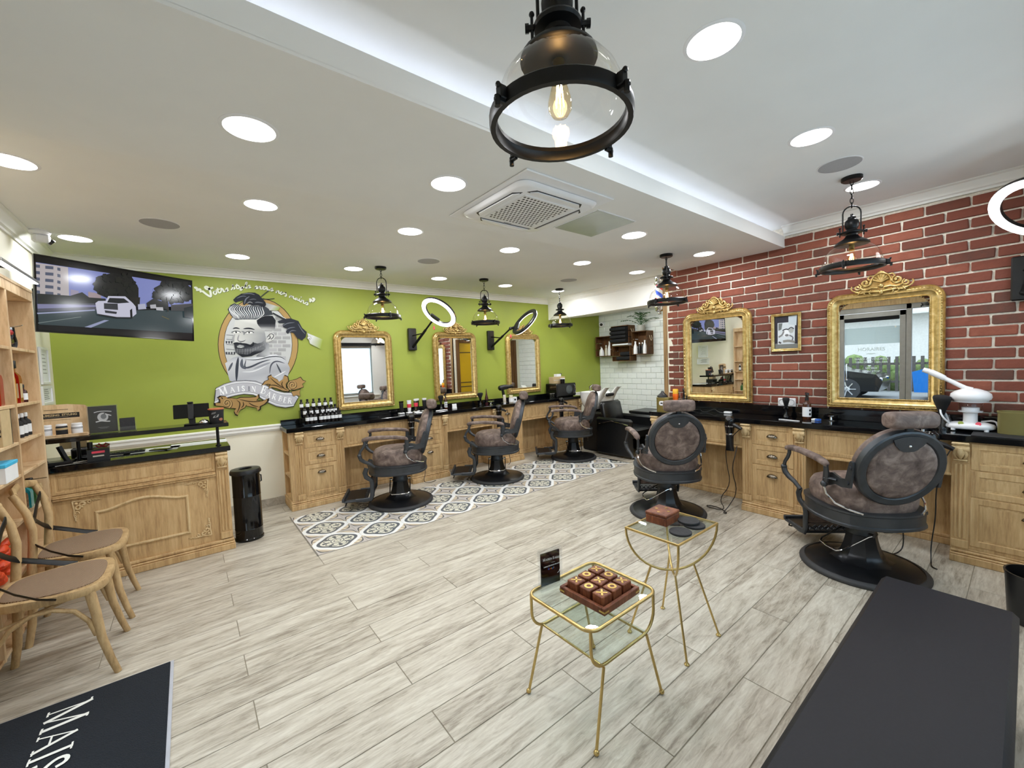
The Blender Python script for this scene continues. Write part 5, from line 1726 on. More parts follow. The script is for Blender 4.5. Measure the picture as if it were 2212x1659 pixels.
MB().bx(-.045, .045, .0755, .085, 0, .20, .001).build('dark_side', 'black_plastic', o)
BM_ = frame3((0, -.0765, 0), (0, 0, 1), (-1, 0, 0))
text('lettering', 'NISH', .045, 'black_plastic', o, BM_ @ Matrix.Translation((.10, .018, .0006)), .0022)
text('lettering', 'MAN', .045, 'black_plastic', o, BM_ @ Matrix.Translation((.105, -.024, .0006)), .0022)
o = thing('product_box', 'white carton with bright blue lid on the lower plywood shelving', 'box', (-.835, 3.48, .96), R_(0))
MB().bx(-.042, .055, -.10, .10, 0, .085, .002).build('carton', 'paper', o)
MB().bx(-.044, .057, -.102, .102, .085, .104, .002).build('lid', 'cyan_lid', o)
q_ = Flat()
q_.stroke([(-.02, .07), (.004, .058), (.0, .04), (-.012, .025), (-.02, .008)], .012, sr(60, 55, 80), 1)
q_.build('printed_mark', o, Matrix.Translation((0, -.1025, 0)) @ UP)
for i, (mt, y, lb) in enumerate((('orange_bag', 3.50, 'heap of orange wrapped packets low on the plywood shelving'), ('teal_bag', 3.84, 'teal wrapped packet low on the plywood shelving'), ('orange_bag', 3.34, 'second orange wrapped packet beside the orange heap'))):
    m = MB()
    rnd = random.Random(i)
    for k in range(7):
        m.ball((rnd.uniform(-.012, .012), rnd.uniform(-.04, .04), .030 + .026 * k), .034, 8, 6, (rnd.uniform(.8, 1.2), rnd.uniform(.9, 1.3), rnd.uniform(.6, .9)))
    tag(m.build('wrapped_packet', mt, None, (-.845, y, .425)), lb, 'packet')
def wall_frame(label, y, z, w_, h_):
    o = thing('picture_frame', label, 'picture frame', (XL + .002, y, z), pi / 2, 'small notices on the left wall')
    P = [(-w_ / 2, -h_ / 2), (w_ / 2, -h_ / 2), (w_ / 2, h_ / 2), (-w_ / 2, h_ / 2)]
    MB().sweep(P, [(0, 0), (0, .014), (.018, .014), (.020, .006)], True, UP).build('frame', 'white_plastic', o)
    MB().prism([(x * .92, y_ * .94) for x, y_ in P], .003, .006, UP).build('notice', 'paper', o, smooth=0)
    q = Flat()
    for k in range(6):
        q.stroke([(-w_ * .3, h_ * (.3 - .1 * k)), (w_ * (.1 + .05 * (k % 3)), h_ * (.3 - .1 * k))], .006, sr(150, 150, 150))
    q.build('print', o, Matrix.Translation((0, -.0062, 0)) @ UP)
wall_frame('upper white framed notice on the left wall under the television', 5.0, 1.625, .24, .30)
wall_frame('lower white framed notice on the left wall under the television', 5.0, 1.385, .30, .15)

# ================================================================ television
TVC = V((-.3605, 4.605, 2.1145))
ex = V((.896, .369, -.040)).normalized()
ez_ = V((-.013, -.011, -.555)).normalized() * -1
ez_ = (ez_ - ex * ez_.dot(ex)).normalized()
ny_ = ez_.cross(ex)          # away from the viewer
TM = Matrix((ex, ny_, ez_)).transposed().to_4x4()
TM.translation = TVC
tv = thing('television', 'wall mounted flat television tilted in the left corner, showing a white car on a street', 'television', (0, 0, 0), 0)
tv.matrix_world = TM
MB().bx(-.485, .485, 0, .035, -.278, .278, .004).bx(-.30, .30, .035, .06, -.20, .16, .01).build('housing', 'black_plastic', tv)
MB().sweep([(-.485, -.278), (.485, -.278), (.485, .278), (-.485, .278)], [(0, 0), (0, .004), (.010, .004), (.012, 0)], True, UP).build('bezel', 'black_gloss', tv)
wa = MB().tube([TVC + ny_ * .06, TVC + ny_ * .20 + ex * -.10, V((-.88, 4.93, 2.12)), V((-.903, 4.93, 2.12))], .02, 8).box((-.895, 4.93, 2.12), (.018, .12, .22), .003)
TI = TM.inverted()
wa.v = [tuple(TI @ V(p)) for p in wa.v]
wa.build('wall_arm', 'black_metal', tv)
TF = Flat(.00015)
w2, h2 = .474, .267
draw("""
T poly|3 3 4|-474 -267 474 -267 474 267 -474 267
T poly|150 160 226|-474 218 474 230 474 37 -474 -103
T poly|214 205 206|-474 214 -313 218 -312 -4 -474 -10
T poly|96 104 128|-474 202 -454 203 -455 181 -474 180
T poly|96 104 128|-474 156 -456 156 -456 134 -474 134
T poly|96 104 128|-474 110 -457 110 -457 88 -474 88
T poly|96 104 128|-474 63 -458 63 -458 41 -474 42
T poly|96 104 128|-474 17 -459 17 -459 -5 -474 -4
T poly|96 104 128|-429 203 -388 207 -389 185 -429 181
T poly|96 104 128|-430 156 -389 160 -390 138 -430 134
T poly|96 104 128|-431 109 -390 112 -391 90 -432 87
T poly|96 104 128|-432 63 -392 65 -392 43 -433 40
T poly|96 104 128|-433 16 -393 18 -393 -4 -434 -6
T poly|96 104 128|-369 204 -353 203 -353 180 -369 182
T poly|96 104 128|-370 157 -354 155 -354 132 -370 134
T poly|96 104 128|-371 109 -355 107 -355 85 -372 87
T poly|96 104 128|-372 62 -356 59 -357 37 -373 39
T poly|96 104 128|-373 14 -357 12 -358 -11 -374 -8
T poly|180 170 196|-304 55 -261 49 -262 9 -306 10
T poly|190 170 176|-209 54 -136 48 -137 11 -210 8
T poly|40 44 40|-474 -6 -306 6 -242 44 -204 10 -110 16 -111 -40 -474 -81
T poly|96 96 112|-474 -81 -159 -29 -160 -93 -474 -144
T poly|64 80 84|-474 -136 -173 -81 76 -52 268 -20 474 -6 474 -206 -470 -227
T poly|150 150 190|-474 -81 -166 -44 -166 -57 -474 -114
T stroke|190 196 232|-474 -148 -333 -119 -177 -84|90 0 0
T stroke|150 164 160|-473 -217 -253 -146|40 0 0
T poly|176 184 220|-236 -222 -121 -154 -94 -154 -200 -223
T stroke|120 110 60|250 -79 299 -99|60 0 0
T poly|26 28 26|-153 183 -63 230 53 226 96 137 93 9 54 -26 -110 25 -157 45 -175 124
T poly|16 18 20|-37 51 -52 60 -48 81 -30 86 -23 67
T poly|30 33 28|-161 102 -151 126 -131 126 -128 102 -147 87
T poly|30 33 28|-52 56 -73 74 -62 107 -34 110 -27 79
T poly|22 24 22|-153 141 -139 157 -125 149 -130 127 -147 122
T poly|30 33 28|-36 66 -59 78 -53 111 -25 120 -15 92
T poly|16 18 20|-49 230 -38 224 -42 208 -54 205 -59 218
T poly|30 33 28|95 136 73 112 51 125 59 157 86 164
T poly|16 18 20|-174 97 -162 126 -138 127 -134 97 -156 79
T poly|16 18 20|-15 233 0 214 -13 187 -37 189 -38 217
T poly|22 24 22|-181 74 -174 105 -149 111 -141 83 -161 61
T poly|16 18 20|66 141 53 126 39 133 43 153 60 158
T poly|16 18 20|-153 83 -149 103 -133 108 -127 91 -140 76
T poly|30 33 28|19 235 27 214 11 194 -7 202 -2 228
T poly|22 24 22|-164 172 -144 187 -130 170 -142 144 -163 146
T poly|22 24 22|54 253 60 227 40 207 21 221 30 249
T poly|16 18 20|-74 209 -54 206 -55 181 -75 169 -86 187
T poly|16 18 20|-154 158 -141 169 -131 159 -137 142 -152 141
T poly|16 18 20|-54 72 -68 86 -60 108 -40 110 -37 87
T poly|30 33 28|40 160 25 132 0 134 -1 164 23 180
T poly|30 33 28|13 185 12 162 -6 151 -17 167 -6 188
T poly|22 24 22|10 195 13 169 -8 153 -23 168 -13 194
T poly|30 33 28|-131 58 -133 82 -115 96 -101 81 -111 57
T poly|22 24 22|-185 116 -175 133 -160 130 -161 110 -176 102
T poly|30 33 28|53 94 25 80 10 106 29 135 55 128
T poly|30 33 28|-71 59 -85 78 -72 103 -50 100 -49 72
T poly|30 33 28|-105 20 -118 44 -100 71 -76 63 -79 31
T poly|16 18 20|-143 48 -145 68 -129 81 -117 68 -126 47
T poly|16 18 20|-78 198 -51 197 -48 165 -74 146 -92 166
T poly|30 33 28|-63 36 -80 53 -69 80 -46 81 -42 53
T poly|30 33 28|-127 97 -123 116 -107 121 -101 104 -114 89
T poly|22 24 22|68 154 52 132 32 138 34 164 56 174
T poly|16 18 20|-126 63 -128 79 -116 88 -107 78 -113 63
T poly|30 33 28|-120 189 -98 197 -89 175 -106 152 -125 161
T poly|16 18 20|-116 173 -97 183 -87 165 -100 145 -117 150
T poly|30 33 28|84 123 58 100 36 118 48 152 77 155
T poly|22 24 22|-110 183 -89 191 -80 170 -96 149 -115 157
T poly|16 18 20|-108 70 -111 90 -96 104 -83 92 -91 72
T poly|22 24 22|-58 40 -68 48 -62 64 -49 65 -46 50
T poly|16 18 20|81 181 74 164 60 164 58 180 71 191
T poly|22 24 22|-24 43 -38 49 -35 68 -19 74 -12 59
T poly|16 18 20|-94 211 -81 211 -80 195 -92 186 -100 195
T poly|30 33 28|-91 54 -102 79 -85 104 -62 95 -66 64
T poly|16 18 20|11 250 18 238 9 224 -4 227 -2 243
T poly|22 24 22|-123 210 -104 214 -99 194 -115 178 -129 188
T poly|30 33 28|-24 209 -7 187 -22 156 -49 158 -50 190
T poly|30 33 28|6 246 14 233 4 216 -10 220 -9 238
T poly|36 34 30|34 48 102 60 96 -20 39 -28
T poly|26 30 28|198 156 291 234 413 248 474 208 474 100 355 49 220 59
T poly|16 18 20|251 47 246 62 258 74 271 68 267 50
T poly|30 33 28|280 82 274 102 290 118 306 108 300 86
T poly|16 18 20|202 101 210 122 229 123 232 103 216 89
T poly|22 24 22|203 66 204 84 220 92 228 78 218 62
T poly|16 18 20|181 102 193 129 218 129 221 101 198 85
T poly|22 24 22|179 70 186 105 217 114 229 84 205 57
T poly|16 18 20|461 147 438 121 411 133 418 166 449 175
T poly|22 24 22|228 134 242 153 261 147 258 124 238 117
T poly|22 24 22|443 256 450 221 420 195 393 214 407 252
T poly|16 18 20|366 215 383 188 361 157 331 164 334 200
T poly|30 33 28|228 132 248 161 277 153 273 119 243 105
T poly|22 24 22|260 160 286 179 306 160 292 130 263 130
T poly|16 18 20|238 129 246 142 259 140 259 124 245 117
T poly|30 33 28|193 62 196 90 220 101 233 79 216 55
T poly|22 24 22|450 80 423 72 412 95 431 118 454 109
T poly|22 24 22|271 75 264 100 284 118 304 106 295 79
T poly|22 24 22|406 55 372 54 367 89 397 111 421 90
T poly|30 33 28|368 205 380 182 361 157 337 166 341 195
T poly|16 18 20|431 138 414 122 398 132 405 154 426 158
T poly|22 24 22|253 137 268 156 286 150 282 127 263 120
T poly|22 24 22|424 238 428 222 414 210 402 218 408 235
T poly|22 24 22|474 119 462 97 438 117 453 152 474 153
T poly|22 24 22|214 131 225 147 240 142 238 123 222 117
T poly|30 33 28|246 50 239 75 260 94 280 81 272 53
T poly|22 24 22|313 28 296 42 306 66 328 67 333 43
T poly|22 24 22|201 154 218 170 234 159 226 136 206 133
T poly|16 18 20|259 155 279 172 296 158 286 133 263 132
T poly|16 18 20|358 237 379 216 363 185 333 186 330 218
T poly|16 18 20|398 198 400 169 374 153 356 172 371 200
T poly|22 24 22|265 31 255 50 270 71 290 64 287 40
T poly|22 24 22|333 47 310 61 319 92 347 97 356 70
T poly|22 24 22|364 214 374 201 363 184 347 187 348 206
T poly|30 33 28|450 201 441 165 407 156 395 186 421 214
T poly|16 18 20|442 86 408 74 392 103 417 134 448 123
T poly|16 18 20|249 226 278 230 284 199 259 178 237 194
T poly|16 18 20|419 107 394 96 381 117 397 141 421 135
T poly|30 33 28|308 222 325 217 322 196 304 188 295 204
T poly|30 33 28|410 141 397 128 383 136 388 154 405 157
T poly|22 24 22|367 90 336 91 333 124 362 144 383 122
T poly|16 18 20|422 149 404 127 382 135 387 162 412 171
T poly|22 24 22|471 199 459 165 427 160 419 190 445 215
T poly|22 24 22|470 171 455 145 430 149 430 176 455 190
T poly|22 24 22|456 94 422 79 403 106 426 138 458 131
T poly|22 24 22|192 150 206 164 219 155 213 136 197 133
T poly|16 18 20|334 77 318 86 324 107 343 112 350 93
T poly|16 18 20|285 238 303 235 302 214 284 204 274 219
T stroke|30 28 26|287 90 288 -33|100 0 0
T poly|40 42 44|139 16 188 64 286 38 284 -18 142 -13
T poly|70 70 72|311 27 474 64 474 -6 310 -25
T poly|232 232 252|-175 -31 -158 -12 -114 -4 -99 36 4 51 51 3 69 -24 72 -82 44 -114 -51 -124 -167 -112
T poly|36 40 44|-107 -16 -92 23 -4 33 29 4 -41 -13
T poly|64 66 72|-126 -24 -44 -16 -43 -66 -126 -70
T poly|56 58 66|-123 -79 -50 -83 -54 -100 -120 -99
T poly|16 18 20|31 -58 45 -42 46 -114 32 -123
T poly|30 36 38|-167 -112 -51 -124 44 -114 44 -126 -58 -138 -161 -125
T poly|205 208 232|83 -2 131 10 138 -33 84 -46
T poly|206 206 214|163 5 203 16 206 -19 166 -25
T poly|216 216 222|202 -9 252 -2 255 -32 206 -34
T poly|14 34 38|406 14 474 42 474 -71 409 -70
""", dict(T=TF))
TF.build('screen', tv, Matrix.Translation((0, -.0008, 0)) @ UP, 'screen_picture')

# ================================================================ ceiling fittings
DL = [(.267, 2.019, 2.508, 'in the lowered band, nearest the television corner'), (-.625, 3.172, 2.6, 'at the far left edge above the cafe chairs'), (1.653, .771, 2.7, 'largest, at the upper right beside the near pendant'),
      (2.809, .780, 2.7, 'on the high ceiling at right, second from the viewer'), (3.946, .782, 2.7, 'partly behind the canopy of the right front pendant'), (1.201, 2.018, 2.508, 'in the lowered band, left of the air conditioner'),
      (.452, 3.151, 2.6, 'right of the round ceiling speaker above reception'), (-.608, 4.632, 2.6, 'beside the dome camera above the television'), (.447, 4.633, 2.6, 'above the painted portrait slogan'),
      (1.487, 3.132, 2.6, 'in middle row, below left of the air conditioner'), (1.501, 4.606, 2.6, 'left of the first pendant in the green wall row'), (2.552, 4.613, 2.6, 'between first and second green wall pendants'),
      (2.524, 3.147, 2.6, 'in middle row, below the air conditioner'), (3.587, 4.601, 2.6, 'between second and third green wall pendants'), (3.553, 3.141, 2.6, 'in middle row, left of the hatch'),
      (4.586, 4.564, 2.6, 'directly behind the farthest green wall pendant'), (2.920, 2.021, 2.508, 'in the lowered band, right of the ceiling hatch'), (4.552, 3.115, 2.6, 'in front of the white bulkhead'),
      (4.057, 2.009, 2.508, 'in the lowered band, next to the brick wall')]
def make_downlight(loc, label):
    t = thing('downlight', 'round recessed LED downlight ' + label, 'downlight', loc, 0, 'recessed ceiling downlights')
    MB().lathe([(.094, -.004), (.100, -.004), (.108, -.001), (.108, .004), (.094, .004)], 36, close=False).build('trim_ring', 'white_plastic', t, smooth=50)
    MB().lathe([(.001, -.002), (.095, -.002)], 36, close=False).build('lens', 'lamp_white', t, smooth=0)
    return t
d0 = None
for x, y, z, lb in DL:
    if d0 is None:
        o = d0 = make_downlight((x, y, z), lb)
    else:
        o = dup(d0, 'round recessed LED downlight ' + lb, (x, y, z))
    la = bpy.data.lights.new('downlight_beam', 'AREA')
    la.shape = 'DISK'
    la.size = .18
    la.energy = DOWN_W
    la.color = (.97, 1, 1.04)
    lo = bpy.data.objects.new('downlight_beam', la)
    COL.objects.link(lo)
    lo.location = (x, y, z - .008)
def speaker(label, loc):
    t = thing('ceiling_speaker', label, 'speaker', loc, 0, 'flush ceiling speakers')
    MB().lathe([(.001, -.003), (.110, -.003), (.114, -.002)], 32, close=False).build('grille', 'speaker_mesh', t, smooth=0)
    MB().lathe([(.113, -.003), (.118, -.003), (.120, .002)], 32, close=False).build('rim', 'white_plastic', t)
    return t
sp_ = speaker('grey round flush ceiling speaker left of the television', (-.081, 3.904, 2.6))
dup(sp_, 'grey round flush ceiling speaker above the right front pendant', (3.372, .782, 2.7))
dup(sp_, 'faint round ceiling speaker between two green wall pendants', (2.05, 3.91, 2.6))
dup(sp_, 'barely visible round ceiling speaker near the white bulkhead', (4.121, 3.89, 2.6))
la = bpy.data.lights.new('alcove_light', 'AREA')
la.shape = 'RECTANGLE'
la.size, la.size_y = .12, 1.6
la.energy = 20
la.color = (.95, 1, 1.02)
lo = bpy.data.objects.new('alcove_light', la)
COL.objects.link(lo)
lo.location = (5.45, 4.0, 2.262)
lo.rotation_euler = (0, R_(-14), 0)
# air conditioner cassette
ac = thing('air_conditioner', 'white square ceiling cassette air conditioner with perforated grille', 'air conditioner', (1.80, 2.03, 2.508), 0)
MB().bx(-.36, .36, -.40, .40, -.010, .0, .008).build('outer_frame', 'white_plastic', ac)
def rsq(h, r, n=5, k=1.0):
    out = []
    for cx, cy, a0 in ((h - r, h * k - r, 0), (-h + r, h * k - r, 90), (-h + r, -h * k + r, 180), (h - r, -h * k + r, 270)):
        for i in range(n + 1):
            a = R_(a0 + 90 * i / n)
            out.append((cx + r * cos(a), cy + r * sin(a)))
    return out
m = MB()
loft(m, [[(x, y, z) for x, y in rsq(h, .07)] for h, z in ((.315, -.008), (.325, -.014), (.315, -.030), (.300, -.036))])
m.build('panel', 'white_plastic', ac, smooth=40)
for s, ax in ((1, 0), (-1, 0), (1, 1), (-1, 1)):
    P = [(-.22, .238), (.22, .238), (.185, .285), (-.185, .285)]
    P = [(x, y * s) for x, y in P]
    if ax:
        P = [(y, x) for x, y in P]
    MB().prism(P, -.0375, -.0355).build('air_slot', 'black_plastic', ac, smooth=0)
    cx = sum(p[0] for p in P) / 4
    cy = sum(p[1] for p in P) / 4
    MB().prism([(cx + (x - cx) * (.93 if not ax else .6) , cy + (y - cy) * (.6 if not ax else .93)) for x, y in P], -.043, -.0375).build('louvre', 'white_plastic', ac, smooth=0)
MB().bx(-.205, .205, -.205, .205, -.040, -.035, .003).build('grille', 'white_plastic', ac)
m = MB()
for i in range(14):
    for j in range(14):
        x, y = -.188 + .0268 * i + (.0134 if j % 2 else 0), -.180 + .0277 * j
        m.prism([(x + .0085 * cos(a), y + .0085 * sin(a)) for a in [2 * pi * k / 8 for k in range(8)]], -.0405, -.0402)
ho = m.build('grille_holes', 'black_plastic', ac, smooth=0)
ho['kind'] = 'stuff'
MB().bx(-.03, .03, .222, .230, -.0385, -.0365).build('status_light', 'speaker_mesh', ac)
ha = thing('ceiling_hatch', 'square glossy access hatch in ceiling beside the air conditioner', 'hatch', (2.43, 2.02, 2.508), 0)
MB().bx(-.215, .215, -.215, .215, -.004, .0, .001).build('frame', 'white_plastic', ha)
MB().bx(-.205, .205, -.205, .205, -.006, -.004).build('door', 'hatch_gloss', ha)

# ---------------------------------------------------------------- pendant lamps
GP = 'black pendant lamps with clear glass domes'
def make_pendant(label, loc, drop, ya):
    """origin at the ceiling; drop = distance down to the ring"""
    t = thing('pendant_lamp', label, 'pendant lamp', loc, R_(ya), GP)
    MB().lathe([(.001, -.026), (.052, -.026), (.060, -.020), (.060, 0)], 28).build('canopy', 'black_metal', t)
    z = -drop
    parts = MB()
    parts.lathe([(.012, .345), (.022, .340), (.024, .325), (.036, .315), (.041, .295), (.040, .275), (.034, .262), (.030, .255), (.033, .247), (.060, .240), (.064, .233), (.060, .226), (.036, .222), (.034, .212), (.045, .196), (.078, .176), (.098, .158), (.100, .150), (.094, .148)], 28, (0, 0, z))
    parts.build('cap', 'black_metal', t, smooth=40)
    MB().tube([(0, 0, z + .338), (0, 0, z + .36)], .008, 8).build('cap_stem', 'black_metal', t)
    yk = [(-.050, 0, z + .240), (-.050, 0, z + .35)] + [(-.050 * cos(R_(a)), 0, z + .365 + .050 * sin(R_(a))) for a in range(0, 181, 20)] + [(.050, 0, z + .35), (.050, 0, z + .240)]
    MB().tube(yk, .0045, 8).build('yoke', 'black_metal', t)
    bar = MB().cyl((-.078, 0, z + .236), (.078, 0, z + .236), .008, 10)
    for s in (-1, 1):
        bar.tube([(s * .066, 0, z + .21), (s * .066, 0, z + .268)], .004, 6).ball((s * .066, 0, z + .270), .0075, 8, 5).cyl((s * .074, 0, z + .236), (s * .084, 0, z + .236), .011, 8)
    bar.build('crossbar', 'black_metal', t)
    ch = MB()
    z0, z1 = z + .405, -.02
    n = max(2, round((z1 - z0) / .030))
    for i in range(n):
        zc = z0 + (z1 - z0) * (i + .5) / n
        h = (z1 - z0) / n * .66
        pts = []
        for a in range(0, 360, 36):
            u, v_ = .0095 * cos(R_(a)), h * sin(R_(a))
            pts.append((u, 0, zc + v_) if i % 2 else (0, u, zc + v_))
        ch.tube(pts, .0026, 5, True)
    ch.build('chain', 'black_metal', t, smooth=60)
    prof = [(.168, .012), (.1665, .035), (.160, .065), (.147, .095), (.126, .122), (.100, .142), (.086, .150)]
    MB().lathe([(r, q + z) for r, q in prof], 40, close=False).build('glass_dome', 'lamp_glass', t, smooth=80)
    MB().lathe([(.170, z - .020), (.183, z - .020), (.186, z - .012), (.186, z + .010), (.180, z + .016), (.166, z + .016), (.164, z + .004), (.170, z - .004), (.170, z - .020)], 44, close=False).build('ring', 'black_metal', t, smooth=40)
    for k, a in enumerate((0 - ya, 90 - ya, 180 - ya, 270 - ya)):
        c, s = cos(R_(a)), sin(R_(a))
        m = MB()
        RM = Matrix.Rotation(R_(a), 3, 'Z')
        m.box((c * .193, s * .193, z - .002), (.018, .020, .030), .002, RM)
        m.box((c * .198, s * .198, z - .020), (.030, .010, .008), .001, RM)
        m.tube([(c * .206, s * .206, z - .036), (c * .206, s * .206, z - .012)], .007, 8).ball((c * .202, s * .202, z + .014), .007, 8, 5)
        m.build('clamp', 'black_metal', t)
    b = MB().lathe([(.016, .150), (.016, .118), (.019, .112), (.001, .110)], 16, (0, 0, z)).build('lamp_holder', 'brass', t)
    MB().lathe([(.013, .116), (.015, .100), (.024, .072), (.031, .045), (.030, .025), (.020, .010), (.001, .004)], 20, (0, 0, z), None, False).build('bulb', 'bulb_glass', b, smooth=80)
    f = MB()
    for k in range(6):
        a0 = 2 * pi * k / 6
        f.tube([(.006 * cos(a0), .006 * sin(a0), z + .088), (.012 * cos(a0 + .4), .012 * sin(a0 + .4), z + .035)], .0011, 4)
    f.build('filament', 'filament', b, smooth=0)
    return t
def bulb_light(loc):
    la = bpy.data.lights.new('bulb_light', 'POINT')
    la.energy = 1.1
    la.color = (1, .62, .28)
    la.shadow_soft_size = .02
    lo = bpy.data.objects.new('bulb_light', la)
    COL.objects.link(lo)
    lo.location = loc
for lb, loc, drop, ya in (('black glass dome pendant nearest the portrait, above the left green wall mirror', (1.723, 4.396, 2.6), .53, -30), ('middle glass dome pendant hanging along the green wall', (3.071, 4.383, 2.6), .555, -25),
                      ('farthest small glass dome pendant in front of the white bulkhead', (4.477, 4.425, 2.6), .545, 45), ('glass dome pendant in front of the barber pole by the brick wall', (3.739, 2.225, 2.508), .455, 35),
                      ('glass dome pendant above the large brick wall mirror', (3.685, .786, 2.7), .61, -65), ('very large looking glass dome pendant nearest the viewer, top centre', (.805, .772, 2.7), .570, -42)):
    make_pendant(lb, loc, drop, ya)
    bulb_light((loc[0], loc[1], loc[2] - drop + .055))

# ---------------------------------------------------------------- ring lights on wall arms
def make_ring_light(label, mount, wall_n, centre, nrm, R=.235, w_=.058):
    """mount: plate centre on the wall; wall_n: out of the wall; nrm: the way the ring shines"""
    t = thing('ring_light', label, 'ring light', mount, 0, 'ring lights on wall arms')
    wn_ = V(wall_n)
    sd = V((0, 0, 1)).cross(wn_)
    M_ = Matrix((sd, wn_, V((0, 0, 1)))).transposed()
    MB().box(wn_ * .025, (.115, .05, .30), .008, M_).build('wall_plate', 'black_plastic', t)
    c = V(centre) - V(mount)
    n = V(nrm).normalized()
    # arm reaches the ring's near rim
    p0 = wn_ * .05 + V((0, 0, -.10))
    flat = (p0 - c) - n * (p0 - c).dot(n)
    fd = flat.normalized()
    p1 = c + fd * (R + .02) - n * .05
    a = MB().tube([p0, p0.lerp(p1, .62)], .017, 8).tube([p0.lerp(p1, .55), p1], .012, 8)
    q = wn_ * .05 + V((0, 0, .05))
    a.tube([q, p0.lerp(p1, .5)], .008, 8)
    a.ball(p0, .02, 8, 6).ball(p0.lerp(p1, .5), .018, 8, 6)
    a.build('arm', 'black_metal', t)
    MB().tube([p1, c + fd * (R * .8) - n * .03], .018, 8).ball(p1, .026, 10, 6).box(c + fd * (R * .62) - n * .01, (.05, .03, .13), .005, Matrix((fd, n, fd.cross(n))).transposed()).build('bracket', 'black_plastic', t)
    FM = Matrix((fd, n.cross(fd), n)).transposed().to_4x4()
    FM.translation = c
    MB().lathe([(R - w_, .0), (R - w_, -.022), (R - w_ + .008, -.028), (R - .008, -.028), (R, -.022), (R, 0)], 48, (0, 0, 0), FM, False).build('ring_body', 'black_plastic', t, smooth=40)
    MB().lathe([(R - w_ + .002, .001), (R - w_ + .006, .009), (R - .006, .009), (R - .002, .001)], 48, (0, 0, 0), FM, False).build('ring_diffuser', 'ring_white', t, smooth=60)
    z = p1.copy()
    MB().tube([p1, p1 + V((0, 0, -.09))], .0025, 5).build('tag_string', 'brass', t)
    MB().box(p1 + V((0, 0, -.115)), (.022, .008, .045), .004).build('pull_tag', 'rose', t)
    la = bpy.data.lights.new('ring_beam', 'AREA')
    la.shape = 'DISK'
    la.size = .4
    la.energy = 5
    lo = bpy.data.objects.new('ring_beam', la)
    COL.objects.link(lo)
    lo.location = V(centre) + n * .02
    lo.rotation_euler = n.to_track_quat('-Z', 'Y').to_euler()
    return t
make_ring_light('lit white ring light on black wall arm between the first two green wall mirrors', (2.46, YF, 1.885), (0, -1, 0), (2.515, 4.60, 2.168), (-.69, -.19, -.756))
make_ring_light('black ring light seen from its dark back, between second and third green wall mirrors', (3.78, YF, 1.88), (0, -1, 0), (3.93, 4.60, 2.10), (.74, -.10, -.62))
make_ring_light('bright ring light on black wall plate at the right edge of the brick wall', (XR - .004, .035, 1.955), (-1, 0, 0), (4.12, -.03, 2.325), (-.55, .36, -.75))
# security cameras
t = thing('dome_camera', 'small white security camera on the ceiling in the left corner', 'security camera', (-.775, 4.52, 2.6), R_(20))
MB().lathe([(.001, 0), (.055, 0), (.058, -.01), (.050, -.03), (.001, -.032)][::-1], 24).build('base', 'white_plastic', t)
MB().bx(-.04, .05, -.035, .035, -.085, -.025, .014).build('housing', 'white_plastic', t)
MB().cyl((.045, 0, -.066), (.062, 0, -.080), .024, 16).build('lens', 'black_gloss', t)
t = thing('bullet_camera', 'round white security camera with black lens in the alcove corner', 'security camera', (6.38, 5.20, 2.205), 0)
MB().cyl((.05, .02, 0), (-.02, -.02, -.01), .045, 20).build('housing', 'white_plastic', t)
MB().cyl((-.018, -.018, -.010), (-.028, -.026, -.012), .028, 18).build('lens', 'black_gloss', t)

# ================================================================ things on the worktops
ZW = .8955
# --- stepped stand of small bottles
t = thing('bottle_riser', 'black three step riser of little sample bottles at the left end of worktop', 'display stand', (1.205, 5.12, ZW), 0)
MB().bx(-.21, .215, -.10, -.045, 0, .012, .002).build('step', 'black_gloss', t)
MB().bx(-.21, .215, -.040, .035, 0, .082, .002).build('step', 'black_gloss', t)
MB().bx(-.21, .215, .040, .125, 0, .158, .002).build('step', 'black_gloss', t)
GB = 'small labelled sample bottles on the black riser'
def sample(label, x, y, z):
    o = thing('sample_bottle', label, 'bottle', (x, y, z), R_(random.uniform(-8, 8)), GB)
    MB().lathe([(.001, 0), (.018, 0), (.0195, .003), (.0195, .082), (.016, .092), (.009, .097), (.009, .101), (.001, .101)], 14).build('body', 'dark_glass', o)
    MB().lathe([(.012, .099), (.0125, .126), (.001, .127)], 14).build('cap', 'black_plastic', o)
    MB().lathe([(.0199, .036), (.0199, .074)], 14, close=False).build('label_band', 'paper', o)
    return o
ORD = ['first from left', 'second from left', 'third from left', 'fourth from left', 'fifth from left', 'sixth from left', 'seventh from left', 'eighth from left', 'rightmost']
def bl(i, n, row):
    return 'black capped sample bottle, %s on the %s of the riser' % ('rightmost' if i == n - 1 else ORD[i], row)
s0 = None
for row, xs, y, z in (('top step', [1.02 + .0645 * i for i in range(6)], 5.205, .158), ('middle step', [1.035 + a for a in (0, .067, .128, .19, .245, .287, .328)], 5.118, .082), ('bottom step', [1.042 + a for a in (0, .041, .082, .143, .184, .225, .270, .311, .352)], 5.048, .012)):
    for i, x in enumerate(xs):
        lb = bl(i, len(xs), row)
        if s0 is None:
            s0 = sample(lb, x, y, ZW + z)
        else:
            dup(s0, lb, (x, y, ZW + z + .0003), R_(random.uniform(-8, 8)))
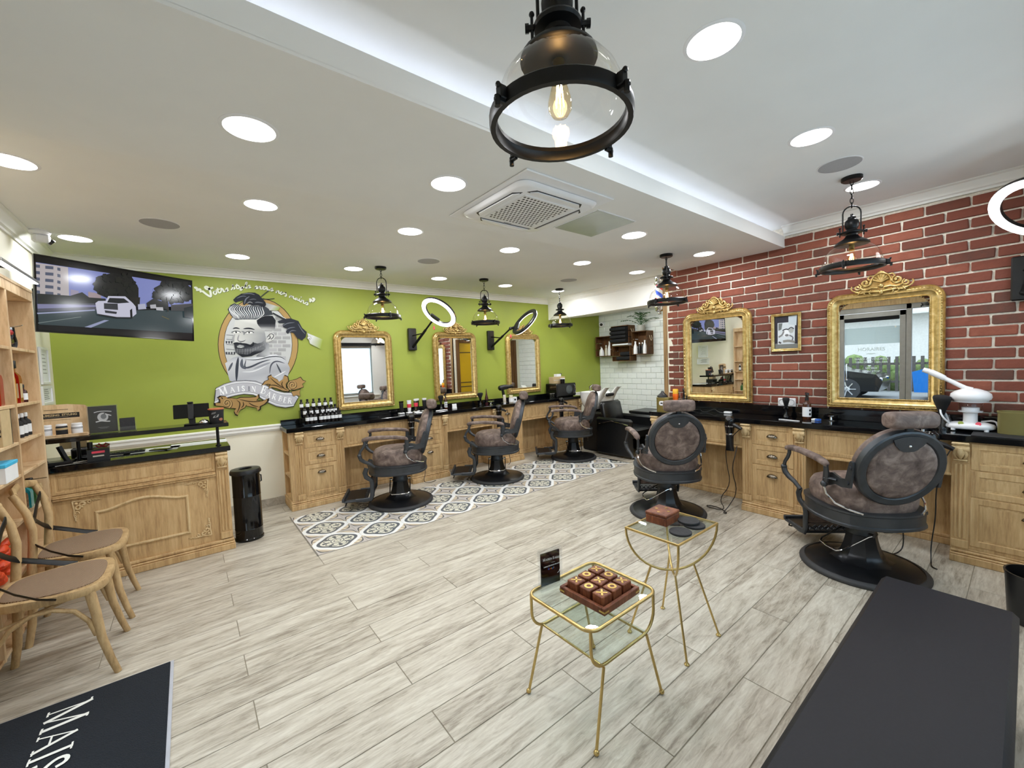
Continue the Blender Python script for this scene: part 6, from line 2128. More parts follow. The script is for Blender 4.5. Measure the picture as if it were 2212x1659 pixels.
def clipper(label, x, y, h, body, band=None, head='chrome', rz=0):
    o = thing('hair_clipper', label, 'hair clipper', (x, y, ZW), rz, 'hair clippers on the green wall worktop')
    MB().bx(-.036, .036, -.034, .034, 0, .018, .006).build('charging_base', 'white_plastic' if head != 'chrome' else 'black_plastic', o)
    m = MB()
    loft(m, [[(px * 1.0, py * .75 - .008, z) for px, py in se_poly(r, r, 3, 14)] for r, z in ((.014, .016), (.020, .03), (.023, h * .35), (.025, h * .62), (.028, h * .78), (.026, h * .86))])
    m.build('body', body, o, smooth=50)
    m = MB()
    loft(m, [[(px, py * .45 - .008, z) for px, py in se_poly(r, r, 4, 12)] for r, z in ((.026, h * .86), (.031, h * .93), (.030, h))])
    m.build('blade_head', head, o)
    if band:
        m = MB()
        loft(m, [[(px, py * .76 - .008, z) for px, py in se_poly(r, r, 3, 14)] for r, z in ((.0255, h * .45), (.0275, h * .72))], False)
        m.build('colour_band', band, o, smooth=50)
    return o
clipper('slim black trimmer standing leftmost of the clipper row', 2.185, 5.12, .17, 'black_plastic', None, 'black_gloss')
clipper('white and red hair clipper, left of the two red ones', 2.285, 5.10, .175, 'white_plastic', 'rose', 'white_plastic')
clipper('grey hair clipper with red band and black cord loop', 2.385, 5.11, .185, 'pewter', 'rose', 'white_plastic')
clipper('dark clipper half hidden behind the right red one', 2.440, 5.19, .18, 'black_plastic', None, 'white_plastic')
clipper('black trimmer with silver head, rightmost of the clipper row', 2.515, 5.12, .185, 'black_plastic', None, 'white_plastic')
tag(MB().bx(-.05, .05, -.03, .03, 0, .014, .004).build('charger_tray', 'white_plastic', None, (2.37, 4.99, ZW)), 'white tray lying in front of the red clippers', 'tray')
tag(MB().bx(-.07, .07, -.012, .012, 0, .012, .004).tube([(-.09, -.03, .006), (.09, -.02, .006)], .006, 8).build('steel_tools', 'white_plastic', None, (2.70, 5.0, ZW)), 'white comb and handle lying on worktop behind first chair headrest', 'comb')
def duster(label, x, y, h, w_, base=ZW, group='black neck dusters'):
    o = thing('neck_duster', label, 'brush', (x, y, base), R_(20), group)
    MB().lathe([(.020, 0), (.026, .004), (.022, .02), (.012, .035), (.012, h * .42), (.020, h * .5), (.001, h * .52)], 18).build('handle', 'black_gloss', o)
    m = MB()
    rings = []
    for s_, z in ((.20, .48), (.34, .55), (.62, .68), (.90, .84), (1, .94), (.93, 1.0), (.5, 1.03)):
        rings.append([(px * w_ * s_, py * w_ * .45 * max(.45, s_), z * h) for px, py in se_poly(1, 1, 2.2, 22)])
    loft(m, rings)
    m.build('bristles', 'black_cloth', o, smooth=70)
    return o
duster('black neck duster behind the first green wall chair headrest', 2.80, 5.17, .19, .05)
duster('black fan shaped neck duster left of the middle chair headrest', 3.47, 5.17, .18, .062)
def spray(label, x, y, h, body, lab, r=.030):
    o = thing('spray_bottle', label, 'spray bottle', (x, y, ZW), R_(30), 'trigger spray bottles')
    MB().lathe([(.001, 0), (r, 0), (r * 1.02, .004), (r * 1.02, h * .52), (r * .9, h * .60), (r * .42, h * .68), (r * .40, h * .72), (.001, h * .72)], 20).build('body', body, o, smooth=45)
    m = MB().lathe([(r * .45, h * .70), (r * .45, h * .78), (r * .32, h * .80), (.001, h * .81)], 14)
    m.tube([(0, 0, h * .78), (0, 0, h * .90), (-.012, 0, h * .95)], [r * .3, r * .32, r * .3], 8).tube([(.014, 0, h * .95), (-.044, 0, h * .96)], [r * .38, r * .26], 8)
    m.tube([(-.026, 0, h * .94), (-.034, 0, h * .86), (-.030, 0, h * .80)], .006, 6)
    m.build('trigger', 'black_plastic', o)
    if lab:
        MB().lathe([(r * 1.035, h * .10), (r * 1.035, h * .46)], 20, close=False).build('label_band', lab, o)
        f = Flat(0)
        for a in (-150, -95, -40):
            on_cyl(f, [(R_(a + 16 * cos(R_(b))), h * .34 + .011 * sin(R_(b))) for b in range(0, 360, 40)], sr(24, 24, 26), r * 1.06)
            on_cyl(f, [(R_(a + 18 * cos(R_(b))), h * .20 + .012 * sin(R_(b))) for b in range(0, 360, 40)], sr(24, 24, 26), r * 1.06)
        f.build('label_print', o)
    return o
spray('slim spray bottle with white label, left of the white card', 2.872, 5.16, .22, 'amber_glass', 'paper', .022)
tag(MB().box((0, 0, .036), (.07, .004, .072), .001, Matrix.Rotation(R_(-10), 3, 'X')).box((0, .02, .03), (.05, .003, .06), 0, Matrix.Rotation(R_(18), 3, 'X')).build('price_card', 'paper', None, (2.935, 5.03, ZW + .001)), 'small white folded card standing on worktop', 'card')
o = thing('styling_bottle', 'pointed dark bottle beside a chrome dish on green wall worktop', 'bottle', (3.585, 5.17, ZW), 0)
MB().lathe([(.026, 0), (.028, .09), (.020, .12), (.012, .16), (.004, .235), (.001, .24)], 16).build('body', 'dark_wine', o, smooth=60)
MB().lathe([(.029, .03), (.029, .07)], 16, close=False).build('label_band', 'black_gloss', o)
def dish(label, x, y, z=ZW):
    o = thing('shaving_bowl', label, 'bowl', (x, y, z), 0, 'chrome shaving bowls')
    MB().lathe([(.030, 0), (.032, .004), (.012, .010), (.010, .030), (.03, .038), (.052, .052), (.055, .056), (.050, .056), (.03, .044), (.001, .040)], 24).build('bowl', 'chrome', o, smooth=60)
    return o
dish('small chrome pedestal bowl beside the pointed bottle', 3.56, 5.03)
dish('chrome pedestal bowl on the brick wall worktop near the big mirror', 4.43, 1.085)
o = thing('stand_dryer', 'black hair dryer held upright in a stand behind the middle chair', 'hair dryer', (3.85, 5.06, ZW), 0)
MB().lathe([(.05, 0), (.05, .012), (.02, .02)], 20).build('stand_base', 'black_plastic', o)
MB().tube([(0, 0, .012), (-.01, 0, .16), (-.02, 0, .20)], .012, 10).build('stand_post', 'black_metal', o)
MB().tube([(-.02, 0, .10), (-.03, 0, .18), (-.035, 0, .22)], [.018, .020, .022], 12).build('handle', 'black_plastic', o)
MB().tube([(-.10, 0, .235), (-.085, 0, .237), (-.02, 0, .245), (.06, 0, .25), (.08, 0, .25), (.15, 0, .255)], [.030, .040, .042, .036, .026, .030], 16).build('barrel', 'black_plastic', o, smooth=60)
o = thing('lotion_tube', 'beige squeeze tube standing by the stand dryer', 'tube', (3.80, 5.0, ZW), 0)
MB().lathe([(.020, 0), (.020, .02), (.001, .021)], 14).build('cap', 'white_plastic', o)
m = MB()
loft(m, [[(px, py * q, z) for px, py in se_poly(r, r, 2.4, 14)] for r, q, z in ((.022, 1, .02), (.024, .8, .06), (.026, .3, .12), (.026, .06, .135))])
m.build('tube', 'beige', o, smooth=60)
o = thing('cream_jar', 'clear jar with white printed label beside small white carton', 'jar', (3.905, 4.97, ZW), 0)
MB().lathe([(.001, 0), (.032, 0), (.034, .004), (.034, .09), (.028, .10)], 18).build('body', 'beige', o)
MB().lathe([(.030, .098), (.030, .125), (.001, .126)], 18).build('lid', 'honey_lid', o)
MB().lathe([(.0348, .02), (.0348, .08)], 18, close=False).build('label_band', 'paper', o)
o = thing('small_carton', 'small white carton with black round mark behind the middle chair headrest', 'box', (4.0, 5.03, ZW), R_(-6))
MB().bx(-.045, .045, -.03, .03, 0, .085, .002).build('carton', 'paper', o)
f = Flat()
f.disc((.012, .045), .016, sr(20, 24, 30), 18).stroke([(-.035, .06), (-.015, .06)], .006, sr(190, 200, 190))
f.build('printed_mark', o, Matrix.Translation((0, -.0302, 0)) @ UP)
# --- towel steriliser and the boxes on it
o = thing('towel_steriliser', 'black towel steriliser with round grey window at far end of worktop', 'steriliser', (5.13, 5.10, ZW), 0)
MB().bx(-.235, .235, -.13, .15, .012, .235, .012).bx(-.20, .20, -.10, .12, 0, .014, .003).build('housing', 'black_gloss', o)
MB().bx(-.225, .225, -.138, -.128, .022, .225, .006).build('door', 'black_plastic', o)
MB().lathe([(.001, 0), (.072, 0), (.076, -.003)], 30, (0, 0, 0), Matrix.Translation((.06, -.1395, .125)) @ Matrix.Rotation(pi / 2, 4, 'X'), False).build('round_window', 'window_smoke', o)
MB().tube([(.185, -.135, .05), (.188, -.16, .065), (.188, -.165, .125), (.188, -.16, .185), (.185, -.135, .20)], .007, 8).build('handle', 'chrome', o)
bx_ = thing('cardboard_box', 'olive kraft carton lying on the black towel steriliser', 'box', (5.08, 5.14, ZW + .236), R_(4))
MB().bx(-.15, .15, -.05, .06, 0, .115, .002).build('carton', 'kraft', bx_)
MB().bx(-.15, .15, -.051, -.049, .05, .062).build('tape', 'beige', bx_)
o = thing('wax_can', 'black can with pale rim in front of the olive carton', 'can', (5.10, 5.03, ZW + .236), 0)
MB().lathe([(.04, 0), (.042, .06), (.042, .075)], 20).build('body', 'black_gloss', o)
MB().lathe([(.043, .074), (.043, .088), (.001, .089)], 20).build('lid', 'white_plastic', o)
o = thing('white_clipper_box', 'white clipper set carton on top of the olive carton', 'box', (5.08, 5.13, ZW + .3515), R_(8))
MB().bx(-.06, .06, -.035, .035, 0, .045, .004).build('carton', 'white_plastic', o)
MB().cyl((.05, 0, .03), (.10, 0, .04), .018, 12).build('dark_head', 'black_plastic', o)
tag(MB().ball((0, 0, .035), .036, 12, 8, (1, .7, 1)).tube([(0, 0, .02), (.04, 0, .0)], .010, 8).build('hand_mirror', 'black_plastic', None, (4.955, 5.13, ZW + .30), (0, R_(20), 0)), 'round black hand mirror leaning on the olive carton', 'hand mirror').location.z = ZW + .236
for i, x in enumerate((4.80, 4.86)):
    o = thing('glass_jar', 'small glass comb jar left of towel steriliser, %s' % ('left one' if i == 0 else 'right one'), 'jar', (x, 5.02, ZW), 0, 'glass comb jars')
    MB().lathe([(.001, 0), (.024, 0), (.026, .05), (.026, .075)], 16).build('jar', 'table_glass', o)
    MB().lathe([(.027, .074), (.027, .084), (.001, .086)], 16).build('lid', 'chrome', o)
# --- hair dryers hanging at the worktop edges with their leads
def hung_dryer(label, x, y, rz, lead):
    o = thing('hung_dryer', label, 'hair dryer', (x, y, .58), rz, 'hair dryers hanging in edge holders')
    # local: -y is away from the cabinet
    MB().tube([(0, .03, .275), (0, -.01, .26), (0, -.045, .25)], .008, 8).lathe([(.046, .238), (.050, .236), (.050, .246), (.046, .248), (.046, .238)], 24, (0, -.055, 0), None, False).build('holder_ring', 'chrome', o)
    MB().lathe([(.001, .335), (.026, .332), (.042, .315), (.046, .29), (.045, .25), (.040, .20), (.036, .17)], 24, (0, -.055, 0), None, True).build('barrel', 'black_gloss', o, smooth=60)
    MB().lathe([(.037, .172), (.038, .166), (.038, .160), (.036, .158)], 24, (0, -.055, 0), None, False).build('trim_ring', 'chrome', o)
    m = MB()
    loft(m, [[(px, py * q - .055, z) for px, py in se_poly(r, r, 2.4, 18)] for r, q, z in ((.034, 1, .160), (.033, .95, .11), (.034, .7, .06), (.040, .36, .01), (.040, .30, 0))])
    m.build('nozzle', 'black_plastic', o, smooth=60)
    MB().tube([(.03, -.06, .26), (.075, -.07, .245), (.115, -.075, .225)], [.020, .018, .015], 10).build('handle', 'black_plastic', o)
    ld = MB().tube(lead, .004, 6)
    bw_ = ld
    im = Matrix.Translation((x, y, .58)) @ Matrix.Rotation(rz, 4, 'Z')
    im.invert()
    bw_.v = [tuple(im @ V(p)) for p in bw_.v]
    bw_.build('power_lead', 'black_plastic', o, smooth=60)
    return o
def crv(pts, n=2):
    pts = [V(p) for p in pts]
    for _ in range(n):
        q = [pts[0]]
        for a, b in zip(pts, pts[1:]):
            q += [a * .75 + b * .25, a * .25 + b * .75]
        pts = q + [pts[-1]]
    return pts
hung_dryer('black hair dryer hanging at worktop edge behind the first green wall chair', 2.19, 4.895, 0, crv([(2.30, 4.82, .80), (2.33, 4.83, .7), (2.30, 4.86, .4), (2.38, 4.87, .15), (2.30, 4.83, .02), (2.42, 4.80, .006), (2.50, 4.85, .006)]))
hung_dryer('black hair dryer hanging at worktop edge left of the middle chair back', 3.565, 4.895, 0, crv([(3.68, 4.82, .80), (3.72, 4.83, .84), (3.74, 4.84, .6), (3.70, 4.86, .3), (3.76, 4.84, .03), (3.68, 4.80, .006)]))
hung_dryer('black hair dryer hanging at worktop edge behind the farthest barber chair', 4.86, 4.895, 0, crv([(4.97, 4.82, .80), (5.02, 4.83, .7), (5.0, 4.86, .3), (5.05, 4.84, .03)]))
hung_dryer('black hair dryer hanging beside the brick wall drawer cabinet, lead looped to the floor', 4.146, 1.80, QZ, crv([(4.07, 1.70, .80), (4.07, 1.83, .66), (4.10, 1.84, .45), (4.09, 1.79, .25), (4.02, 1.88, .10), (4.0, 1.80, .012), (3.98, 1.95, .006), (4.03, 2.02, .006), (4.06, 1.90, .006), (3.95, 1.76, .006), (3.92, 1.80, .008), (4.02, 1.79, .04), (4.07, 1.72, .2), (4.05, 1.77, .4), (4.11, 1.75, .58), (4.15, 1.76, .62)]))
hung_dryer('black hair dryer hanging beside the right edge drawer cabinet', 4.146, .43, QZ, crv([(4.07, .33, .80), (4.06, .37, .70), (4.09, .40, .5), (4.11, .40, .3), (4.08, .42, .1), (4.0, .41, .01), (3.92, .40, .006), (3.90, .37, .006)]))
tag(MB().tube(crv([(4.30, .62, .60), (4.16, .60, .52), (4.13, .585, .40), (4.10, .57, .2), (4.08, .56, .05), (4.03, .58, .006), (3.95, .615, .006)]), .0045, 6).build('power_lead', 'black_plastic', None), 'black power lead hanging down under the large mirror worktop', 'cable')
# --- brick wall worktop
o = thing('wax_heater', 'small square gold wax heater with white display at the alcove end', 'heater', (4.285, 2.60, ZW), R_(6))
m = MB()
loft(m, [[(px, py, z) for px, py in se_poly(.078, .075, 5, 24)] for z in (0, .005, .145)])
m.build('body', 'gold_box', o, smooth=40)
m = MB()
loft(m, [[(px * k, py * k, z) for px, py in se_poly(.079, .076, 5, 24)] for k, z in ((1, .145), (1, .155), (.9, .158))])
m.build('lid_rim', 'gold_box', o)
f = MB().prism(se_poly(.030, .026, 3, 18), 0, .006, Matrix.Translation((-.0775, 0, .095)) @ Matrix(((0, 0, -1, 0), (1, 0, 0, 0), (0, 1, 0, 0), (0, 0, 0, 1))))
f.build('display_panel', 'white_plastic', o)
MB().bx(-.086, -.083, -.012, .012, .090, .102).build('display', 'black_gloss', o)
tag(MB().lathe([(.06, 0), (.055, .02), (.02, .05), (.012, .07), (.001, .071)], 16).build('wax_lid', 'black_plastic', None, (4.27, 2.62, ZW + .159)), 'black cone shaped lid lying on the gold heater', 'funnel')  # this black cone is the wax heater's lid, resting on top
o = thing('talc_bottle', 'orange bottle with yellow cap behind the gold heater', 'bottle', (4.42, 2.545, ZW), 0)
MB().lathe([(.030, 0), (.032, .07), (.026, .12), (.030, .15), (.032, .18), (.030, .19), (.001, .19)], 18).build('body', 'orange', o, smooth=60)
MB().lathe([(.030, .188), (.031, .235), (.026, .243), (.001, .244)], 18).build('cap', 'yellow', o)
o = thing('tool_jar', 'clear jar of dark tools standing next to the orange bottle', 'jar', (4.45, 2.455, ZW), 0)
MB().lathe([(.042, 0), (.044, .004), (.044, .16), (.042, .16), (.041, .006), (.001, .005)], 20).build('jar', 'acrylic', o)
MB().tube([(0, 0, .01), (.01, .01, .20), (.004, .015, .24), (-.01, .005, .245)], .009, 8).tube([(-.01, .012, .01), (-.022, 0, .19)], .007, 8).tube([(.014, -.012, .01), (.02, -.02, .17)], .008, 8).build('tools', 'black_plastic', o)
tag(MB().lathe([(.018, 0), (.013, .05), (.004, .07), (.001, .072)], 14).build('lotion_cone', 'white_plastic', None, (4.34, 2.49, ZW)), 'small white cone bottle beside the orange bottle', 'bottle')
o = thing('mains_cable', 'loose black cable coiled on the worktop by the small brick wall mirror', 'cable', (4.43, 2.17, ZW + .002), 0)
MB().tube(crv([(.06, -.20, .0), (-.03, -.12, .004), (.04, -.05, .04), (.0, 0, .004), (-.05, .05, .004), (.03, .10, .02), (.05, .18, .004), (-.03, .22, .004)]), .0035, 6).build('lead', 'black_plastic', o)
MB().bx(-.02, .02, -.24, -.17, -.001, .018, .003).build('plug', 'white_plastic', o)
duster('black fan shaped neck duster standing in front of the wall sockets', 4.42, 1.428, .185, .064)
spray('amber spray bottle with white skull style label on brick wall worktop', 4.42, 1.262, .245, 'amber_glass', 'paper', .033)
o = thing('comb', 'white flat comb lying at the front of brick wall worktop', 'comb', (4.25, 1.35, ZW), R_(80))
m = MB().bx(-.085, .085, -.004, .010, 0, .005, .001)
for i in range(24):
    m.bx(-.08 + .0068 * i, -.077 + .0068 * i, -.020, -.004, .001, .004)
m.build('comb_body', 'white_plastic', o)
o = thing('blade_box', 'tiny blue and white blade packet beside the amber spray bottle', 'packet', (4.36, 1.175, ZW), R_(75))
MB().bx(-.03, .03, -.02, .02, 0, .016, .002).build('packet', 'paper', o)
MB().bx(-.0305, .0, -.0205, .0205, .002, .0165).build('blue_end', 'blue', o)
duster('large black neck duster in a clear holder left of the white steamer', 4.40, .405, .245, .098)
tag(MB().lathe([(.055, 0), (.055, .004), (.052, .11), (.050, .11), (.052, .006), (.001, .005)], 20).build('holder_jar', 'acrylic', None, (4.40, .405, ZW)), 'clear round holder around the large neck duster handle', 'holder')
dish('low chrome bowl behind the nearest headrest', 4.38, .50)
o = thing('facial_steamer', 'white facial steamer with glass jar and angled nozzle arm', 'steamer', (4.40, .262, .9015), R_(0))
m = MB()
loft(m, [[(px * k, py * k, z) for px, py in se_poly(.075, .122, 2.3, 30)] for k, z in ((.90, .010), (1, .018), (1, .034), (.93, .046), (.70, .056), (.4, .060))])
for a, b in ((-.05, -.08), (-.05, .08), (.05, .08), (.05, -.08)):
    m.cyl((a, b, 0), (a, b, .014), .012, 10)
m.build('base', 'white_plastic', o, smooth=50)
MB().tube([(-.052, .042, .050), (-.062, .042, .054)], .014, 14).build('green_button', 'green_paint', o)
MB().tube([(-.052, -.042, .050), (-.062, -.042, .054)], .014, 14).build('red_button', 'rose', o)
MB().lathe([(.038, .055), (.036, .07), (.036, .125), (.060, .132), (.062, .14)], 24).build('column', 'white_plastic', o)
MB().lathe([(.058, .138), (.060, .142), (.060, .20), (.056, .205)], 28, close=False).build('glass_jar', 'acrylic', o, smooth=60)
MB().lathe([(.045, .14), (.045, .165), (.001, .166)], 20).build('heater_core', 'white_plastic', o)
MB().lathe([(.062, .200), (.085, .204), (.088, .216), (.098, .222), (.104, .24), (.100, .262), (.078, .282), (.045, .296), (.030, .300), (.001, .300)], 32).build('dome', 'white_plastic', o, smooth=60)
m = MB().tube([(0, .0, .285), (0, .03, .305), (0, .12, .365), (0, .15, .385)], [.026, .016, .015, .015], 14)
m.tube([(0, .13, .372), (0, .145, .382), (0, .20, .417), (0, .225, .432)], [.018, .021, .022, .014], 14).tube([(0, .215, .425), (0, .245, .438)], [.020, .017], 12)
m.build('nozzle_arm', 'white_plastic', o, smooth=60)
MB().tube(crv([(-.03, .09, .03), (-.07, .14, .10), (-.02, .15, .16), (.03, .12, .10), (.03, .10, .01)]), .006, 8).tube(crv([(.04, -.05, .06), (.06, -.12, .07), (.05, -.13, .02)]), .006, 8).build('hose', 'white_plastic', o)
o = thing('gold_bin', 'brushed olive gold rounded tin bin at the right edge of worktop', 'bin', (4.37, -.06, .9015), 0)
m = MB()
P_ = se_poly(.075, .195, 4, 36)
loft(m, [[(x * k, y * k, z) for x, y in P_] for k, z in ((.99, 0), (1, .004), (1, .138), (1.02, .142), (1.02, .150), (.97, .150), (.97, .01), (.5, .008))])
m.build('body', 'gold_bin', o, smooth=40)
o = thing('wall_socket', 'white double wall socket behind the black neck duster on brick wall', 'socket', (XR - .003, 1.46, 1.03), QZ)
MB().box((0, -.006, 0), (.150, .012, .080), .004).build('plate', 'white_plastic', o)
for s in (-1, 1):
    MB().lathe([(.028, 0), (.030, -.003), (.026, -.001), (.022, .006), (.001, .006)], 24, (0, 0, 0), Matrix.Translation((s * .036, -.0125, 0)) @ Matrix.Rotation(-pi / 2, 4, 'X'), False).build('outlet', 'speaker_mesh', o)
o = thing('picture_frame', 'gilt framed black and white photograph between the brick wall mirrors', 'picture frame', (XR - .003, 1.464, 1.704), QZ)
P = [(-.125, -.182), (.125, -.182), (.125, .182), (-.125, .182)]
MB().sweep(P, [(0, 0), (0, .016), (.006, .020), (.014, .016), (.018, .020), (.026, .014), (.028, .004)], True, UP).build('frame', 'gilt', o)
f = Flat(.0002)
f.poly([(-.10, -.157), (.10, -.157), (.10, .157), (-.10, .157)], sr(52, 50, 58))
f.poly([(-.10, -.157), (.10, -.157), (.10, -.115), (.0, -.09), (-.10, -.105)], sr(120, 122, 118))
f.poly([(-.072, -.112), (.070, -.112), (.075, .095), (-.072, .095)], sr(206, 212, 216))
f.poly([(.02, .075), (.085, .06), (.09, .155), (.02, .15)], sr(190, 200, 206))
f.poly([(-.065, .02), (-.04, .03), (-.03, .09), (-.065, .09)], sr(110, 114, 112))
f.disc((.0, -.01), .030, sr(232, 234, 236), 18, .036).disc((.006, -.028), .016, sr(120, 118, 120), 14, .012).stroke([(-.028, .02), (0, .034), (.03, .02)], .010, sr(60, 58, 66), 2)
f.disc((.042, .018), .022, sr(170, 172, 170), 16, .026).stroke([(.022, .03), (.042, .048), (.064, .03)], .009, sr(80, 80, 84), 2)
f.stroke([(-.06, -.04), (-.03, -.02), (-.02, .01)], .014, sr(130, 128, 128), 2).stroke([(.03, -.03), (.06, -.05), (.05, -.08)], .010, sr(110, 108, 116), 2)
f.stroke([(-.02, -.085), (.02, -.08), (.068, -.095)], .022, sr(140, 138, 132), 1).stroke([(-.06, -.09), (-.045, -.10)], .014, sr(80, 80, 80))
f.build('photograph', o, Matrix.Translation((0, -.004, 0)) @ UP)
# --- barber pole on the brick wall's end
o = thing('barber_pole', 'chrome barber pole with red white and blue stripes by the bulkhead', 'barber pole', (4.70, 2.90, 2.05), 0)
MB().lathe([(.042, .115), (.042, .365)], 28, close=False).build('striped_cylinder', 'pole_stripes', o, smooth=60)
MB().lathe([(.048, .112), (.049, .116), (.049, .366), (.048, .37)], 28, close=False).build('glass_cover', 'clear_glass', o, smooth=60)
MB().lathe([(.001, .0), (.014, .002), (.022, .014), (.016, .028), (.040, .038), (.052, .056), (.050, .076), (.058, .088), (.058, .104), (.048, .114)], 28).build('lower_cap', 'chrome', o, smooth=60)
MB().lathe([(.048, .366), (.058, .376), (.058, .392), (.046, .402), (.036, .408), (.048, .425), (.054, .448), (.048, .472), (.030, .486), (.001, .490)], 28).build('upper_cap', 'chrome', o, smooth=60)
MB().tube([(0, -.045, .09), (0, -.12, .09), (0, -.138, .07)], .014, 8).tube([(0, -.045, .39), (0, -.12, .39), (0, -.138, .37)], .014, 8).build('bracket', 'chrome', o)

# ================================================================ washing alcove
GC = 'wooden crates on the tiled wall'
def crate(label, y0, y1, z0, z1, rope=1):
    o = thing('wooden_crate', label, 'crate', (6.33, (y0 + y1) / 2, z0), 0, GC)
    w_, h = y1 - y0, z1 - z0
    MB().bx(.085, .095, -w_ / 2, w_ / 2, 0, h, .001).build('back_board', 'crate_wood', o)
    for k in range(3):
        z = h * (.02 + .335 * k)
        for s in (-1, 1):
            MB().bx(-.10, .09, s * w_ / 2 - .006, s * w_ / 2 + .006, z, z + h * .30, .0015).build('side_slat', 'crate_wood', o)
    for k in range(2):
        MB().bx(-.10 + .095 * k, -.012 + .10 * k, -w_ / 2, w_ / 2, 0, .012, .0015).build('bottom_slat', 'crate_wood', o)
        MB().bx(-.10 + .095 * k, -.012 + .10 * k, -w_ / 2, w_ / 2, h - .012, h, .0015).build('top_slat', 'crate_wood', o)
    if rope:
        for s in (-1, 1):
            MB().tube(crv([(-.03, s * (w_ / 2 + .006), h * .80), (-.03, s * (w_ / 2 + .022), h * .66), (.0, s * (w_ / 2 + .026), h * .55), (.03, s * (w_ / 2 + .022), h * .66), (.03, s * (w_ / 2 + .006), h * .80)]), .006, 6).build('rope_handle', 'rope', o)
    return o
crate('wooden crate beside the green wall corner holding white bottles', 4.87, 5.22, 1.575, 1.955)
crate('upper middle wooden crate packed with black towels', 4.47, 4.85, 1.80, 2.12)
crate('lower middle wooden crate with a single dark towel heap', 4.45, 4.83, 1.475, 1.755)
crate('right hand wooden crate with white bottles under the palm', 4.10, 4.40, 1.58, 1.99)
def towel(label, x, y, z, w_, h, d, grp='folded towels in crates', mat='black_cloth'):
    m = MB()
    loft(m, [[(px * d, yy, pz * h / 2 + h / 2) for px, pz in se_poly(.5, 1, 3.2, 16)] for yy in (-w_ / 2, -w_ / 2 + .01, w_ / 2 - .01, w_ / 2)])
    tag(m.build('folded_towel', mat, None, (x, y, z), smooth=60), label, 'towel', grp)
for i, lb in enumerate(('lowest black towel in the upper crate', 'second black towel from below in the upper crate', 'third black towel from below in the upper crate', 'top black towel in the upper crate')):
    towel(lb, 6.28, 4.655, 1.8125 + .0705 * i, .345, .070, .26)
towel('white towel lying on the lower middle crate', 6.30, 4.64, 1.7555, .34, .040, .20, mat='paper')
towel('lower dark towel in the lower middle crate', 6.31, 4.60, 1.4875, .28, .075, .18)
towel('upper dark towel in the lower middle crate', 6.31, 4.56, 1.5635, .20, .080, .17)
def care_bottle(label, y, z, h, r, mat, x=6.29, pump=False):
    o = thing('care_bottle', label, 'bottle', (x, y, z), 0, 'hair care bottles in crates')
    MB().lathe([(.001, 0), (r, 0), (r * 1.02, .006), (r * 1.02, h * .3), (r * .85, h * .6), (r * .42, h * .8), (r * .40, h * .88), (.001, h * .88)], 16).build('body', mat, o, smooth=60)
    if pump:
        MB().tube([(0, 0, h * .87), (0, 0, h), (-.03, 0, h), (-.035, 0, h * .96)], .006, 6).build('pump', 'white_plastic', o)
    else:
        MB().lathe([(r * .44, h * .86), (r * .44, h * .99), (.001, h)], 12).build('cap', 'white_plastic', o)
care_bottle('white pump bottle leftmost in the corner crate', 5.12, 1.5875, .17, .046, 'white_plastic', 6.28, True)
care_bottle('small grey bottle in the middle of the corner crate', 5.02, 1.5875, .20, .030, 'beige')
care_bottle('tall pointed white bottle at right in the corner crate', 4.94, 1.5875, .27, .036, 'white_plastic')
care_bottle('left white bottle in the crate under the palm', 4.355, 1.5925, .225, .036, 'white_plastic', 6.27)
care_bottle('left black bottle between the white ones under the palm', 4.285, 1.5925, .20, .030, 'black_plastic')
care_bottle('right black bottle between the white ones under the palm', 4.225, 1.5925, .20, .030, 'black_plastic')
care_bottle('right white bottle in the crate under the palm', 4.165, 1.5925, .235, .034, 'white_plastic', 6.27)
o = thing('potted_palm', 'small potted palm standing on the right hand wooden crate', 'plant', (6.32, 4.27, 1.9905), 0)
MB().lathe([(.058, 0), (.062, .004), (.072, .105), (.066, .105), (.060, .09), (.001, .09)], 20).build('pot', 'pot_grey', o)
rnd = random.Random(5)
for k in range(9):
    a = 2 * pi * k / 9 + rnd.uniform(-.2, .2)
    rch, up_ = rnd.uniform(.20, .32), rnd.uniform(.10, .24)
    if cos(a) > .3:
        rch *= .4
    sp = [V((rch * t * cos(a), rch * t * sin(a), .09 + up_ * sin(min(1, t * 1.25) * pi * .55) * 1.0)) for t in [i / 8 for i in range(9)]]
    m = MB().tube(sp, [.004 - .0003 * i for i in range(9)], 5)
    for i in range(2, 9):
        d = (sp[i] - sp[i - 1]).normalized()
        sd = d.cross(V((0, 0, 1))).normalized()
        for s in (-1, 1):
            ln = .10 * (1 - abs(i - 5) / 7)
            e = sp[i] + (sd * s * .8 + d * .6) * ln + V((0, 0, -.02))
            c_ = (sp[i] + e) / 2 + V((0, 0, .006))
            wv = d * .009
            m.add([sp[i], c_ + wv, e, c_ - wv], [(0, 1, 2, 3)])
    m.build('frond', 'leaf', o, smooth=0)
o = thing('backwash_unit', 'black washing chair with white ceramic basin in the tiled alcove', 'backwash chair', (5.45, 4.30, 0), 0)
MB().bx(-.22, .24, -.02, .44, 0, .66, .03).build('pedestal', 'black_plastic', o)
MB().bx(-.30, .30, -.62, -.05, .30, .44, .03).build('seat', 'black_leather', o)
MB().box((0, -.04, .62), (.50, .10, .44), .04, Matrix.Rotation(R_(-14), 3, 'X')).build('backrest', 'black_leather', o, smooth=50)
for s in (-1, 1):
    MB().bx(s * .30 - .04, s * .30 + .04, -.64, .04, .02, .60, .03).build('arm_side', 'black_leather', o)
    MB().tube([(s * .335 - .02, -.60, .52), (s * .345 - .02, -.3, .56), (s * .335 - .02, -.05, .50)], .008, 8).build('arm_trim', 'chrome', o)
m = MB()
rings = []
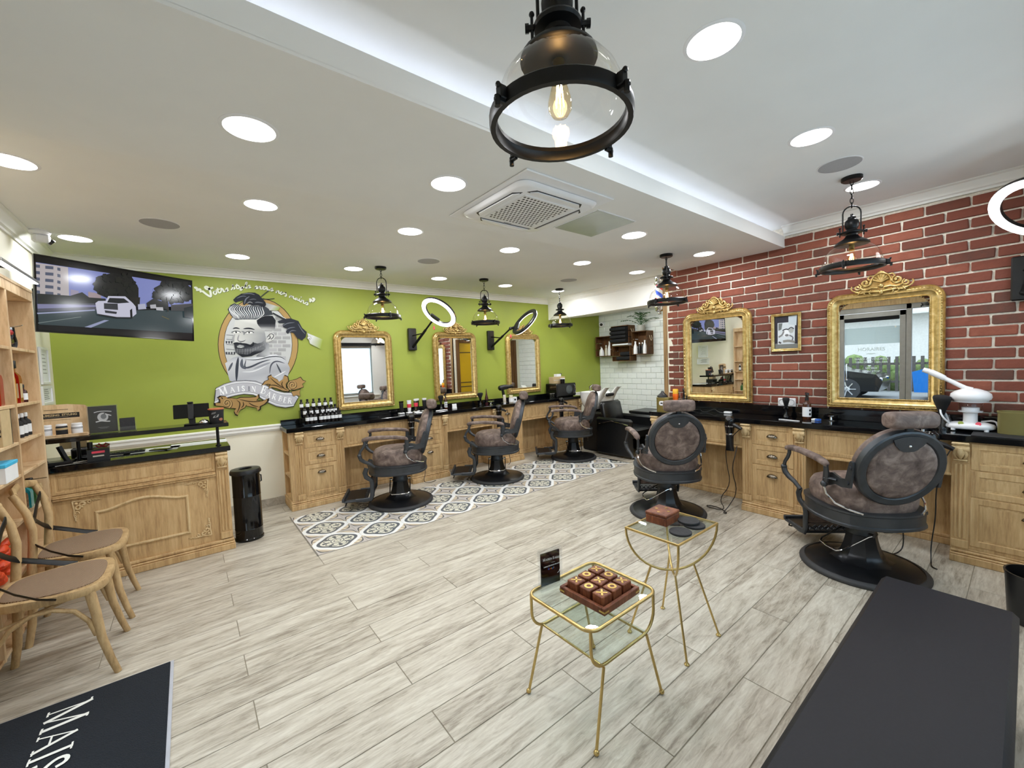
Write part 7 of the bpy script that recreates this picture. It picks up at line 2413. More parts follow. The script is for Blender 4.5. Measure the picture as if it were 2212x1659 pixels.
for k, z, dy in ((.30, .665, .02), (.62, .69, .02), (.86, .76, .01), (.97, .86, 0), (1.0, .955, 0), (1.02, .975, 0), (.95, .975, 0), (.90, .90, 0), (.75, .80, .01), (.3, .75, .02)):
    rings.append([(px * k, py * k + .28 + dy, z + (.05 if py < -.12 else 0) * (k > .8) * -1) for px, py in se_poly(.235, .27, 2.6, 32)])
loft(m, rings)
bs_ = m.build('basin', 'ceramic', o, smooth=60)
for s in (-1, 1):
    m = MB()
    loft(m, [[(s * .15 + px, .02 + py + q, z) for px, py in se_poly(.055, .035, 2.4, 14)] for q, z in ((.09, .80), (.05, .88), (.0, .97), (-.06, 1.04), (-.09, 1.06))])
    m.build('neck_rest', 'ceramic', o, smooth=60)
MB().box((0, .0, .935), (.20, .06, .05), .02, Matrix.Rotation(R_(-20), 3, 'X')).build('neck_pad', 'black_plastic', o)
MB().tube([(.05, .46, .97), (.05, .47, 1.05), (.05, .40, 1.09), (.05, .34, 1.06)], .012, 10).build('tap', 'chrome', o)
m = MB()
for i in range(12):
    m.ball((-.225, .30 - .0 * i, .56 - .035 * i), .008, 8, 5)
st_ = m.build('stud_row', 'chrome', o)
st_['kind'] = 'stuff'
o = thing('storage_bench', 'low black storage bench along the tiled alcove wall', 'bench', (6.16, 3.55, 0), 0)
MB().bx(-.22, .24, -.70, .72, .02, .58, .01).build('body', 'black_plastic', o)
MB().bx(-.24, .245, -.72, .73, .58, .625, .01).build('top', 'black_leather', o)
for y in (-.35, 0, .35):
    MB().bx(-.2235, -.219, y - .004, y + .004, .04, .57).build('door_gap', 'dark_steel', o)
o = thing('waste_bin', 'pale pedal bin between farthest chair and washing chair', 'bin', (5.30, 4.72, 0), 0) if False else None

# ================================================================ painted portrait on the green wall
mu = thing('mural', 'painted black and white portrait of bearded man in gold oval with slogan', 'mural', (.66, YF - .0005, 1.2), 0)
ML, MO, MP, MH, MR, MS = [Flat(.00006) for _ in range(6)]
MO.h, MP.h, MH.h, MR.h, MS.h = .0003, .0008, .009, .0115, .0150
draw("""
L stroke|70 84 24|128 2389 136 2393 143 2387 146 2374 146 2364|240 2 0
L stroke|70 84 24|158 2375 165 2379 171 2373 172 2362 177 2353|240 2 0
L stroke|70 84 24|188 2361 217 2332 245 2310 255 2311 256 2341 249 2383 240 2400 226 2411 211 2407 215 2389 232 2381 254 2392 275 2404|220 2 0
L stroke|70 84 24|293 2370 277 2358 281 2340 296 2334 306 2351 303 2369 293 2370|135 2 0
L stroke|70 84 24|317 2404 318 2373 322 2355 334 2353 345 2369 349 2391 343 2403 352 2403|135 2 0
L stroke|70 84 24|303 2381 334 2394|135 2 0
L stroke|70 84 24|352 2400 362 2398 364 2380 368 2368 376 2372|135 2 0
L stroke|70 84 24|376 2372 395 2388 406 2405 401 2414 390 2400 387 2385 394 2375 410 2390|135 2 0
L stroke|70 84 24|436 2395 451 2421 455 2446 450 2449 450 2436 466 2419 468 2407 458 2404|135 2 0
L stroke|70 84 24|489 2458 483 2433 484 2414 494 2409 505 2416|135 2 0
L stroke|70 84 24|475 2440 504 2447|135 2 0
L stroke|70 84 24|507 2438 511 2420 527 2424 539 2441 538 2422 531 2403 520 2396 513 2404 538 2422 557 2436|135 2 0
L stroke|70 84 24|557 2433 575 2463 584 2486 576 2488 567 2465 562 2437 570 2422 581 2429|135 2 0
L stroke|70 84 24|581 2432 600 2440 609 2456 599 2457 589 2439 594 2425 614 2435|135 2 0
L stroke|240 244 226|126 2392 134 2396 141 2390 144 2377 145 2367|220 2 0
L stroke|240 244 226|156 2378 163 2382 169 2376 171 2364 175 2356|220 2 0
L stroke|240 244 226|186 2364 215 2335 243 2313 253 2314 255 2344 247 2386 238 2403 224 2414 210 2409 213 2392 230 2384 253 2395 273 2407|200 2 0
L stroke|240 244 226|291 2372 275 2361 279 2343 294 2336 305 2354 301 2372 291 2372|125 2 0
L stroke|240 244 226|315 2406 316 2376 320 2358 332 2356 343 2372 347 2394 342 2406 350 2406|125 2 0
L stroke|240 244 226|302 2384 332 2397|125 2 0
L stroke|240 244 226|350 2403 360 2401 362 2383 366 2371 374 2375|125 2 0
L stroke|240 244 226|374 2375 393 2391 404 2408 399 2416 388 2403 385 2388 392 2378 408 2393|125 2 0
L stroke|240 244 226|434 2398 449 2424 453 2449 448 2452 448 2439 464 2422 466 2410 456 2407|125 2 0
L stroke|240 244 226|488 2461 481 2436 482 2417 492 2412 503 2419|125 2 0
L stroke|240 244 226|473 2443 503 2450|125 2 0
L stroke|240 244 226|505 2441 509 2423 525 2427 537 2444 536 2425 529 2406 518 2398 511 2407 536 2425 555 2439|125 2 0
L stroke|240 244 226|555 2436 573 2466 582 2489 574 2491 565 2468 560 2440 568 2424 579 2432|125 2 0
L stroke|240 244 226|579 2435 598 2443 607 2460 597 2460 587 2442 592 2428 612 2438|125 2 0
L stroke|70 84 24|650 2428 669 2438 675 2453 665 2454 654 2437 659 2422 677 2429|135 2 0
L stroke|70 84 24|677 2426 689 2456 687 2440 702 2453 708 2449 701 2429 709 2423 722 2429|135 2 0
L stroke|70 84 24|739 2460 731 2437 733 2422 746 2422 758 2439|135 2 0
L stroke|70 84 24|723 2446 750 2452|135 2 0
L stroke|70 84 24|750 2452 765 2454 770 2447 764 2426 773 2420|135 2 0
L stroke|70 84 24|768 2447 773 2434 777 2418 797 2422|135 2 0
L stroke|70 84 24|797 2422 816 2430 824 2443 814 2442 803 2424 809 2408 828 2420|135 2 0
L stroke|70 84 24|854 2395 865 2425 863 2409 881 2421 885 2411 879 2393 892 2390|135 2 0
L stroke|70 84 24|912 2410 895 2398 897 2382 913 2380 923 2396 912 2410 924 2400 933 2397|135 2 0
L stroke|70 84 24|929 2386 949 2402 956 2410 949 2402 957 2378 953 2363 941 2366|135 2 0
L stroke|70 84 24|986 2353 999 2382 997 2366 1012 2374 1010 2349 1016 2368 1031 2365 1026 2343 1036 2337|135 2 0
L stroke|70 84 24|1066 2348 1046 2348 1042 2333 1055 2329 1069 2346 1068 2324 1081 2325|135 2 0
L stroke|70 84 24|1092 2344 1084 2318 1097 2314|135 2 0
L stroke|70 84 24|1110 2367 1110 2363|135 2 0
L stroke|70 84 24|1103 2305 1118 2339 1114 2320 1131 2328 1134 2318 1126 2295 1143 2293|135 2 0
L stroke|70 84 24|1143 2293 1167 2309 1175 2324 1168 2316 1180 2291 1172 2276 1156 2282|135 2 0
L stroke|70 84 24|1200 2344 1214 2345 1215 2334 1202 2318|240 2 0
L stroke|70 84 24|1235 2357 1252 2357 1251 2340 1229 2322|240 2 0
L stroke|240 244 226|648 2432 666 2442 673 2456 663 2457 652 2440 657 2426 675 2432|125 2 0
L stroke|240 244 226|675 2429 687 2459 684 2443 700 2457 706 2452 699 2432 707 2426 720 2432|125 2 0
L stroke|240 244 226|736 2463 729 2440 731 2425 743 2426 756 2442|125 2 0
L stroke|240 244 226|721 2450 748 2456|125 2 0
L stroke|240 244 226|748 2456 763 2457 767 2450 762 2429 770 2423|125 2 0
L stroke|240 244 226|766 2450 771 2437 775 2422 795 2425|125 2 0
L stroke|240 244 226|795 2425 814 2433 822 2446 811 2445 801 2427 806 2412 826 2424|125 2 0
L stroke|240 244 226|852 2398 863 2429 860 2413 878 2425 882 2414 877 2396 889 2394|125 2 0
L stroke|240 244 226|909 2413 893 2401 895 2385 911 2383 921 2400 909 2413 921 2403 931 2400|125 2 0
L stroke|240 244 226|927 2390 947 2405 954 2413 947 2405 955 2381 951 2366 938 2369|125 2 0
L stroke|240 244 226|984 2356 997 2386 994 2370 1010 2378 1008 2353 1014 2371 1028 2368 1024 2347 1033 2340|125 2 0
L stroke|240 244 226|1064 2351 1044 2352 1040 2337 1053 2332 1067 2350 1066 2328 1079 2329|125 2 0
L stroke|240 244 226|1090 2348 1082 2322 1095 2317|125 2 0
L stroke|240 244 226|1108 2370 1108 2366|125 2 0
L stroke|240 244 226|1101 2308 1116 2342 1112 2324 1129 2332 1132 2321 1124 2299 1140 2296|125 2 0
L stroke|240 244 226|1140 2296 1165 2312 1172 2328 1165 2320 1177 2295 1170 2280 1153 2286|125 2 0
L stroke|240 244 226|1197 2348 1211 2348 1212 2338 1199 2322|220 2 0
L stroke|240 244 226|1232 2361 1249 2360 1248 2344 1227 2326|220 2 0
O poly|44 38 30|1047 1818 1038 1741 1021 1666 996 1595 964 1528 925 1469 880 1417 831 1374 779 1342 725 1319 670 1307 615 1306 561 1315 510 1334 463 1362 419 1399 381 1444 348 1495 321 1553 301 1615 288 1680 281 1749 282 1818 289 1887 304 1955 325 2021 352 2082 386 2140 424 2191 468 2236 516 2273 566 2301 620 2320 674 2329 728 2327 782 2315 834 2293 882 2260 926 2218 965 2166 997 2107 1022 2041 1039 1970 1047 1895
O poly|178 146 92|1040 1818 1032 1742 1015 1668 990 1598 958 1533 920 1474 876 1423 828 1381 777 1349 723 1326 669 1314 615 1313 562 1322 512 1340 466 1368 423 1405 385 1449 353 1500 326 1556 306 1618 293 1682 287 1750 287 1818 295 1886 309 1953 330 2018 357 2079 390 2135 428 2186 471 2230 518 2266 568 2294 620 2313 674 2321 727 2320 780 2308 831 2286 878 2254 921 2212 959 2161 991 2103 1015 2038 1032 1967 1040 1894
O poly|44 38 30|985 1818 977 1750 962 1683 941 1619 914 1560 881 1506 843 1460 802 1422 758 1392 711 1371 664 1360 618 1358 572 1366 529 1382 488 1407 451 1440 418 1480 390 1527 367 1578 349 1634 338 1694 332 1755 333 1818 340 1880 352 1942 371 2001 395 2057 424 2109 457 2155 495 2195 536 2228 579 2252 625 2269 671 2276 717 2275 763 2264 806 2243 847 2213 884 2175 916 2129 943 2076 964 2017 978 1953 985 1886
P poly|196 198 196|980 1818 972 1750 958 1684 937 1621 910 1563 877 1510 840 1464 800 1426 756 1397 710 1376 664 1365 618 1363 573 1371 530 1387 490 1412 453 1444 421 1484 393 1530 370 1581 353 1636 342 1695 337 1756 337 1818 344 1880 356 1940 374 1999 398 2054 427 2105 460 2151 497 2191 537 2223 580 2248 625 2264 671 2271 716 2270 761 2258 804 2238 844 2209 881 2171 913 2125 939 2073 959 2014 973 1951 980 1885
P poly|180 180 182|763 2041 840 2043 838 2009 761 2007
P poly|164 164 164|852 2044 930 2046 928 2012 850 2010
P poly|164 164 164|716 1996 792 1998 790 1964 714 1962
P poly|164 164 164|804 1998 882 2000 880 1965 802 1964
P poly|164 164 164|758 1952 834 1954 832 1920 756 1918
P poly|180 180 182|847 1954 925 1955 923 1921 845 1920
P poly|180 180 182|711 1907 787 1908 785 1874 709 1874
P poly|164 164 164|799 1908 876 1909 874 1875 797 1874
P poly|164 164 164|889 1910 968 1910 966 1876 887 1875
P poly|164 164 164|753 1863 829 1864 827 1830 751 1830
P poly|164 164 164|842 1864 920 1864 918 1830 840 1830
P poly|164 164 164|706 1819 782 1819 780 1785 704 1785
P poly|180 180 182|794 1819 871 1819 869 1784 792 1785
P poly|164 164 164|884 1819 963 1819 961 1784 882 1784
P poly|180 180 182|748 1774 824 1774 822 1740 746 1740
P poly|164 164 164|836 1774 915 1774 913 1739 834 1740
P poly|164 164 164|701 1730 777 1730 775 1696 699 1697
P poly|164 164 164|789 1729 866 1728 864 1694 787 1695
P poly|164 164 164|742 1685 819 1684 817 1650 740 1652
P poly|180 180 182|831 1684 910 1682 908 1648 829 1650
P poly|180 180 182|696 1642 771 1640 770 1606 694 1608
P poly|164 164 164|784 1640 861 1638 859 1604 782 1606
P poly|164 164 164|737 1596 814 1594 812 1560 735 1562
P stroke|120 122 126|363 1918 434 1913|60 2 0
P stroke|120 122 126|360 1873 431 1867|60 2 0
P stroke|120 122 126|357 1818 428 1812|60 2 0
P stroke|120 122 126|354 1768 425 1761|60 2 0
P stroke|120 122 126|351 1718 422 1710|60 2 0
P poly|70 72 78|351 1853 367 1853 362 1827 353 1827
P poly|70 72 78|344 1738 361 1738 356 1711 346 1712
P poly|70 72 78|374 1853 391 1853 386 1827 376 1827
P poly|70 72 78|367 1737 384 1737 379 1711 369 1711
P poly|70 72 78|397 1853 414 1853 409 1827 399 1827
P poly|70 72 78|391 1737 407 1737 402 1711 392 1711
P poly|70 72 78|421 1853 438 1853 433 1827 423 1827
P poly|70 72 78|414 1737 431 1737 426 1710 416 1710
P poly|205 206 208,176 178 184,150 152 160,190 192 198,222 224 226,214 216 218,200 202 206,170 172 178,190 192 196,205 206 208,200 202 206,180 182 188|333 1618 403 1676 455 1690 522 1669 721 1702 814 1706 906 1645 945 1545 915 1448 796 1374 489 1392 363 1430
P stroke|60 64 74|454 1680 435 1574 422 1421|280 2 1
P stroke|70 74 84|522 1653 499 1561 561 1570 662 1624 755 1648|200 2 1
P stroke|90 94 104|488 1664 474 1583 516 1550|300 2 1
P stroke|80 84 94|400 1626 357 1536|200 2 1
P stroke|150 152 160|586 1548 697 1596 753 1616|200 2 1
P stroke|84 86 96|737 1489 752 1595 811 1636 894 1602|160 2 1
P stroke|74 78 86|809 1604 842 1517 850 1495|180 2 1
P stroke|60 62 70|513 1654 627 1646 738 1680 851 1684 911 1634|100 2 1
P stroke|228 230 232|522 1664 628 1656 739 1693 833 1695|120 2 1
P stroke|228 230 232|479 1521 584 1517 715 1585|120 2 1
P stroke|228 230 232|771 1445 899 1514|120 2 1
P poly|120 122 126,150 152 156,196 198 200,130 132 136,90 92 98,140 142 146|720 1839 749 1828 752 1699 695 1677 616 1684 658 1730
P poly|206 206 200,222 222 216,216 216 210,190 190 186,150 152 154,140 142 146,180 180 180,196 196 194,150 152 156,170 172 172,214 214 208,200 200 194|447 2073 533 2090 639 2091 704 2013 720 1932 718 1816 690 1758 606 1690 490 1681 427 1738 415 1844 432 1984
P poly|30 32 38|646 2080 706 2128 798 2144 831 2087 826 2052 649 2046
P poly|30 32 38,30 32 38,84 86 90,84 86 90|649 2047 826 2053 822 2016 665 2017
P poly|84 86 90,84 86 90,176 178 178,190 190 188|665 2018 822 2017 811 1969 693 1981
P stroke|214 216 214|642 2086 701 2128 757 2142 798 2141|60 2 0
P poly|60 64 70|389 2187 414 2232 453 2257 522 2227 619 2244 742 2234 796 2191 804 2150 711 2129 639 2091 452 2082 413 2127
P stroke|222 224 224|457 2246 398 2193 433 2150 473 2119 490 2085|85 2 1
P stroke|190 194 198|474 2245 419 2194 453 2151 489 2120 502 2085|85 2 1
P stroke|222 224 224|492 2245 441 2196 473 2152 505 2122 515 2086|85 2 1
P stroke|190 194 198|509 2244 462 2197 493 2153 522 2123 527 2086|85 2 1
P stroke|222 224 224|527 2244 484 2199 513 2154 538 2125 540 2087|85 2 1
P stroke|190 194 198|544 2243 505 2200 534 2155 555 2126 553 2087|85 2 1
P stroke|222 224 224|562 2243 527 2202 554 2156 571 2128 565 2088|85 2 1
P stroke|190 194 198|580 2242 549 2204 575 2157 588 2129 578 2088|85 2 1
P stroke|222 224 224|598 2242 571 2205 596 2158 605 2131 591 2088|85 2 1
P stroke|190 194 198|616 2241 593 2207 617 2159 622 2132 604 2090|85 2 1
P stroke|222 224 224|634 2240 615 2208 638 2160 638 2134 617 2093|85 2 1
P stroke|190 194 198|652 2240 638 2210 659 2161 655 2135 630 2096|85 2 1
P stroke|222 224 224|670 2239 660 2212 680 2162 672 2137 643 2099|85 2 1
P stroke|190 194 198|689 2239 683 2213 702 2163 690 2138 657 2102|85 2 1
P stroke|222 224 224|707 2238 706 2215 723 2164 707 2140 670 2105|85 2 1
P stroke|206 208 210|414 2227 398 2182 431 2117 452 2084|50 2 1
P stroke|206 208 210|421 2224 407 2177 440 2117 460 2085|50 2 1
P stroke|206 208 210|428 2221 417 2172 449 2118 467 2085|50 2 1
P stroke|206 208 210|436 2218 427 2167 459 2118 475 2085|50 2 1
P stroke|206 208 210|443 2215 437 2162 468 2118 482 2086|50 2 1
P stroke|206 208 210|450 2212 447 2156 478 2119 490 2086|50 2 1
P stroke|40 42 48|423 1986 452 1996 486 1985|140 2 1
P stroke|40 42 48|517 1986 570 1995 623 1980|160 2 1
P poly|236 236 232|416 1945 440 1960 473 1958 486 1946 458 1937 430 1937
P disc|30 32 36|450 1948|85
P stroke|34 36 42|412 1946 443 1962 475 1959 490 1947|70 2 0
P poly|236 236 232|534 1943 559 1958 592 1957 606 1944 577 1935 548 1935
P disc|30 32 36|568 1946|85
P stroke|34 36 42|530 1944 561 1960 595 1958 610 1946|70 2 0
P stroke|120 122 126|496 1957 525 1952 518 1918|140 2 1
P stroke|150 150 152|476 1928 458 1872 467 1853|120 2 1
P stroke|70 72 78|458 1861 480 1847 509 1850 532 1867|80 2 1
P stroke|160 160 160|438 1928 417 1883 424 1844|200 2 1
P poly|48 50 56,60 62 68,54 56 62,44 46 52,70 72 78,110 112 116,150 152 154,120 122 126,40 42 48,30 32 38,28 30 36,40 42 48|423 1822 480 1839 564 1810 600 1839 639 1828 679 1839 716 1874 713 1770 673 1735 577 1691 490 1681 432 1732
P stroke|140 142 146|438 1771 433 1723|30 0 0
P stroke|176 178 180|450 1771 444 1722|30 0 0
P stroke|140 142 146|462 1771 456 1720|30 0 0
P stroke|176 178 180|474 1771 468 1718|30 0 0
P stroke|140 142 146|486 1771 480 1716|30 0 0
P stroke|176 178 180|497 1771 491 1714|30 0 0
P stroke|140 142 146|509 1771 503 1712|30 0 0
P stroke|176 178 180|521 1771 515 1710|30 0 0
P stroke|140 142 146|533 1771 527 1708|30 0 0
P stroke|176 178 180|545 1771 539 1710|30 0 0
P stroke|140 142 146|557 1771 551 1712|30 0 0
P stroke|176 178 180|570 1771 564 1720|30 0 0
P stroke|140 142 146|582 1770 576 1728|30 0 0
P stroke|176 178 180|594 1776 589 1737|30 0 0
P stroke|140 142 146|607 1781 602 1745|30 0 0
P stroke|176 178 180|619 1786 614 1754|30 0 0
P stroke|140 142 146|632 1791 627 1762|30 0 0
P stroke|176 178 180|644 1796 640 1771|30 0 0
P stroke|140 142 146|657 1801 653 1779|30 0 0
P stroke|176 178 180|670 1806 666 1788|30 0 0
P stroke|140 142 146|683 1812 679 1796|30 0 0
P stroke|176 178 180|696 1817 692 1805|30 0 0
P poly|190 192 190|445 1800 474 1813 506 1805 520 1794 486 1780 453 1785
P stroke|50 52 58|445 1798 478 1800 520 1795|50 2 0
P stroke|34 36 42|416 1825 447 1830 475 1828|220 2 1
P stroke|34 36 42|475 1828 527 1822 574 1799 599 1816 598 1845|240 2 1
P poly|206 206 202|720 1851 740 1921 767 1951 802 1945 815 1904 798 1875 761 1851 735 1842
P stroke|70 72 78|738 1898 766 1939 796 1934 802 1904 772 1875|80 2 0
P stroke|50 52 58|760 1921 768 1886 737 1874|100 2 1
H poly|150 152 152,190 192 190,150 166 70,150 166 70,190 192 186|740 2280 825 2256 881 2239 864 2200 776 2196
H poly|34 37 44|443 2292 471 2325 520 2362 588 2381 646 2383 685 2363 740 2286 743 2252 727 2230 668 2247 609 2244 562 2264 541 2240 528 2250 535 2290 487 2276 462 2263
H stroke|96 100 110|474 2308 528 2340 566 2337|100 2 1
H stroke|104 108 118|542 2251 555 2308 595 2339|120 2 1
H stroke|110 114 122|529 2357 597 2373 645 2360|100 2 1
H stroke|110 114 122|640 2274 670 2282 720 2273|100 2 1
H stroke|90 94 102|588 2299 623 2313 657 2309|100 2 1
H stroke|150 152 156|562 2258 592 2282 620 2267|80 2 1
H stroke|66 70 66|698 2338 746 2385 778 2413|100 0 0
H stroke|50 54 52|712 2318 773 2320 830 2330|80 0 0
H stroke|50 52 56|810 2168 880 2124 936 2091|200 0 0
H stroke|220 222 222|806 2181 866 2147 937 2109|50 0 0
H stroke|60 62 66|834 2131 826 2098|30 0 0
H stroke|60 62 66|845 2126 837 2095|30 0 0
H stroke|60 62 66|856 2120 847 2092|30 0 0
H stroke|60 62 66|867 2115 857 2089|30 0 0
H stroke|60 62 66|878 2109 867 2086|30 0 0
H stroke|60 62 66|889 2104 878 2083|30 0 0
H stroke|60 62 66|901 2098 888 2080|30 0 0
H stroke|60 62 66|912 2093 898 2076|30 0 0
H stroke|60 62 66|923 2087 909 2073|30 0 0
H stroke|60 62 66|935 2082 919 2070|30 0 0
H poly|200 202 200,216 218 214,150 166 60,150 166 60,206 208 202|1148 1951 1214 1922 1322 1873 1287 1760 1169 1828
H poly|44 47 55|846 2076 916 2108 981 2116 1061 2089 1095 2011 1143 1964 1128 1902 1087 1865 1033 1895 1004 1949 961 1960 944 1936 924 1959 942 1996 900 2012 896 2042 924 2060 861 2058
H stroke|104 108 118|896 2027 945 2061 1021 2070|100 2 1
H stroke|104 108 118|925 1977 964 2008 1024 2015|100 2 1
H stroke|104 108 118|950 1948 984 1978 1032 1974|100 2 1
H stroke|104 108 118|1054 2059 1088 1987 1125 1939|100 2 1
H disc|70 72 74|1164 1893|210
H disc|222 224 220|1164 1893|180
H disc|120 120 118|1166 1887|60
R poly|44 42 42|238 1364 315 1405 406 1429 506 1431 599 1416 693 1367 780 1305 870 1272 965 1268 1015 1205 955 1099 869 1092 783 1116 704 1165 623 1228 565 1264 480 1278 396 1267 318 1248 215 1194 220 1271
R poly|190 190 196|241 1361 315 1400 406 1424 506 1426 599 1411 693 1362 779 1299 870 1267 964 1262 1010 1208 951 1106 870 1098 783 1122 704 1170 624 1234 565 1269 480 1283 397 1272 318 1253 218 1198
R stroke|232 234 236|239 1345 315 1385 405 1409 503 1412 596 1397 686 1349 772 1286 861 1252 955 1246 1004 1198|100 2 0
R stroke|110 110 116|238 1336 315 1377 404 1400 503 1403 595 1388 685 1340 771 1277 861 1243 954 1236 1003 1188|30 2 0
R stroke|232 234 236|220 1215 318 1268 398 1287 483 1297 568 1283 630 1246 712 1183 792 1136 879 1114 956 1116|100 2 0
R stroke|110 110 116|221 1223 319 1277 398 1296 484 1306 569 1292 631 1256 712 1192 792 1145 880 1123 957 1126|30 2 0
R stroke|246 247 248|278 1288 270 1360|58 0 0
R stroke|246 247 248|268 1359 302 1294|142 0 0
R stroke|246 247 248|302 1294 312 1371|58 0 0
R stroke|246 247 248|312 1371 328 1301|142 0 0
R stroke|246 247 248|272 1286 285 1290|52 0 0
R stroke|246 247 248|319 1299 334 1303|52 0 0
R stroke|246 247 248|261 1357 272 1360|52 0 0
R stroke|246 247 248|309 1371 319 1373|52 0 0
R stroke|246 247 248|365 1304 375 1361|43 0 0
R stroke|246 247 248|375 1361 398 1311|104 0 0
R stroke|246 247 248|368 1325 390 1329|43 0 0
R stroke|246 247 248|362 1304 371 1306|38 0 0
R stroke|246 247 248|392 1310 403 1312|38 0 0
R stroke|246 247 248|436 1314 433 1367|102 0 0
R stroke|246 247 248|429 1313 443 1314|37 0 0
R stroke|246 247 248|426 1366 440 1368|37 0 0
R stroke|246 247 248|487 1356 484 1366 477 1368 470 1364 468 1356 471 1347 483 1337 488 1328 485 1318 477 1314 470 1317 468 1327|102 1 0
R stroke|246 247 248|556 1305 563 1359|42 0 0
R stroke|246 247 248|563 1359 584 1301|102 0 0
R stroke|246 247 248|584 1301 590 1355|42 0 0
R stroke|246 247 248|551 1306 562 1304|37 0 0
R stroke|246 247 248|585 1356 596 1354|37 0 0
R stroke|246 247 248|556 1360 564 1359|37 0 0
R stroke|246 247 248|642 1279 671 1355|151 0 0
R stroke|246 247 248|663 1358 684 1348 691 1335 684 1317 670 1313 659 1319|62 1 0
R stroke|246 247 248|670 1313 682 1299 679 1282 667 1272 654 1274 634 1283|62 1 0
R stroke|246 247 248|685 1242 724 1283|43 0 0
R stroke|246 247 248|724 1283 717 1223|104 0 0
R stroke|246 247 248|698 1257 720 1244|43 0 0
R stroke|246 247 248|682 1244 690 1239|38 0 0
R stroke|246 247 248|711 1226 722 1220|38 0 0
R stroke|246 247 248|745 1208 767 1262|109 0 0
R stroke|246 247 248|762 1265 778 1256 784 1246 777 1231 766 1229 757 1234|45 1 0
R stroke|246 247 248|765 1229 771 1193|109 0 0
R stroke|246 247 248|739 1211 751 1204|40 0 0
R stroke|246 247 248|767 1195 774 1191|40 0 0
R stroke|246 247 248|807 1178 827 1234|109 0 0
R stroke|246 247 248|821 1237 836 1230 842 1221 838 1207 827 1204 819 1208|45 1 0
R stroke|246 247 248|827 1204 836 1194 834 1181 826 1174 816 1174 801 1181|45 1 0
R stroke|246 247 248|855 1158 871 1215|109 0 0
R stroke|246 247 248|865 1218 890 1208 888 1199|45 0 0
R stroke|246 247 248|863 1188 877 1182|45 0 0
R stroke|246 247 248|848 1160 875 1150 879 1160|45 0 0
R stroke|246 247 248|901 1146 914 1205|109 0 0
R stroke|246 247 248|908 1207 926 1202 934 1193 930 1177 919 1172 908 1175|45 1 0
R stroke|246 247 248|918 1173 931 1138|109 0 0
R stroke|246 247 248|895 1148 908 1144|40 0 0
R stroke|246 247 248|926 1139 934 1137|40 0 0
R poly|60 62 70|526 1360 537 1359 534 1314 524 1315
R poly|200 205 215|526 1350 536 1354 536 1349 526 1345
R poly|200 205 215|525 1338 536 1342 535 1337 525 1333
R poly|200 205 215|524 1326 535 1330 535 1325 524 1321
S poly|40 32 22|646 1362 678 1409 719 1428 714 1464 749 1483 757 1457 792 1434 809 1423 822 1396 870 1425 882 1472 918 1454 925 1401 894 1366 896 1312 928 1289 917 1269 852 1284 798 1314 750 1333 708 1320 734 1375 694 1378
S poly|168 134 84|657 1365 686 1407 725 1424 720 1456 753 1473 760 1450 792 1429 809 1419 820 1395 865 1421 876 1463 910 1447 916 1399 888 1367 889 1320 919 1298 909 1280 849 1294 799 1321 753 1338 715 1326 739 1376 701 1378
S poly|40 32 22|925 1401 997 1418 1047 1443 1070 1404 1103 1386 1062 1356 1074 1317 1015 1299 966 1286 910 1306 893 1350
S poly|168 134 84|930 1397 998 1412 1044 1434 1065 1399 1096 1383 1058 1356 1070 1321 1014 1305 969 1294 916 1312 901 1351
S poly|40 32 22|939 1278 994 1284 1039 1298 1027 1255 1032 1212 992 1231 957 1218 945 1251
S poly|168 134 84|942 1275 994 1281 1036 1293 1024 1255 1029 1216 991 1233 959 1221 948 1251
S poly|40 32 22|240 1264 268 1282 316 1273 324 1253 359 1255 411 1238 445 1253 534 1246 598 1246 622 1277 626 1238 600 1205 661 1190 716 1221 710 1185 676 1152 631 1130 629 1100 606 1082 600 1118 548 1133 506 1147 499 1163 480 1130 437 1109 419 1081 410 1047 389 1064 378 1095 396 1128 360 1136 312 1146 277 1164 211 1180 209 1209 256 1205 254 1248
S poly|168 134 84|254 1256 281 1272 325 1264 333 1246 365 1247 414 1232 446 1245 528 1239 588 1239 610 1267 614 1232 590 1202 646 1188 697 1216 691 1184 660 1154 618 1135 617 1107 595 1091 589 1124 542 1138 503 1150 496 1164 478 1134 438 1116 421 1090 414 1060 393 1076 384 1103 401 1133 367 1141 322 1149 289 1166 228 1180 225 1206 269 1203 268 1242
S stroke|44 34 22|935 1294 920 1311 912 1332 913 1355 922 1374 937 1387 954 1392 971 1389 985 1379 993 1364 995 1347 991 1331 981 1320 969 1314 957 1314 946 1320 940 1329 937 1340 938 1350 943 1358 950 1363 958 1364 964 1361 968 1356 970 1351 969 1346 967 1342|160 1 0
S stroke|196 164 110|933 1297 917 1314 910 1335 911 1357 920 1377 934 1390 952 1395 969 1392 983 1382 991 1366 993 1350 988 1334 979 1322 967 1317 955 1317 944 1322 937 1332 935 1342 936 1353 941 1361 948 1366 956 1367 962 1364 966 1359 968 1354 967 1348 964 1345|90 1 0
S stroke|44 34 22|342 1143 356 1155 364 1173 365 1193 360 1211 349 1224 336 1231 322 1230 310 1223 302 1211 299 1196 301 1182 307 1171 316 1165 326 1163 335 1167 341 1174 344 1183 344 1192 341 1200 336 1205 330 1207 325 1205 321 1202 319 1197 319 1192 321 1189|160 1 0
S stroke|196 164 110|340 1145 354 1158 362 1176 363 1196 358 1214 347 1227 334 1234 320 1233 308 1226 300 1213 297 1199 299 1185 305 1174 314 1167 324 1166 333 1169 339 1176 343 1186 342 1195 339 1203 334 1208 328 1209 323 1208 319 1204 317 1200 317 1195 319 1192|90 1 0
S stroke|58 44 26|738 1447 776 1399 855 1326 913 1285|100 2 1
S stroke|58 44 26|859 1399 843 1358 873 1314|100 2 1
S stroke|58 44 26|715 1361 783 1362 854 1315|100 2 1
S stroke|58 44 26|436 1229 493 1204 595 1185 702 1207|100 2 1
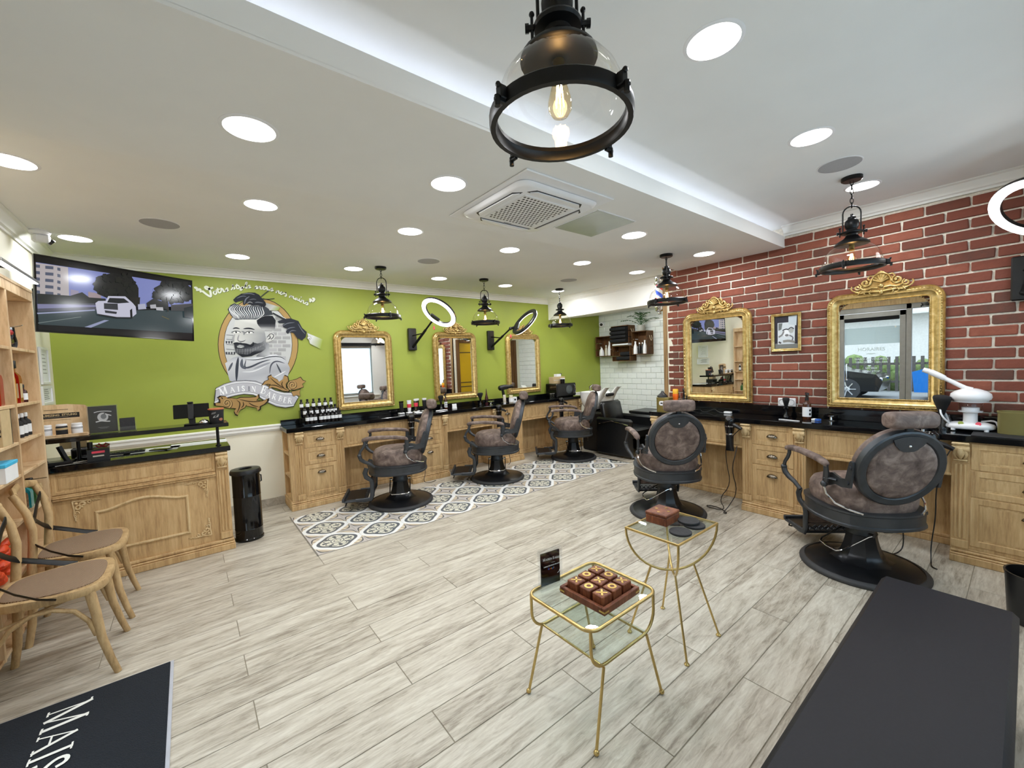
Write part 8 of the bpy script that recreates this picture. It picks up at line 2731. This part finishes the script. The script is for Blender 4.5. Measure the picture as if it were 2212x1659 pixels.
S stroke|58 44 26|410 1221 442 1193 430 1134 402 1077|100 2 1
S stroke|58 44 26|467 1201 473 1160 447 1133|100 2 1
S stroke|58 44 26|517 1187 550 1153 613 1127|100 2 1
S stroke|58 44 26|279 1266 290 1241|100 2 1
""", dict(L=ML, O=MO, P=MP, H=MH, R=MR, S=MS))
MW_ = Matrix.Translation((-.66, 0, -1.2)) @ UP
ML.build('slogan', mu, MW_)
MO.build('oval_frame', mu, MW_)
MP.build('portrait', mu, MW_)
MH.build('gloved_hands', mu, MW_)
MR.build('ribbon_banner', mu, MW_)
MS.build('scroll_leaves', mu, MW_)

# ================================================================ the street seen through the entrance and its reflection
struct(MB().bx(-30, XL - .1, -25, 25, -.20, -.02).build('pavement', 'asphalt', smooth=0))

o = thing('shopfront_building', 'white building with rust red panels across the street', 'building', (-16, 2, 0), 0)
bw(MB().bx(-17, -16, -14, 18, -.02, 9), 'wall', 'facade', o, smooth=0)
for k in range(8):
    bw(MB().bx(-16, -15.93, -13 + 4 * k, -11.2 + 4 * k, 3.4, 5.6), 'red_panel', 'facade_red', o, smooth=0)
    bw(MB().bx(-16, -15.9, -11 + 4 * k, -9.9 + 4 * k, 3.6, 5.4), 'window', 'car_glass', o, smooth=0)
bw(MB().bx(-16, -15.2, -14, 18, 3.0, 3.15), 'canopy', 'facade', o, smooth=0)
o = thing('picket_fence', 'dark wooden picket fence beside a hedge across the street', 'fence', (-10, 3, 0), 0)
for k in range(60):
    y = -3 + .22 * k
    bw(MB().bx(-11.02, -10.98, y, y + .09, 0, 1.25), 'picket', 'fence_wood', o, smooth=0)
bw(MB().bx(-11.05, -11.02, -3, 10.2, .3, .38).bx(-11.05, -11.02, -3, 10.2, .95, 1.03), 'rail', 'fence_wood', o, smooth=0)
o = thing('hedge', 'pale green hedge behind the picket fence', 'hedge', (-11, 3, 0), 0)
m = MB()
rnd = random.Random(9)
for k in range(90):
    m.ball((-12 + rnd.uniform(-.4, .4), 3 + rnd.uniform(-6.5, 6.5), rnd.uniform(.2, 1.1)), rnd.uniform(.25, .5), 7, 5)
h_ = bw(m, 'foliage', 'hedge', o)
h_['kind'] = 'stuff'
def car(label, loc, rz, mat):
    o = thing('car', label, 'car', loc, rz)
    side = [(-2.1, .25), (2.1, .25), (2.2, .55), (2.05, .78), (1.2, .92), (.45, 1.35), (-.9, 1.40), (-1.75, .98), (-2.15, .85)]
    m = MB()
    m.prism(side, -.82, .82, Matrix(((1, 0, 0, 0), (0, 0, 1, 0), (0, 1, 0, 0), (0, 0, 0, 1))))
    m.build('body', mat, o, smooth=30)
    for s in (-1, 1):
        MB().prism([(.98, .95), (.42, 1.28), (-.15, 1.32), (-.15, .95)], .0, .012, Matrix(((1, 0, 0, 0), (0, 0, s, s * .818), (0, 1, 0, 0), (0, 0, 0, 1)))).build('side_window', 'car_glass', o)
        for x in (-1.3, 1.35):
            w_ = MB().cyl((x, s * .66, .32), (x, s * .85, .32), .33, 24).build('wheel', 'rubber', o)
            m = MB()
            for k in range(7):
                a = 2 * pi * k / 7
                m.tube([(x, s * .853, .32), (x + .23 * cos(a), s * .853, .32 + .23 * sin(a))], .028, 6)
            m.build('rim', 'chrome', w_)
    MB().box((2.12, .55, .62), (.12, .30, .12), .03).build('headlamp', 'chrome', o)
    MB().box((2.12, -.55, .62), (.12, .30, .12), .03).build('headlamp', 'chrome', o)
    return o
car('glossy black parked car seen in the large mirror through the entrance', (-8.2, 5.0, -.02), R_(-92), 'car_black')
car('bright blue parked car at the edge of the large mirror reflection', (-8.4, .0, -.02), R_(-90), 'car_blue')
o = thing('exit_sign', 'small green emergency exit sign over the entrance, seen in the large mirror', 'sign', (XL + .002, 2.32, 2.45), pi / 2)
MB().bx(-.15, .15, -.03, 0, -.055, .055, .004).build('case', 'white_plastic', o)
MB().bx(-.140, .140, -.0315, -.03, -.047, .047).build('panel', 'exit_green', o, smooth=0)
f = Flat()
f.stroke([(.04, -.03), (.055, 0), (.05, .02)], .012, (.9, .9, .9)).disc((.054, .032), .008, (.9, .9, .9), 10).stroke([(.055, 0), (.075, -.025)], .010, (.9, .9, .9)).stroke([(-.02, 0), (-.09, 0)], .010, (.9, .9, .9)).stroke([(-.07, .02), (-.095, 0), (-.07, -.02)], .010, (.9, .9, .9))
f.build('pictogram', o, Matrix.Translation((0, -.0318, 0)) @ UP)
